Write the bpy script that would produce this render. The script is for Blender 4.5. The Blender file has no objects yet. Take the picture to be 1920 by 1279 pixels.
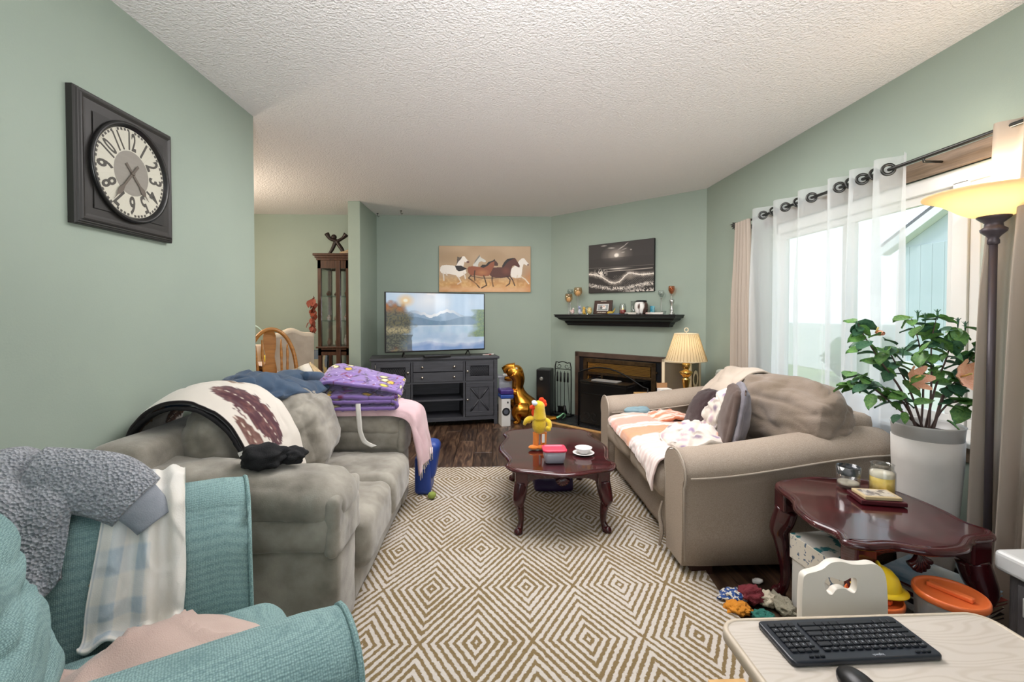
import bpy, bmesh, math, random
import numpy as np
from mathutils import Vector, Matrix, noise as mnoise
PI = math.pi
random.seed(7)
S = bpy.context.scene
COL = S.collection

# ------------------------------------------------------------------ camera
cam_d = bpy.data.cameras.new('camera'); cam = bpy.data.objects.new('camera', cam_d); COL.objects.link(cam)
cam_d.sensor_width = 36; cam_d.lens = 16.0; cam_d.clip_start = .03; cam_d.clip_end = 200
cam_d.shift_y = -35/1920
cam.location = (0, 0, 1.23)
cam.rotation_euler = (PI/2 - math.atan(17/853.33), 0, -math.atan(35/853.33))
S.camera = cam

# ------------------------------------------------------------------ world, light, exposure
S.view_settings.view_transform = 'Standard'; S.view_settings.look = 'None'
S.view_settings.gamma = 1; S.view_settings.use_curve_mapping = False
S.view_settings.exposure = 0.0
w = bpy.data.worlds.new('sky'); S.world = w; w.use_nodes = True
wn = w.node_tree.nodes; wl = w.node_tree.links
bg = wn['Background']; bg.inputs['Strength'].default_value = 2.0
tc = wn.new('ShaderNodeTexCoord'); sp = wn.new('ShaderNodeSeparateXYZ'); cr = wn.new('ShaderNodeValToRGB')
cr.color_ramp.elements[0].position = 0.0; cr.color_ramp.elements[0].color = (.80, .88, .92, 1)
cr.color_ramp.elements[1].position = .7; cr.color_ramp.elements[1].color = (.62, .80, 1.0, 1)
wl.new(tc.outputs['Generated'], sp.inputs[0]); wl.new(sp.outputs['Z'], cr.inputs[0]); wl.new(cr.outputs[0], bg.inputs[0])

def lamp(name, kind, loc, power, color=(1, 1, 1), rot=(0, 0, 0), **k):
    d = bpy.data.lights.new(name, kind); d.energy = power; d.color = color
    for a, b in k.items(): setattr(d, a, b)
    o = bpy.data.objects.new(name, d); COL.objects.link(o); o.location = loc; o.rotation_euler = rot
    return o
sun = lamp('sun', 'SUN', (6, -4, 8), 2.2, (1, .96, .88), (math.radians(42), 0, math.radians(-25)), angle=.03)
# added fill lamps without fixtures; only the dining light belongs to the room
lamp('rear_fill', 'POINT', (.25, -1.15, 1.7), 14, (1, .97, .95), shadow_soft_size=.45)  # added soft fill behind the camera, no fixture stands here
lamp('seating_fill', 'AREA', (.4, 2.7, 2.42), 64, (.99, .96, .96), shape='DISK', size=1.6)  # added downlight that brightens the seating, no fixture on the ceiling
lamp('bounce_fill', 'AREA', (.2, -.7, 1.35), 42, (.97, .97, 1), rot=(PI-1.02, 0, 0), shape='DISK', size=.7, spread=math.radians(100))  # unseen lamp added to throw light up onto the ceiling
lamp('far_end_fill', 'AREA', (-.1, 4.5, 2.42), 12, (1, .95, .92), shape='DISK', size=1.2)  # added to brighten the back of the room, no fixture there
lamp('dining_light', 'POINT', (-2.9, 4.0, 1.9), 60, (1, .84, .66), shadow_soft_size=.15)

# ------------------------------------------------------------------ helpers
def hexc(h):
    if isinstance(h, (tuple, list)): return tuple(h)[:3]
    h = h.lstrip('#'); c = [int(h[i:i+2], 16)/255 for i in (0, 2, 4)]
    return tuple(x/12.92 if x <= .04045 else ((x+.055)/1.055)**2.4 for x in c)
def ng(m): return m.node_tree.nodes, m.node_tree.links
def mat(name, col='#888888', rough=.6, metal=0., col2=None, vs=8., bump=0., bs=60., spec=.5, trans=0., emit=None, es=1., alpha=1., coat=0.,
        sheen=0., ior=1.45, stretch=None, kind='noise', detail=4., sharp=None, uv=False):
    m = bpy.data.materials.new(name); m.use_nodes = True; N, L = ng(m)
    b = N['Principled BSDF']; c = hexc(col)
    b.inputs['Base Color'].default_value = (*c, 1); b.inputs['Roughness'].default_value = rough
    b.inputs['Metallic'].default_value = metal; b.inputs['Specular IOR Level'].default_value = spec
    b.inputs['Transmission Weight'].default_value = trans; b.inputs['Alpha'].default_value = alpha
    b.inputs['Coat Weight'].default_value = coat; b.inputs['Sheen Weight'].default_value = sheen; b.inputs['IOR'].default_value = ior
    if emit: b.inputs['Emission Color'].default_value = (*hexc(emit), 1); b.inputs['Emission Strength'].default_value = es
    t = N.new('ShaderNodeTexCoord'); mp = N.new('ShaderNodeMapping'); L.new(t.outputs['UV' if uv else 'Object'], mp.inputs[0])
    if stretch: mp.inputs['Scale'].default_value = stretch
    if col2:
        tx = N.new('ShaderNodeTexNoise'); tx.inputs['Scale'].default_value = vs; tx.inputs['Detail'].default_value = detail
        L.new(mp.outputs[0], tx.inputs[0]); r = N.new('ShaderNodeValToRGB')
        lo, hi = sharp or (.32, .68)
        r.color_ramp.elements[0].position = lo; r.color_ramp.elements[1].position = hi
        r.color_ramp.elements[0].color = (*c, 1); r.color_ramp.elements[1].color = (*hexc(col2), 1)
        L.new(tx.outputs['Fac'], r.inputs[0]); L.new(r.outputs[0], b.inputs['Base Color'])
    if bump:
        tx = N.new('ShaderNodeTexNoise' if kind == 'noise' else 'ShaderNodeTexVoronoi'); tx.inputs['Scale'].default_value = bs
        L.new(mp.outputs[0], tx.inputs[0]); bp = N.new('ShaderNodeBump'); bp.inputs['Strength'].default_value = bump
        bp.inputs['Distance'].default_value = .01
        L.new(tx.outputs[0], bp.inputs['Height']); L.new(bp.outputs[0], b.inputs['Normal'])
    return m
def vcol_mat(name, rough=.5, emit=0., spec=.5, ior=1.45, coat=0.):
    m = bpy.data.materials.new(name); m.use_nodes = True; N, L = ng(m); b = N['Principled BSDF']
    a = N.new('ShaderNodeVertexColor'); a.layer_name = 'Col'; L.new(a.outputs[0], b.inputs['Base Color'])
    b.inputs['Roughness'].default_value = rough; b.inputs['Specular IOR Level'].default_value = spec; b.inputs['IOR'].default_value = ior; b.inputs['Coat Weight'].default_value = coat
    if emit:
        b.inputs['Base Color'].default_value = (.01, .01, .01, 1)
        for l in list(L):
            if l.to_socket == b.inputs['Base Color']: L.remove(l)
        L.new(a.outputs[0], b.inputs['Emission Color']); b.inputs['Emission Strength'].default_value = emit
    return m
def cr_spline(P, n, closed=False):
    P = [Vector(p) for p in P]; out = []; k = len(P); segs = k if closed else k-1
    for i in range(segs):
        if closed: a, b, c, d = P[(i-1) % k], P[i], P[(i+1) % k], P[(i+2) % k]
        else: a, b, c, d = P[max(i-1, 0)], P[i], P[i+1], P[min(i+2, k-1)]
        for j in range(n):
            t = j/n; out.append(.5*((2*b)+(c-a)*t+(2*a-5*b+4*c-d)*t*t+(3*b-a-3*c+d)*t**3))
    if not closed: out.append(P[-1].copy())
    return out
def nz(p, s, seed=0.): return mnoise.noise(Vector((p[0]*s+seed, p[1]*s+seed*.7, p[2]*s-seed)))

class B:
    def __init__(s, T=None): s.bm = bmesh.new(); s.T = T or Matrix(); s.uv = s.bm.loops.layers.uv.new('UVMap')
    def v(s, p): return s.bm.verts.new(s.T @ Vector(p))
    def f(s, vs, sm=False, uv=None):
        try:
            f = s.bm.faces.new(vs); f.smooth = sm
            if uv:
                for l, u in zip(f.loops, uv): l[s.uv].uv = u
            return f
        except ValueError: return None
    def box(s, x0, y0, z0, x1, y1, z1, bev=0., seg=2, M=None, sm=False):
        t = bmesh.new(); bmesh.ops.create_cube(t, size=1)
        for v in t.verts: v.co = Vector(((x0+x1)/2+v.co.x*(x1-x0), (y0+y1)/2+v.co.y*(y1-y0), (z0+z1)/2+v.co.z*(z1-z0)))
        if bev: bmesh.ops.bevel(t, geom=t.verts[:]+t.edges[:], offset=min(bev, .49*min(abs(x1-x0), abs(y1-y0), abs(z1-z0))), segments=seg, profile=.5, affect='EDGES', clamp_overlap=True)
        s.merge(t, M, sm); return s
    def merge(s, t, M=None, sm=False):
        M = s.T @ (M or Matrix()); mp = {}
        for v in t.verts: mp[v] = s.bm.verts.new(M @ v.co)
        for f in t.faces:
            g = s.f([mp[v] for v in f.verts], sm or f.smooth)
        t.free()
    def lathe(s, prof, n=24, c=(0, 0, 0), sm=True, M=None, sx=1., sy=1., cap=True):
        M = M or Matrix(); rings = []
        for r, z in prof:
            rings.append([s.v(M @ Vector((c[0]+r*sx*math.cos(2*PI*i/n), c[1]+r*sy*math.sin(2*PI*i/n), c[2]+z))) for i in range(n)])
        for a, b in zip(rings, rings[1:]):
            for i in range(n): s.f([a[i], a[(i+1) % n], b[(i+1) % n], b[i]], sm)
        if cap: s.f(rings[0][::-1]); s.f(rings[-1])
        return s
    def tube(s, pts, r, n=8, smooth=1, flat=(1., 1.), closed=False, cap=True, up=None):
        if smooth > 1:
            R = r if hasattr(r, '__len__') else [r]*len(pts)
            q = cr_spline([(*p, ) for p in pts], smooth, closed); rr = cr_spline([(a, 0, 0) for a in R], smooth, closed); pts = q; r = [a.x for a in rr]
        pts = [Vector(p) for p in pts]; k = len(pts); R = r if hasattr(r, '__len__') else [r]*k
        rings = []; N0 = Vector(up) if up else None
        for i, p in enumerate(pts):
            t = (pts[(i+1) % k]-pts[i-1]) if closed else (pts[min(i+1, k-1)]-pts[max(i-1, 0)])
            t.normalize()
            if N0 is None: N0 = t.orthogonal()
            N0 = (N0-t*N0.dot(t)); N0 = N0.normalized() if N0.length > 1e-6 else t.orthogonal().normalized(); b = t.cross(N0)
            rings.append([s.v(p+R[i]*(flat[0]*math.cos(2*PI*j/n)*N0+flat[1]*math.sin(2*PI*j/n)*b)) for j in range(n)])
        for i in range(k if closed else k-1):
            a, b = rings[i], rings[(i+1) % k]
            for j in range(n): s.f([a[j], a[(j+1) % n], b[(j+1) % n], b[j]], True)
        if cap and not closed: s.f(rings[0][::-1], True); s.f(rings[-1], True)
        return s
    def ball(s, c, r, n=16, m=10, M=None, disp=None):
        if not hasattr(r, '__len__'): r = (r, r, r)
        M = M or Matrix(); c = Vector(c)
        def P(a, b):
            d = Vector((math.cos(a)*math.cos(b), math.sin(a)*math.cos(b), math.sin(b)))
            k = 1+(disp(d) if disp else 0); return s.v(M @ (c+Vector((d.x*r[0]*k, d.y*r[1]*k, d.z*r[2]*k))))
        rings = [[P(2*PI*i/n, -PI/2+PI*j/m) for i in range(n)] for j in range(1, m)]
        lo, hi = P(0, -PI/2), P(0, PI/2)
        for a, b in zip(rings, rings[1:]):
            for i in range(n): s.f([a[i], a[(i+1) % n], b[(i+1) % n], b[i]], True)
        for i in range(n):
            s.f([lo, rings[0][(i+1) % n], rings[0][i]], True); s.f([hi, rings[-1][i], rings[-1][(i+1) % n]], True)
        return s
    def poly(s, pts, z0, z1, M=None, sm=False):
        M = M or Matrix(); a = [s.v(M @ Vector((p[0], p[1], z0))) for p in pts]; b = [s.v(M @ Vector((p[0], p[1], z1))) for p in pts]
        s.f(a[::-1]); s.f(b); n = len(pts)
        for i in range(n): s.f([a[i], a[(i+1) % n], b[(i+1) % n], b[i]], sm)
        return s
    def rings(s, outline, prof, M=None):   # outline CCW; prof = [(inset, z)]
        M = M or Matrix(); n = len(outline); O = [Vector((p[0], p[1])) for p in outline]; nor = []
        for i in range(n):
            t = O[(i+1) % n]-O[i-1]; t.normalize(); nor.append(Vector((t.y, -t.x)))
        R = [[s.v(M @ Vector((O[i].x-nor[i].x*d, O[i].y-nor[i].y*d, z))) for i in range(n)] for d, z in prof]
        for a, b in zip(R, R[1:]):
            for i in range(n): s.f([a[i], a[(i+1) % n], b[(i+1) % n], b[i]], True)
        s.f(R[0][::-1]); s.f(R[-1]); return s
    def soft(s, c, size, rnd=.35, puff=.0, n=14, wr=.0, ws=7., seed=0., M=None, sag=0., pinch=0., sx=None, cre=None):
        """a stuffed block: rounded box whose broad faces bulge, with creases"""
        M = M or Matrix(); hx, hy, hz = [a/2 for a in size]; r = rnd*min(hx, hy, hz)*1.0; grid = {}
        nn = [max(4, int(n*min(2.2, max(.6, a/max(size)*1.6)))) for a in size]
        def pt(u, v, w_):
            p = Vector((u*hx, v*hy, w_*hz)); q = Vector((max(-hx+r, min(hx-r, p.x)), max(-hy+r, min(hy-r, p.y)), max(-hz+r, min(hz-r, p.z))))
            d = p-q
            if d.length > 1e-9: p = q+d.normalized()*r
            k = puff*(1-u*u)*(1-v*v)
            p.z += w_*k; 
            k2 = puff*.5*(1-w_*w_)
            p.x += u*k2*(1-v*v); p.y += v*k2*(1-u*u)
            if pinch: 
                e = abs(u*v); p.x *= 1+pinch*e*e; p.y *= 1+pinch*e*e; p.z *= 1-pinch*2*e*e
            if sag: p.z -= sag*(1-u*u)*(1-v*v)
            if wr:
                a = nz((p.x, p.y, p.z), ws, seed)+.5*nz((p.x, p.y, p.z), ws*2.3, seed+3)
                cr_ = abs(nz((p.x, p.y*.35, p.z*.6), ws*1.4, seed+9)); a -= .6*max(0, .18-cr_)/.18
                dd = Vector((u, v, w_)); dd.normalize(); p += dd*(a*wr)
            if cre:
                am, sc, an = cre; q = nz((p.x*an[0], p.y*an[1], p.z*an[2]), sc, seed+1.7); q2 = nz((p.x*an[0], p.y*an[1], p.z*an[2]), sc*2.1, seed+4.1)
                dd = Vector((u, v, w_)); dd.normalize(); p -= dd*am*(max(0, .22-abs(q))/.22+.5*max(0, .2-abs(q2))/.2-.4)
            return M @ (Vector(c)+p)
        def vt(key):
            if key not in grid:
                u, v, w_ = [-1+2*a/b for a, b in zip(key, nn)]; grid[key] = s.bm.verts.new(s.T @ pt(u, v, w_))
            return grid[key]
        for ax in range(3):
            a1, a2 = [(1, 2), (2, 0), (0, 1)][ax]
            for side in (0, nn[ax]):
                for i in range(nn[a1]):
                    for j in range(nn[a2]):
                        ks = []
                        for (di, dj) in ((0, 0), (1, 0), (1, 1), (0, 1)):
                            k = [0, 0, 0]; k[ax] = side; k[a1] = i+di; k[a2] = j+dj; ks.append(vt(tuple(k)))
                        uvs = [((i+di)/nn[a1], (j+dj)/nn[a2]) for di, dj in ((0, 0), (1, 0), (1, 1), (0, 1))]
                        if side == 0: ks = ks[::-1]; uvs = uvs[::-1]
                        s.f(ks, True, uvs)
        return s
    def cloth(s, ctrl, nu=5, nv=5, th=.008, wr=.006, ws=9., seed=0., folds=None, M=None):
        """cloth through a control grid (rows of 3D points), with creases, thickness and UVs"""
        M = M or Matrix(); rows = [cr_spline(r, nu) for r in ctrl]; cols = [cr_spline([r[i] for r in rows], nv) for i in range(len(rows[0]))]
        U = len(cols); V = len(cols[0]); P = [[cols[i][j] for j in range(V)] for i in range(U)]
        def nrm(i, j):
            a = P[min(i+1, U-1)][j]-P[max(i-1, 0)][j]; b = P[i][min(j+1, V-1)]-P[i][max(j-1, 0)]; q = a.cross(b)
            return q.normalized() if q.length > 1e-9 else Vector((0, 0, 1))
        NN = [[nrm(i, j) for j in range(V)] for i in range(U)]
        Q = [[None]*V for _ in range(U)]
        for i in range(U):
            for j in range(V):
                p = P[i][j]; k = nz(p, ws, seed)*wr+nz(p, ws*2.4, seed+5)*wr*.45
                k -= wr*.9*max(0, .14-abs(nz((p.x, p.y, p.z*.7), ws*1.1, seed+2)))/.14
                if folds: k += folds(i/(U-1), j/(V-1))
                Q[i][j] = p+NN[i][j]*k
        T = [[s.v(M @ (Q[i][j]+NN[i][j]*th*.5)) for j in range(V)] for i in range(U)]
        L = [[s.v(M @ (Q[i][j]-NN[i][j]*th*.5)) for j in range(V)] for i in range(U)]
        for i in range(U-1):
            for j in range(V-1):
                uv = [(i/(U-1), j/(V-1)), ((i+1)/(U-1), j/(V-1)), ((i+1)/(U-1), (j+1)/(V-1)), (i/(U-1), (j+1)/(V-1))]
                s.f([T[i][j], T[i+1][j], T[i+1][j+1], T[i][j+1]], True, uv)
                s.f([L[i][j+1], L[i+1][j+1], L[i+1][j], L[i][j]], True, uv[::-1])
        edge = [(i, 0) for i in range(U)]+[(U-1, j) for j in range(1, V)]+[(i, V-1) for i in range(U-2, -1, -1)]+[(0, j) for j in range(V-2, 0, -1)]
        for a, b in zip(edge, edge[1:]+edge[:1]):
            s.f([T[a[0]][a[1]], L[a[0]][a[1]], L[b[0]][b[1]], T[b[0]][b[1]]], True, [(a[0]/(U-1), a[1]/(V-1))]*2+[(b[0]/(U-1), b[1]/(V-1))]*2)
        return s
    def build(s, name, m=None, parent=None, local=False, fix=True, **tags):
        if fix: bmesh.ops.recalc_face_normals(s.bm, faces=s.bm.faces[:])
        me = bpy.data.meshes.new(name); s.bm.to_mesh(me); s.bm.free()
        if m: me.materials.append(m)
        return link(me, name, parent, local, **tags)
def root_of(o):
    while o.parent: o = o.parent
    return o
def wmat(o):
    r = root_of(o); return Matrix.LocRotScale(r.location, r.rotation_euler, None)
def link(me, name, parent=None, local=False, **tags):
    o = bpy.data.objects.new(name, me); COL.objects.link(o)
    if parent:
        if not local: me.transform(wmat(parent).inverted())
        o.parent = parent
    for k, v in tags.items(): o[k] = v
    return o
def thing(name, label, cat, loc=(0, 0, 0), rz=0., group=None):
    o = bpy.data.objects.new(name, None); COL.objects.link(o); o.empty_display_size = .05
    o.location = loc; o.rotation_euler = (0, 0, rz); o['label'] = label; o['category'] = cat
    if group: o['group'] = group
    return o
def tag(o, label, cat, group=None):
    o['label'] = label; o['category'] = cat
    if group: o['group'] = group
    return o
def struct(b, name, m, parent=None):
    o = b.build(name, m, parent)
    if not parent: o['kind'] = 'structure'
    return o
def dup(root, loc, rz=None, label=None):
    r = root.copy(); COL.objects.link(r); r.location = loc
    if rz is not None: r.rotation_euler = (0, 0, rz)
    if label: r['label'] = label
    for ch in list(root.children):
        c = ch.copy(); COL.objects.link(c); c.parent = r
        for g in list(ch.children):
            d = g.copy(); COL.objects.link(d); d.parent = c
    return r
def inst(me, name, parent, M, **tags):     # piece sharing mesh data, placed by a matrix local to the parent
    o = bpy.data.objects.new(name, me); COL.objects.link(o); o.parent = parent; o.matrix_local = M
    for k, v in tags.items(): o[k] = v
    return o
def text_mesh(txt, size, ext=.001, bold=0., xs=1., align='CENTER'):
    c = bpy.data.curves.new('txt', 'FONT'); c.body = txt; c.size = size; c.extrude = ext; c.offset = bold; c.align_x = align; c.align_y = 'CENTER'; c.resolution_u = 3
    o = bpy.data.objects.new('txt', c); COL.objects.link(o); dg = bpy.context.evaluated_depsgraph_get()
    me = bpy.data.meshes.new_from_object(o.evaluated_get(dg)); bpy.data.objects.remove(o); bpy.data.curves.remove(c)
    me.transform(Matrix.Diagonal((xs, 1, 1, 1))); return me
def R3(ax, deg): return Matrix.Rotation(math.radians(deg), 4, ax)
def TR(*p): return Matrix.Translation(Vector(p))
# painted flat print: numpy image on a fine grid with per-corner colour
class Paint:
    def __init__(s, nx, ny, base):
        s.nx, s.ny = nx, ny; s.U, s.V = np.meshgrid((np.arange(nx)+.5)/nx, (np.arange(ny)+.5)/ny)   # V down from the top
        s.I = np.zeros((ny, nx, 3))+np.array(hexc(base)); s.rs = np.random.RandomState(3)
    def mix(s, a, c): a = np.clip(a, 0, 1)[..., None]; s.I = s.I*(1-a)+a*np.array(hexc(c))
    def ell(s, x, y, rx, ry, c, soft=.3, a=1., rot=0.):
        dx, dy = s.U-x, s.V-y; ca, sa = math.cos(rot), math.sin(rot); d = np.sqrt(((dx*ca+dy*sa)/rx)**2+((dy*ca-dx*sa)/ry)**2)
        s.mix(a*np.clip((1-d)/soft, 0, 1), c)
    def poly(s, P, c, a=1.):
        ins = np.zeros(s.U.shape, bool); n = len(P)
        for i in range(n):
            x1, y1 = P[i]; x2, y2 = P[(i+1) % n]
            if y1 == y2: continue
            k = ((y1 > s.V) != (y2 > s.V)) & (s.U < (x2-x1)*(s.V-y1)/(y2-y1)+x1); ins ^= k
        s.mix(ins*a, c)
    def line(s, P, w_, c, a=1., asp=1., soft=.5):
        for (x1, y1), (x2, y2) in zip(P, P[1:]):
            dx, dy = (x2-x1)*asp, y2-y1; L = dx*dx+dy*dy+1e-12; px, py = (s.U-x1)*asp, s.V-y1
            t = np.clip((px*dx+py*dy)/L, 0, 1); d = np.hypot(px-t*dx, py-t*dy); s.mix(a*np.clip((w_-d)/(w_*soft), 0, 1), c)
    def noise(s, sx, sy, seed=0):
        r = np.random.RandomState(seed); g = r.rand(sy+2, sx+2); x = s.U*sx; y = s.V*sy; i, j = x.astype(int), y.astype(int); fx, fy = x-i, y-j
        fx = fx*fx*(3-2*fx); fy = fy*fy*(3-2*fy)
        return (g[j, i]*(1-fx)+g[j, i+1]*fx)*(1-fy)+(g[j+1, i]*(1-fx)+g[j+1, i+1]*fx)*fy
    def mesh(s, w_, h, M, name='print'):
        nx, ny = s.nx, s.ny; xs = (np.arange(nx+1)/nx-.5)*w_; zs = (.5-np.arange(ny+1)/ny)*h
        V = np.zeros(((nx+1)*(ny+1), 3)); V[:, 0] = np.tile(xs, ny+1); V[:, 2] = np.repeat(zs, nx+1)
        i, j = np.meshgrid(np.arange(nx), np.arange(ny)); a = (j*(nx+1)+i).ravel(); F = np.stack([a, a+nx+1, a+nx+2, a+1], 1)
        me = bpy.data.meshes.new(name); me.from_pydata(V.tolist(), [], F.tolist())
        ca = me.color_attributes.new('Col', 'FLOAT_COLOR', 'CORNER'); c = np.ones((nx*ny, 4, 4), np.float32); c[:, :, :3] = s.I.reshape(-1, 1, 3)
        ca.data.foreach_set('color', c.ravel()); me.transform(M); return me
# ------------------------------------------------------------------ materials of the shell
m_wall = mat('sage_wall_paint', '#99a69a', .55, col2='#9fac9f', vs=1.5, bump=.04, bs=180, spec=.3)
m_ceil = mat('popcorn_ceiling', '#f2eeec', .95, bump=.85, bs=92, kind='noise', spec=.1)
m_dark = mat('dark_baseboard', '#1d1b1a', .5)
m_white = mat('white_vinyl', '#eceae6', .35)
m_trimwood = mat('greyed_brown_trim', '#6d5b49', .5, col2='#8a7560', vs=6, stretch=(20, 1, 20))
# walls ---------------------------------------------------------------
CH = 2.44; XL = -1.475; XR = 2.07; YB = 5.70; YR = -1.5
b = B(); b.box(XL-.125, YR, 0, XL, 2.885, CH); struct(b, 'wall_left', m_wall)
b = B(); b.box(-4.72, YB, 0, .76, YB+.12, CH); struct(b, 'wall_back', m_wall)
b = B(); b.box(-1.567, 4.995, 0, -1.437, YB, CH, bev=.006); struct(b, 'wall_divider', m_wall)
b = B(); b.box(-4.84, 1.4, 0, -4.72, YB+.12, CH); struct(b, 'wall_dining_left', m_wall)
b = B(); b.box(-4.84, 1.28, 0, XL-.125, 1.4, CH); struct(b, 'wall_dining_near', m_wall)
FT = TR(.734, 5.69, 0) @ R3('Z', -45)         # frame of the diagonal chimney wall: x along it, y outwards
b = B(FT); b.box(-.02, 0, 0, .47, .12, CH); b.box(1.41, 0, 0, 1.93, .12, CH); b.box(.47, 0, .725, 1.41, .12, CH); struct(b, 'wall_fireplace', m_wall)
WY0, WY1, WZ0, WZ1 = .95, 3.32, .66, 1.88
b = B(); b.box(XR, YR, 0, XR+.14, WY0, CH); b.box(XR, WY1, 0, XR+.14, 4.42, CH); b.box(XR, WY0, 0, XR+.14, WY1, WZ0); b.box(XR, WY0, WZ1, XR+.14, WY1, CH)
struct(b, 'wall_right', m_wall)
b = B(); b.box(XL-.12, YR-.12, 0, -.6, YR, CH); b.box(1.3, YR-.12, 0, XR+.14, YR, CH); b.box(-.6, YR-.12, 2.05, 1.3, YR, CH); b.box(-.6, YR-.12, 0, 1.3, YR, .75)  # wall out of view, its opening put in to let sky light fill the room
struct(b, 'wall_rear', m_wall)
b = B(); b.box(-4.84, YR-.12, CH, XR+.14, YB+.12, CH+.1); struct(b, 'ceiling', m_ceil)
# floor boards ---------------------------------------------------------
def plank_mat():
    m = bpy.data.materials.new('dark_laminate_board'); m.use_nodes = True; N, L = ng(m); bs = N['Principled BSDF']
    t = N.new('ShaderNodeTexCoord'); oi = N.new('ShaderNodeObjectInfo'); ad = N.new('ShaderNodeVectorMath'); ad.operation = 'ADD'
    sc = N.new('ShaderNodeVectorMath'); sc.operation = 'SCALE'; sc.inputs['Scale'].default_value = 40
    cb = N.new('ShaderNodeCombineXYZ'); L.new(oi.outputs['Random'], cb.inputs[0]); L.new(oi.outputs['Random'], cb.inputs[1]); L.new(cb.outputs[0], sc.inputs[0])
    L.new(t.outputs['Object'], ad.inputs[0]); L.new(sc.outputs[0], ad.inputs[1])
    mp = N.new('ShaderNodeMapping'); mp.inputs['Scale'].default_value = (14, 1.6, 1); L.new(ad.outputs[0], mp.inputs[0])
    n1 = N.new('ShaderNodeTexNoise'); n1.inputs['Scale'].default_value = 2.2; n1.inputs['Detail'].default_value = 7; n1.inputs['Distortion'].default_value = 1.2; L.new(mp.outputs[0], n1.inputs[0])
    r = N.new('ShaderNodeValToRGB'); e = r.color_ramp.elements
    e[0].position = .3; e[0].color = (*hexc('#2a1d16'), 1); e[1].position = .72; e[1].color = (*hexc('#7a604a'), 1); k = e.new(.5); k.color = (*hexc('#4a372b'), 1)
    L.new(n1.outputs[0], r.inputs[0]); hs = N.new('ShaderNodeHueSaturation'); L.new(r.outputs[0], hs.inputs['Color'])
    mr = N.new('ShaderNodeMapRange'); mr.inputs['To Min'].default_value = .65; mr.inputs['To Max'].default_value = 1.3; L.new(oi.outputs['Random'], mr.inputs[0]); L.new(mr.outputs[0], hs.inputs['Value'])
    L.new(hs.outputs[0], bs.inputs['Base Color']); bs.inputs['Roughness'].default_value = .32
    return m
m_plank = plank_mat()
b = B(); b.box(-4.84, YR-.12, -.12, XR+.14, YB+.12, -.012); floor = struct(b, 'floor', m_dark)
pw, pl = .16, 1.21; b = B(); b.box(-pw/2+.0012, -pl/2+.0012, -.012, pw/2-.0012, pl/2-.0012, 0, bev=.0015, seg=1); bm_ = b.build('plank', m_plank, floor)
plank_me = bm_.data; bpy.data.objects.remove(bm_)
cnt = 0; x = XR-pw/2; i = 0
while x > -2.9:
    off = (i*.37) % pl; y = -.2+off-pl
    while y < YB+pl/2:
        lo = 3.0 if x < XL-.1 else .0
        if y+pl/2 > lo and y+pl/2 < YB+1.25 and y < YB and (x+y) < 6.9 and not (x < -1 and y < .5):
            inst(plank_me, 'plank', floor, TR(x, y, 0)); cnt += 1
        y += pl
    x -= pw; i += 1
print('planks', cnt)
# baseboards
b = B(); b.box(XR-.015, YR, 0, XR-.0, 4.35, .09, bev=.003); struct(b, 'baseboard_right', m_dark)
b = B(); b.box(XL, YR, 0, XL+.013, 2.885, .09, bev=.003); struct(b, 'baseboard_left', m_dark)
b = B(); b.box(-1.437, YB-.014, 0, .72, YB, .09, bev=.003); struct(b, 'baseboard_back', m_dark)
b = B(); b.box(-4.7, YB-.014, 0, -1.567, YB, .09, bev=.003); struct(b, 'baseboard_dining', m_dark)
# window in the right wall ------------------------------------------------
m_glass = bpy.data.materials.new('window_glass'); m_glass.use_nodes = True; N, L = ng(m_glass)
N.remove(N['Principled BSDF']); tr = N.new('ShaderNodeBsdfTransparent'); gl = N.new('ShaderNodeBsdfGlossy'); gl.inputs['Roughness'].default_value = .02; mx = N.new('ShaderNodeMixShader'); mx.inputs[0].default_value = .07
L.new(tr.outputs[0], mx.inputs[1]); L.new(gl.outputs[0], mx.inputs[2]); L.new(mx.outputs[0], N['Material Output'].inputs[0])
def clear(name, tint, gloss=.1, haze=0., hazecol=None):
    m = bpy.data.materials.new(name); m.use_nodes = True; N, L = ng(m); N.remove(N['Principled BSDF'])
    tr = N.new('ShaderNodeBsdfTransparent'); tr.inputs[0].default_value = (*hexc(tint), 1); gl = N.new('ShaderNodeBsdfGlossy'); gl.inputs['Roughness'].default_value = .04
    lw = N.new('ShaderNodeLayerWeight'); lw.inputs[0].default_value = .35; mr = N.new('ShaderNodeMapRange'); mr.inputs['To Min'].default_value = gloss; mr.inputs['To Max'].default_value = .5
    L.new(lw.outputs['Facing'], mr.inputs[0]); mx = N.new('ShaderNodeMixShader'); L.new(mr.outputs[0], mx.inputs[0]); L.new(tr.outputs[0], mx.inputs[1]); L.new(gl.outputs[0], mx.inputs[2])
    out = mx
    if haze:
        df = N.new('ShaderNodeBsdfDiffuse'); df.inputs[0].default_value = (*hexc(hazecol or tint), 1); m2 = N.new('ShaderNodeMixShader'); m2.inputs[0].default_value = haze
        L.new(mx.outputs[0], m2.inputs[1]); L.new(df.outputs[0], m2.inputs[2]); out = m2
    L.new(out.outputs[0], N['Material Output'].inputs[0]); return m
win = B(); x0, x1 = XR+.02, XR+.10
win.box(x0, WY0, WZ0, x1, WY1, WZ0+.055, bev=.004); win.box(x0, WY0, WZ1-.07, x1, WY1, WZ1, bev=.004); win.box(x0, WY0, WZ0, x1, WY0+.05, WZ1, bev=.004); win.box(x0, WY1-.05, WZ0, x1, WY1, WZ1, bev=.004)
win.box(x0, 1.93, WZ0+.05, x1, 2.0, WZ1-.06, bev=.003)
window = struct(win, 'window_1', m_white)
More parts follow.
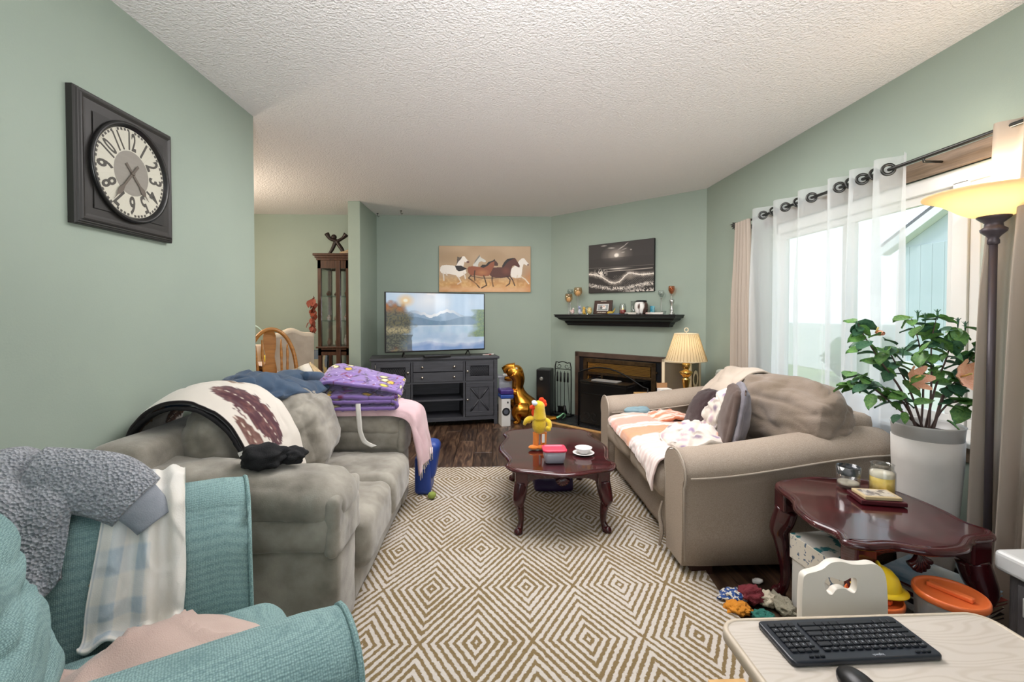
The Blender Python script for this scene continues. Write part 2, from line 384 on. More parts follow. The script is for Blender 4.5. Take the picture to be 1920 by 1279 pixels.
for (a, c) in ((1.0, 1.93), (2.0, 2.64), (2.64, 3.27)):
    s = B(); fx0, fx1 = (XR+.045, XR+.075) if c != 1.93 else (XR+.03, XR+.06); z0, z1 = WZ0+.055, WZ1-.07; t = .045
    s.box(fx0, a, z0, fx1, c, z0+t, bev=.004); s.box(fx0, a, z1-t, fx1, c, z1, bev=.004); s.box(fx0, a, z0+t, fx1, a+t, z1-t, bev=.004); s.box(fx0, c-t, z0+t, fx1, c, z1-t, bev=.004)
    sash = s.build('sash', m_white, window); g = B(); g.box((fx0+fx1)/2-.003, a+t, z0+t, (fx0+fx1)/2+.003, c-t, z1-t); g.build('pane', m_glass, sash)
g = B(); g.box(XR+.028, 1.935, 1.50, XR+.04, 1.955, 1.60, bev=.004); g.build('sash_lock', m_white, window)
b = B(); b.box(XR-.012, WY0-.08, WZ1, XR+.02, WY1+.08, WZ1+.085, bev=.004); struct(b, 'trim_1', m_trimwood)
b = B(); b.box(XR-.045, WY0-.08, WZ0-.01, XR+.03, WY1+.08, WZ0+.012, bev=.005); struct(b, 'trim_2', m_white)
b = B(); b.box(XR-.014, WY0-.06, WZ0-.08, XR+.0, WY1+.06, WZ0-.01, bev=.004); struct(b, 'trim_3', m_trimwood)
# ------------------------------------------------------------------ outside
m_grass = mat('lawn_grass', '#6f8a3f', .9, col2='#93a75a', vs=3, bump=.5, bs=60)
b = B(); b.box(XR+.3, -30, -.5, 60, 60, -.35); tag(b.build('lawn', m_grass), 'green lawn outside the window behind the house', 'lawn')['kind'] = 'stuff'
m_sid = mat('pale_blue_siding', '#b9c6c7', .6); m_wht2 = mat('white_house_trim', '#e6e6e2', .6); m_shingle = mat('grey_shingle', '#77777a', .9, col2='#5c5c60', vs=20)
hs = thing('neighbour_house', 'pale blue neighbouring house with white fascia seen through the window', 'house', (7.0, 4.5, -.35))
b = B(); b.poly([(1.2, -.35), (7.6, -.35), (7.6, 2.35), (4.4, 4.0), (1.2, 2.35)], 7.02, 11.0, M=Matrix(((0, 0, 1, 0), (1, 0, 0, 0), (0, 1, 0, 0), (0, 0, 0, 1)))); b.build('wall', m_sid, hs)
bb = B(); bb.box(-.012, -.098, 0, .012, .098, 1.95, bev=.004, seg=1); t_ = bb.build('siding_board', m_sid, hs, local=True); sb_me = t_.data; bpy.data.objects.remove(t_)
for k in range(32): inst(sb_me, 'siding_board', hs, TR(.008, 1.3-4.5+k*.2, .75))
bb = B(); bb.box(6.96, 1.2, -.35, 7.02, 7.6, .42, bev=.01); bb.build('lower_panel', m_wht2, hs)
for sgn, (ya, yb) in ((1, (1.0, 4.4)), (-1, (4.4, 7.8))):
    za, zb = (2.25, 4.0) if sgn == 1 else (4.0, 2.25)
    b = B(); b.poly([(ya, za), (yb, zb), (yb, zb+.14), (ya, za+.14)], 6.85, 7.02, M=Matrix(((0, 0, 1, 0), (1, 0, 0, 0), (0, 1, 0, 0), (0, 0, 0, 1)))); b.build('fascia', m_wht2, hs)
    b = B(); b.poly([(ya, za+.14), (yb, zb+.14), (yb, zb+.2), (ya, za+.2)], 6.85, 11.2, M=Matrix(((0, 0, 1, 0), (1, 0, 0, 0), (0, 1, 0, 0), (0, 0, 0, 1)))); b.build('roof', m_shingle, hs)
m_bark = mat('bare_bark', '#6b5a4d', .9)
tr_ = thing('bare_tree', 'bare twiggy tree rising behind the pale blue house', 'tree', (12.5, 9.5, -.35)); b = B()
def branch(p, d, L_, r, dep):
    q = p+d*L_; b.tube([p, q], [r, r*.65], n=5)
    if dep:
        for _ in range(3):
            nd = (d+Vector((random.uniform(-.7, .7), random.uniform(-.7, .7), random.uniform(-.1, .5)))).normalized(); branch(p+d*L_*random.uniform(.6, 1), nd, L_*.72, r*.55, dep-1)
branch(Vector((12.5, 9.5, -.35)), Vector((0, 0, 1)), 2.6, .16, 5); b.build('branches', m_bark, tr_)
ft = thing('white_garden_fence', 'white board fence at the far edge of the lawn', 'fence', (9.2, 12, -.35))
bb = B(); bb.box(-.02, -.07, 0, .02, .07, 1.3, bev=.005, seg=1); t_ = bb.build('board', m_wht2, ft, local=True); fb = t_.data; bpy.data.objects.remove(t_)
for k in range(50): inst(fb, 'board', ft, TR(0, -3.8+k*.155, 0))
b = B(); b.box(.02, -3.9, .3, .06, 4.0, .38); b.box(.02, -3.9, 1.0, .06, 4.0, 1.08); b.build('rail', m_wht2, ft, local=True)
hd = tag(B().ball((8.2, 9.6, .22), (.5, 1.2, .52), 24, 14, disp=lambda d: .25*nz(d, 6)).build('hedge', mat('hedge_green', '#4c6b3a', .9, col2='#6f8a50', vs=30, bump=1, bs=40)), 'rounded green hedge on the lawn by the house corner', 'hedge')

# ------------------------------------------------------------------ curtains
def sheer_mat(name, col, tp, tl=.5, warm=None):
    m = bpy.data.materials.new(name); m.use_nodes = True; N, L = ng(m); N.remove(N['Principled BSDF'])
    d = N.new('ShaderNodeBsdfDiffuse'); d.inputs[0].default_value = (*hexc(col), 1); t = N.new('ShaderNodeBsdfTranslucent'); t.inputs[0].default_value = (*hexc(col), 1)
    a = N.new('ShaderNodeMixShader'); a.inputs[0].default_value = tl; L.new(d.outputs[0], a.inputs[1]); L.new(t.outputs[0], a.inputs[2]); last = a
    if tp:
        p = N.new('ShaderNodeBsdfTransparent'); q = N.new('ShaderNodeMixShader'); q.inputs[0].default_value = tp; L.new(a.outputs[0], q.inputs[1]); L.new(p.outputs[0], q.inputs[2]); last = q
    L.new(last.outputs[0], N['Material Output'].inputs[0]); return m
m_sheer = sheer_mat('sheer_voile', '#eef1f3', .40, .55); m_beige = sheer_mat('beige_drape_cloth', '#c0b3a6', 0, .28)
m_steel = mat('dark_pewter', '#4a4a48', .35, .9)
RX, RZ = 1.97, 1.945
rod = thing('curtain_rod', 'thin dark metal curtain rod above the window with leaf finials', 'curtain rod', (RX, 2.3, RZ))
b = B(); b.tube([(RX, .7, RZ), (RX, 3.62, RZ)], .009, 10); b.build('rod', m_steel, rod)
b = B()
for k in range(9):
    a = k*2*PI/9; b.tube([(RX, 3.62, RZ), (RX+.022*math.cos(a), 3.65, RZ+.022*math.sin(a)), (RX+.03*math.cos(a), 3.67+.01*math.sin(3*a), RZ+.03*math.sin(a))], [.004, .007, .001], 5)
b.ball((RX, 3.64, RZ), .014); b.build('finial', m_steel, rod)
for y in (3.58, 2.02):
    b = B(); b.tube([(XR, y, RZ-.02), (RX, y, RZ-.02), (RX, y, RZ)], .006, 6); b.lathe([(.018, 0), (.018, .006)], 12, M=TR(XR, y, RZ-.02) @ R3('Y', -90)); b.build('bracket', m_steel, rod)
def curtain(name, label, y0, y1, top, bot, nfold, amp, m, x=RX, flare=0., parent=None, seed=0, thick=.0, top_gather=1., y0b=None, y1b=None, ph=0.):
    b = B(); nu, nv = nfold*24, 34; V = []
    y0b = y0 if y0b is None else y0b; y1b = y1 if y1b is None else y1b
    for j in range(nv+1):
        t = j/nv; z = top+(bot-top)*t; row = []
        for i in range(nu+1):
            u = i/nu; e = min(1, t*3); ya = y0+(y0b-y0)*t**.8; yb = y1+(y1b-y1)*t**.8
            y = ya+(yb-ya)*u+.012*math.sin(u*31+seed)*e
            a = amp*(top_gather+(1-top_gather)*e)
            xx = x+a*math.sin(2*PI*nfold*u+ph+.5*e*math.sin(u*9+seed+t*2))+.45*a*e*math.sin(2*PI*nfold*2.3*u+seed+t)-flare*t
            row.append(b.v((xx, y, z)))
        V.append(row)
    for j in range(nv):
        for i in range(nu): b.f([V[j][i], V[j][i+1], V[j+1][i+1], V[j+1][i]], True, [(i/nu*nfold, j/nv)]*4)
    if parent is None: return tag(b.build(name, m, fix=False), label, 'curtain')
    return b.build(name, m, parent, fix=False)
def sheer(label, y0, y1, nf, bot, seed):
    t = thing('sheer_curtain', label, 'curtain', (RX, (y0+y1)/2, bot)); curtain('panel', '', y0, y1, RZ+.06, bot, nf, .042, m_sheer, parent=t, seed=seed)
    for k in range(nf*2):
        u = (k)/(nf*2); y = y0+(y1-y0)*(u+.0); 
        if u <= 0: continue
        g = B(); M = TR(RX-.006, y, RZ) @ R3('Z', -34 if k % 2 else -8) @ R3('X', 90)
        g.lathe([(.018, -.004), (.030, -.004), (.032, 0), (.030, .004), (.018, .004), (.018, -.004)], 24, M=M, cap=False); g.build('grommet', m_steel, t)
    return t
sheer('white sheer grommet curtain nearest the beige drape on the far side', 2.62, 3.38, 3, .06, 1)
sheer('white sheer grommet curtain in the middle of the window behind the plant', 2.12, 2.60, 3, .06, 4)
curtain('beige_drape', 'beige gathered drape hanging at the far end of the window', 3.40, 3.60, RZ+.01, .04, 5, .022, m_beige, x=RX-.02, y0b=3.30, y1b=3.63, seed=2, top_gather=.5)
curtain('beige_drape', 'beige drape hanging beside the floor lamp at the near end of the window', 1.10, 1.72, RZ+.02, .03, 6, .035, m_beige, x=RX-.01, y0b=1.16, y1b=1.78, seed=5, flare=.02, top_gather=.6)
# ================================================================== large furniture
def fabric(name, c1, c2, scale=3., bump=.25, bs=400., rough=.9, sheen=.2, stretch=None):
    return mat(name, c1, rough, col2=c2, vs=scale, bump=bump, bs=bs, sheen=sheen, spec=.15, stretch=stretch)
m_grey = mat('grey_microfibre', '#736e64', .85, col2='#a5a095', vs=8, bump=.1, bs=200, sheen=.35, spec=.1, detail=6, sharp=(.3, .68))
m_beige_s = mat('taupe_woven_chenille', '#9c8e80', .95, col2='#b2a496', vs=260, bump=.35, bs=420, spec=.1)
m_cush = fabric('taupe_slipcover', '#7d6f60', '#94867a', 6, .2, 150)
m_pipe = fabric('light_taupe_piping', '#a89b8d', '#b9ac9e')
m_blk = mat('black_plastic', '#161616', .4)
m_legw = mat('dark_leg_wood', '#38211a', .35)
def weave(name, c1, c2, s=260.):
    m = bpy.data.materials.new(name); m.use_nodes = True; N, L = ng(m); b = N['Principled BSDF']; b.inputs['Roughness'].default_value = .9; b.inputs['Specular IOR Level'].default_value = .15
    t = N.new('ShaderNodeTexCoord'); mp = N.new('ShaderNodeMapping'); mp.inputs['Scale'].default_value = (s, s, s); L.new(t.outputs['Object'], mp.inputs[0])
    v = N.new('ShaderNodeTexVoronoi'); v.inputs['Scale'].default_value = 1; v.inputs['Randomness'].default_value = .35; L.new(mp.outputs[0], v.inputs[0])
    n = N.new('ShaderNodeTexNoise'); n.inputs['Scale'].default_value = 4; L.new(t.outputs['Object'], n.inputs[0]); ad = N.new('ShaderNodeMath'); ad.operation = 'MULTIPLY_ADD'; ad.inputs[1].default_value = .5
    L.new(n.outputs[0], ad.inputs[0]); L.new(v.outputs['Distance'], ad.inputs[2])
    r = N.new('ShaderNodeValToRGB'); r.color_ramp.elements[0].position = .35; r.color_ramp.elements[1].position = 1.0
    r.color_ramp.elements[0].color = (*hexc(c2), 1); r.color_ramp.elements[1].color = (*hexc(c1), 1); L.new(ad.outputs[0], r.inputs[0]); L.new(r.outputs[0], b.inputs['Base Color'])
    bp = N.new('ShaderNodeBump'); bp.inputs['Strength'].default_value = .5; bp.inputs['Distance'].default_value = .003; bp.invert = True; L.new(v.outputs['Distance'], bp.inputs['Height']); L.new(bp.outputs[0], b.inputs['Normal'])
    return m
m_teal = weave('teal_basket_weave', '#6b8889', '#9ab8b6', 280)
def loft(b, secs, closed_cap=True):
    R = [[b.v(p) for p in s] for s in secs]; n = len(R[0])
    for a, c in zip(R, R[1:]):
        for i in range(n): b.f([a[i], a[(i+1) % n], c[(i+1) % n], c[i]], True)
    if closed_cap: b.f(R[0][::-1]); b.f(R[-1])
    return b
# rug ------------------------------------------------------------------
m_rug = bpy.data.materials.new('diamond_rug_pile'); m_rug.use_nodes = True; N, L = ng(m_rug); bs_ = N['Principled BSDF']; bs_.inputs['Roughness'].default_value = 1; bs_.inputs['Specular IOR Level'].default_value = .05; bs_.inputs['Sheen Weight'].default_value = .15
t = N.new('ShaderNodeTexCoord'); nn = N.new('ShaderNodeTexNoise'); nn.inputs['Scale'].default_value = 60; L.new(t.outputs['Object'], nn.inputs[0])
vm = N.new('ShaderNodeVectorMath'); vm.operation = 'SCALE'; vm.inputs['Scale'].default_value = .014; L.new(nn.outputs['Color'], vm.inputs[0]); va = N.new('ShaderNodeVectorMath'); L.new(t.outputs['Object'], va.inputs[0]); L.new(vm.outputs[0], va.inputs[1])
sx = N.new('ShaderNodeSeparateXYZ'); L.new(va.outputs[0], sx.inputs[0])
def mth(op, a, b=None, c=None):
    q = N.new('ShaderNodeMath'); q.operation = op
    for i, x in enumerate((a, b, c)):
        if x is None: continue
        if isinstance(x, (int, float)): q.inputs[i].default_value = x
        else: L.new(x, q.inputs[i])
    return q.outputs[0]
# tilted-square lattice: p = x/w + y/h, q = x/w - y/h ; distance from the cell centre in rings
px_, py_ = mth('MULTIPLY', sx.outputs[0], 1/.42), mth('MULTIPLY', sx.outputs[1], 1/.672)
P_, Q_ = mth('ADD', px_, py_), mth('SUBTRACT', px_, py_)
fp = mth('ABSOLUTE', mth('SUBTRACT', mth('FRACT', mth('ADD', P_, .5)), .5)); fq = mth('ABSOLUTE', mth('SUBTRACT', mth('FRACT', mth('ADD', Q_, .5)), .5))
d_ = mth('MAXIMUM', fp, fq)       # 0 centre .. .5 edge
s_ = mth('COSINE', mth('MULTIPLY', mth('SUBTRACT', d_, .5), 2*PI*13))
rp = N.new('ShaderNodeValToRGB'); rp.color_ramp.elements[0].position = .26; rp.color_ramp.elements[1].position = .60
n2 = N.new('ShaderNodeTexNoise'); n2.inputs['Scale'].default_value = 3.5; n2.inputs['Detail'].default_value = 3; L.new(t.outputs['Object'], n2.inputs[0])
n3 = N.new('ShaderNodeTexNoise'); n3.inputs['Scale'].default_value = 160; L.new(t.outputs['Object'], n3.inputs[0])
sf = mth('ADD', mth('MULTIPLY_ADD', s_, .5, .5), mth('MULTIPLY', mth('SUBTRACT', n3.outputs[0], .5), .55)); sf = mth('SUBTRACT', sf, mth('MULTIPLY', mth('SUBTRACT', n2.outputs[0], .40), .9))
L.new(sf, rp.inputs[0]); rp.color_ramp.elements[0].color = (*hexc('#c6bfb7'), 1); rp.color_ramp.elements[1].color = (*hexc('#7d6a49'), 1)
L.new(rp.outputs[0], bs_.inputs['Base Color']); bp = N.new('ShaderNodeBump'); bp.inputs['Strength'].default_value = .6; bp.inputs['Distance'].default_value = .006; L.new(n3.outputs[0], bp.inputs['Height']); L.new(bp.outputs[0], bs_.inputs['Normal'])
b = B(); nx, ny = 70, 110; rx0, rx1, ry0, ry1 = -1.28, 1.0, .2, 3.6; V = []
ang = math.radians(2.)
for j in range(ny+1):
    row = []
    for i in range(nx+1):
        u, v = i/nx, j/ny; X = rx0+(rx1-rx0)*u; Y = ry0+(ry1-ry0)*v
        rip = max(0, (u-.9)/.1)*(.5+.5*math.sin(Y*17+3*math.sin(Y*5)))*max(0, min(1, (2.3-Y)*3))
        X2 = X+.022*math.sin(Y*6)*max(0, (u-.9)/.1); z = .010+.014*rip
        row.append((X2, Y, z))
    V.append(row)
T_ = [[b.v(p) for p in r] for r in V]; Lw = [[b.v((p[0], p[1], max(.001, p[2]-.0095))) for p in r] for r in V]
for j in range(ny):
    for i in range(nx): b.f([T_[j][i], T_[j][i+1], T_[j+1][i+1], T_[j+1][i]], True); b.f([Lw[j][i], Lw[j+1][i], Lw[j+1][i+1], Lw[j][i+1]], True)
for i in range(nx): b.f([T_[0][i], Lw[0][i], Lw[0][i+1], T_[0][i+1]]); b.f([T_[ny][i], T_[ny][i+1], Lw[ny][i+1], Lw[ny][i]])
for j in range(ny): b.f([T_[j][0], T_[j+1][0], Lw[j+1][0], Lw[j][0]]); b.f([T_[j][nx], Lw[j][nx], Lw[j+1][nx], T_[j+1][nx]])
rg = b.build('area_rug', m_rug); rg.location = (0, 0, 0); 
# lattice centre sits at (.153, 2.01)
rg.data.transform(TR(-.153, -2.01, 0)); rg.location = (.153, 2.01, 0)
tag(rg, 'large cream and olive area rug with concentric diamond pattern', 'rug')
# grey sofa --------------------------------------------------------------
sf_ = thing('grey_sofa', 'grey microfibre loveseat with pillow arms along the left wall', 'sofa', (-1.0, 2.33, .01))
b = B(); b.soft((-1.0, 2.35, .155), (.86, .98, .25), .12, wr=.004, n=16); b.build('base', m_grey, sf_)
b = B(); b.soft((-1.335, 2.33, .40), (.2, 1.40, .72), .5, .01, n=20, wr=.006, M=None); b.build('back_frame', m_grey, sf_)
for yc, wd in ((1.745, .25), (2.925, .2)):
    arm = B(); arm.soft((-.995, yc, .28), (.875, wd-.02, .50), .22, .008, n=20, wr=.004); arm = arm.build('arm', m_grey, sf_)
    M = TR(-1.0, yc, .565) @ R3('Y', 4.) ; p = B(); p.soft((0, 0, 0), (.92, wd+.045, .17), .98, .012, n=26, wr=.009, ws=9, seed=yc, M=M); p.build('arm_pad', m_grey, sf_)
    q = B(); q.soft((-.572, yc, .47), (.055, wd+.03, .22), .9, .004, n=14, wr=.007, ws=16, seed=yc+3); q.build('arm_front_roll', m_grey, sf_)
    q = B(); q.soft((-.99, yc, .445), (.87, wd+.02, .14), .5, .003, n=18, wr=.005, ws=12, seed=yc+7); q.build('arm_band', m_grey, sf_)
for k, (ya, yb) in enumerate(((1.875, 2.345), (2.355, 2.825))):
    q = B(); q.soft((-.83, (ya+yb)/2, .272), (.63, yb-ya, .23), .5, .012, n=30, wr=.005, ws=5, seed=k*4+1, cre=(.004, 7, (1, 1, 1))); q.build('seat_cushion', m_grey, sf_)
for k, (c, sz, rx, rz_) in enumerate((((-1.15, 2.10, .61), (.26, .52, .46), -3, 0), ((-1.06, 2.56, .575), (.29, .52, .44), 5, 6))):
    q = B(); M = TR(*c) @ R3('X', rx) @ R3('Z', rz_) @ R3('Y', -14); q.soft((0, 0, 0), sz, .98, .035, n=40, wr=.010, ws=7, seed=k*5+2, M=M, cre=(.006, 7, (.6, .2, 1.4))); q.build('back_cushion', m_grey, sf_)
b = B(); b.tube([(-.84, 1.625, .53), (-.84, 1.62, .50), (-.84, 1.625, .46)], .002, 5); b.tube([(-1.42, 1.622, .515), (-.6, 1.622, .50)], .003, 5); b.build('seam', m_grey, sf_)
for x, y in ((-.6, 2.80), (-.62, 1.70), (-1.36, 2.98), (-1.36, 1.70)):
    b = B(); b.lathe([(.022, .01), (.03, .08)], 10, c=(x, y, 0)); b.build('leg', m_legw, sf_)
# beige sofa ---------------------------------------------------------------
bf = thing('beige_sofa', 'taupe loveseat with sloping arms and piped edges under the window', 'sofa', (1.43, 2.85, .01))
def beige_arm(y0, y1, zf, zb, name='arm'):
    b = B(); secs = []
    for k in range(15):
        u = k/14; X = .885+1.0*u; e = u*u*(3-2*u); zt = zf+(zb-zf)*e; yo = y0; ya, yb = yo+.0, y1
        lean = .02*math.sin(u*PI)
        r = min(.11, (yb-ya)/2); s = [(X, ya+.014, .055), (X, yb-.014, .055)]
        s += [(X, yb-.008, .2), (X, yb-.006, zt-.13)]
        for a in range(0, 181, 20): s.append((X, (ya+yb)/2+((yb-ya)/2+.012)*math.cos(math.radians(a)), zt-r*.95+r*.95*math.sin(math.radians(a))))
        s += [(X, ya+.006, zt-.13), (X, ya+.008, .2)]
        if k in (0, 14): s = [(p[0], (ya+yb)/2+(p[1]-(ya+yb)/2)*.93, .06+(p[2]-.06)*.985) for p in s]; s = [(p[0]-.012*(1 if k == 0 else -1), p[1], p[2]) for p in s]
        secs.append(s)
    loft(b, secs); a = b.build(name, m_beige_s, bf)
    # piping round the front face and along the outer roll
    b = B(); pts = []
    for aa in range(-30, 211, 15): 
        cx = (y0+y1)/2; pts.append((.878, cx+((y1-y0)/2+.010)*math.cos(math.radians(aa)), zf-.105+.105*math.sin(math.radians(aa))))
    b.tube([(.878, y1+.004, .09)]+pts+[(.878, y0-.004, .09)], .0045, 6)
    yo = y0-.015
    b.tube([(.90+.97*u, yo, (zf-.105)+(zb-zf)*(u*u*(3-2*u))) for u in [i/10 for i in range(11)]], .005, 6); b.build('piping', m_pipe, bf)
beige_arm(2.04, 2.27, .578, .675); beige_arm(3.42, 3.65, .582, .66)
b = B(); b.soft((1.38, 2.845, .165), (.92, 1.17, .22), .15, n=16, wr=.003); b.build('base', m_beige_s, bf)
b = B(); b.soft((1.83, 2.845, .39), (.17, 1.30, .66), .35, .006, n=18, wr=.004); b.build('back_frame', m_beige_s, bf)
for k, (ya, yb) in enumerate(((2.275, 2.84), (2.85, 3.415))):
    q = B(); q.soft((1.17, (ya+yb)/2, .355), (.64, yb-ya, .2), .8, .02, n=26, wr=.007, ws=6, seed=k*3+11); q.build('seat_cushion', m_beige_s, bf)
    q = B(); q.tube([(.868, ya+.05, .40), (.866, (ya+yb)/2, .395), (.868, yb-.05, .40)], .004, 6, smooth=4); q.build('piping', m_cush, bf)
q = B(); M = TR(1.62, 2.47, .645) @ R3('Z', 4) @ R3('X', -4) @ R3('Y', 14); q.soft((0, 0, 0), (.24, .74, .42), .98, .035, n=46, wr=.020, ws=5, seed=21, M=M, pinch=.08, cre=(.012, 6, (1, .22, 1.3))); q.build('back_cushion', m_cush, bf)
q = B(); M = TR(1.68, 3.03, .60) @ R3('Z', -3) @ R3('Y', 16); q.soft((0, 0, 0), (.25, .58, .42), .98, .035, n=40, wr=.02, ws=5.5, seed=33, M=M, cre=(.016, 7, (1, .3, 1.3))); q.build('back_cushion', m_cush, bf)
for x, y in ((.98, 2.13), (1.82, 2.13), (.98, 3.55), (1.82, 3.55)):
    b = B(); b.poly([(x-.05, y-.05), (x+.05, y-.05), (x+.05, y+.05), (x-.05, y+.05)], .001, .062); b.build('leg', m_legw, bf)
b = B(); b.tube([(.872, 2.30, .26), (.862, 2.31, .19), (.866, 2.29, .11), (.858, 2.30, .03)], [.005, .009, .012, .006], 6, smooth=4); b.build('hem_tie', m_beige_s, bf)
# teal armchair --------------------------------------------------------------
TA = TR(-.498, 1.012, 0) @ R3('Z', 32.7)
tc_ = thing('teal_armchair', 'teal basket weave armchair in the left foreground', 'armchair', (-.75, .85, 0), math.radians(32.7))
def tarm(sgn, name):
    b = B(TA); secs = []
    for k in range(13):
        u = k/12; X = (.0 if sgn > 0 else .035)-.76*u; zt = (.755 if sgn > 0 else .732)+.01*math.sin(u*3); s = []
        yi, yo = (.275, .50) if sgn > 0 else (.205, .43)
        if sgn < 0: X += .05*(1-u)
        base = [(yi, .04), (yi, .44), (yi+.03, .58), (yi+.045, .69)]
        s = [(X, sgn*y, z) for y, z in base]
        cy, rr = yi+.135, .088
        for a in range(180, -1, -20): s.append((X, sgn*(cy+rr*math.cos(math.radians(a))), zt-rr*.8+rr*.8*math.sin(math.radians(a))))
        s += [(X, sgn*yo, .60), (X, sgn*(yo-.015), .04)]
        if k == 0: s = [(p[0]-.006, sgn*(yi+.115+(abs(p[1])-yi-.115)*.97), .04+(p[2]-.04)*.992) for p in s]
        secs.append(s)
    loft(b, secs); b.build(name, m_teal, tc_)
    b = B(TA); pts = [(p[0], p[1], p[2]) for p in secs[0]]; b.tube(pts[:-1], .0055, 6); b.build('piping', m_teal, tc_)
tarm(1, 'arm'); tarm(-1, 'arm')
b = B(TA); b.soft((-.24, .035, .36), (.62, .48, .21), .6, .02, n=26, wr=.004, ws=4); b.build('seat_cushion', m_teal, tc_)
b = B(TA); b.soft((-.32, .03, .16), (.70, .50, .22), .15, n=10); b.build('base', m_teal, tc_)
b = B(TA); b.soft((-.78, .03, .47), (.16, .90, .86), .5, .01, n=20); b.build('back_frame', m_teal, tc_)
b = B(TA @ TR(-.50, .0, .66) @ R3('Y', -12)); b.soft((0, 0, 0), (.22, .44, .46), .98, .05, n=40, wr=.014, ws=6, seed=8, cre=(.02, 6, (1, .6, .8))); b.build('back_cushion', m_teal, tc_)
for lx, ly in ((-.03, .38), (-.03, -.38), (-.72, .38), (-.72, -.38)):
    b = B(TA); b.lathe([(.018, 0), (.028, .06)], 10, c=(lx, ly, 0)); b.build('leg', m_legw, tc_)
# mahogany tables ----------------------------------------------------------
m_mah = mat('mahogany_gloss', '#2c0c11', .13, col2='#4a151a', vs=4, spec=.5, coat=.5, stretch=(1, 6, 1), detail=6)
m_gold = mat('polished_brass', '#d8b26a', .18, 1.)
def cabriole(b, x, y, dx, dy, h, s=1.):
    d = Vector((dx, dy, 0)).normalized()
    prof = [(0.0, h, .036), (.012, h-.05, .036), (.026, h-.10, .031), (.018, h*.62, .024), (.004, h*.36, .018), (.004, h*.18, .015), (.016, h*.08, .018), (.028, h*.03, .024), (.03, .0, .020)]
    pts = [Vector((x, y, z))+d*o*s for o, z, r in prof]; b.tube(pts, [r*s for o, z, r in prof], 12, smooth=4, flat=(1.1, .9), up=(d.x, d.y, 0))
def top_slab(b, out, z, th=.022): b.rings(out, [(.012, z-th), (.002, z-th+.002), (-.004, z-th+.008), (0, z-.008), (.006, z-.003), (.013, z-.001), (.016, z-.004), (.022, z-.004), (.026, z-.002)])
def apron(b, A, C, z0, z1, shell=True, th=.018):
    A, C = Vector(A), Vector(C); d = (C-A); Lh = d.length; d.normalize(); n = Vector((d.y, -d.x)); N_ = 30; f_, k_ = [], []
    for i in range(N_+1):
        u = i/N_; e = abs(u-.5)*2; zz = z0+(.045 if e < .85 else 0.02)*math.sin(min(1, (1-e)*2.2)*PI/2)*(1) - .018*max(0, 1-e*5)
        p = A+d*Lh*u; f_.append((b.v((p.x+n.x*th/2, p.y+n.y*th/2, zz)), b.v((p.x+n.x*th/2, p.y+n.y*th/2, z1)))); k_.append((b.v((p.x-n.x*th/2, p.y-n.y*th/2, zz)), b.v((p.x-n.x*th/2, p.y-n.y*th/2, z1))))
    for i in range(N_):
        b.f([f_[i][0], f_[i+1][0], f_[i+1][1], f_[i][1]]); b.f([k_[i][0], k_[i][1], k_[i+1][1], k_[i+1][0]]); b.f([f_[i][0], k_[i][0], k_[i+1][0], f_[i+1][0]])
def shell(par, c, n, h=.06, w_=.09):
    b = B(); c = Vector(c); n = Vector(n).normalized(); t = Vector((-n.y, n.x, 0))
    for k in range(7):
        a = (k-3)/3*.95; e = c+t*math.sin(a)*w_*.5+Vector((0, 0, h*.25-math.cos(a)*h)); b.tube([c+Vector((0, 0, .012))-n*.004, (c+e)/2+n*.006, e+n*.004], [.004, .009, .010], 8, smooth=3)
    b.build('shell_carving', m_mah, par)
ct = thing('coffee_table', 'oval mahogany coffee table with cabriole legs on the diamond rug', 'table', (.385, 2.9, .012))
out = cr_spline([(.385, 2.39, 0), (.56, 2.44, 0), (.655, 2.475, 0), (.70, 2.56, 0), (.685, 2.66, 0), (.735, 2.9, 0), (.685, 3.14, 0), (.70, 3.24, 0), (.655, 3.325, 0), (.56, 3.36, 0), (.385, 3.42, 0), (.21, 3.36, 0), (.115, 3.325, 0), (.07, 3.24, 0), (.085, 3.14, 0), (.035, 2.9, 0), (.085, 2.66, 0), (.07, 2.56, 0), (.115, 2.475, 0), (.21, 2.44, 0)], 5, True)
b = B(); top_slab(b, out, .375); b.build('tabletop', m_mah, ct)
b = B(); cs = [(.155, 2.52), (.615, 2.52), (.615, 3.28), (.155, 3.28)]
for a, c in zip(cs, cs[1:]+cs[:1]): apron(b, a, c, .262, .355)
b.build('apron', m_mah, ct)
for (x, y) in cs:
    b = B(); b.box(x-.034, y-.034, .262, x+.034, y+.034, .355, bev=.006); cabriole(b, x, y, x-.385, y-2.9, .275, 1.15); bmesh.ops.translate(b.bm, verts=b.bm.verts[:], vec=(0, 0, .011)); b.build('leg', m_mah, ct)
shell(ct, (.385, 2.508, .315), (0, -1, 0))
et = thing('end_table', 'mahogany end table with scalloped top and shell carving before the planter', 'table', (1.43, 1.66, 0))
out = cr_spline([(1.235, 1.925, 0), (1.20, 1.86, 0), (1.185, 1.75, 0), (1.14, 1.66, 0), (1.125, 1.55, 0), (1.15, 1.47, 0), (1.13, 1.41, 0), (1.185, 1.375, 0), (1.27, 1.375, 0), (1.36, 1.335, 0), (1.47, 1.345, 0), (1.56, 1.40, 0), (1.64, 1.415, 0), (1.682, 1.455, 0), (1.665, 1.52, 0), (1.68, 1.60, 0), (1.68, 1.72, 0), (1.66, 1.84, 0), (1.64, 1.93, 0), (1.56, 1.95, 0), (1.43, 1.975, 0), (1.31, 1.95, 0)], 5, True)
b = B(); top_slab(b, out, .50, .026); b.build('tabletop', m_mah, et)
ec = [(1.20, 1.435), (1.63, 1.47), (1.60, 1.89), (1.26, 1.89)]
b = B()
for a, c in zip(ec, ec[1:]+ec[:1]): apron(b, a, c, .395, .478)
b.build('apron', m_mah, et)
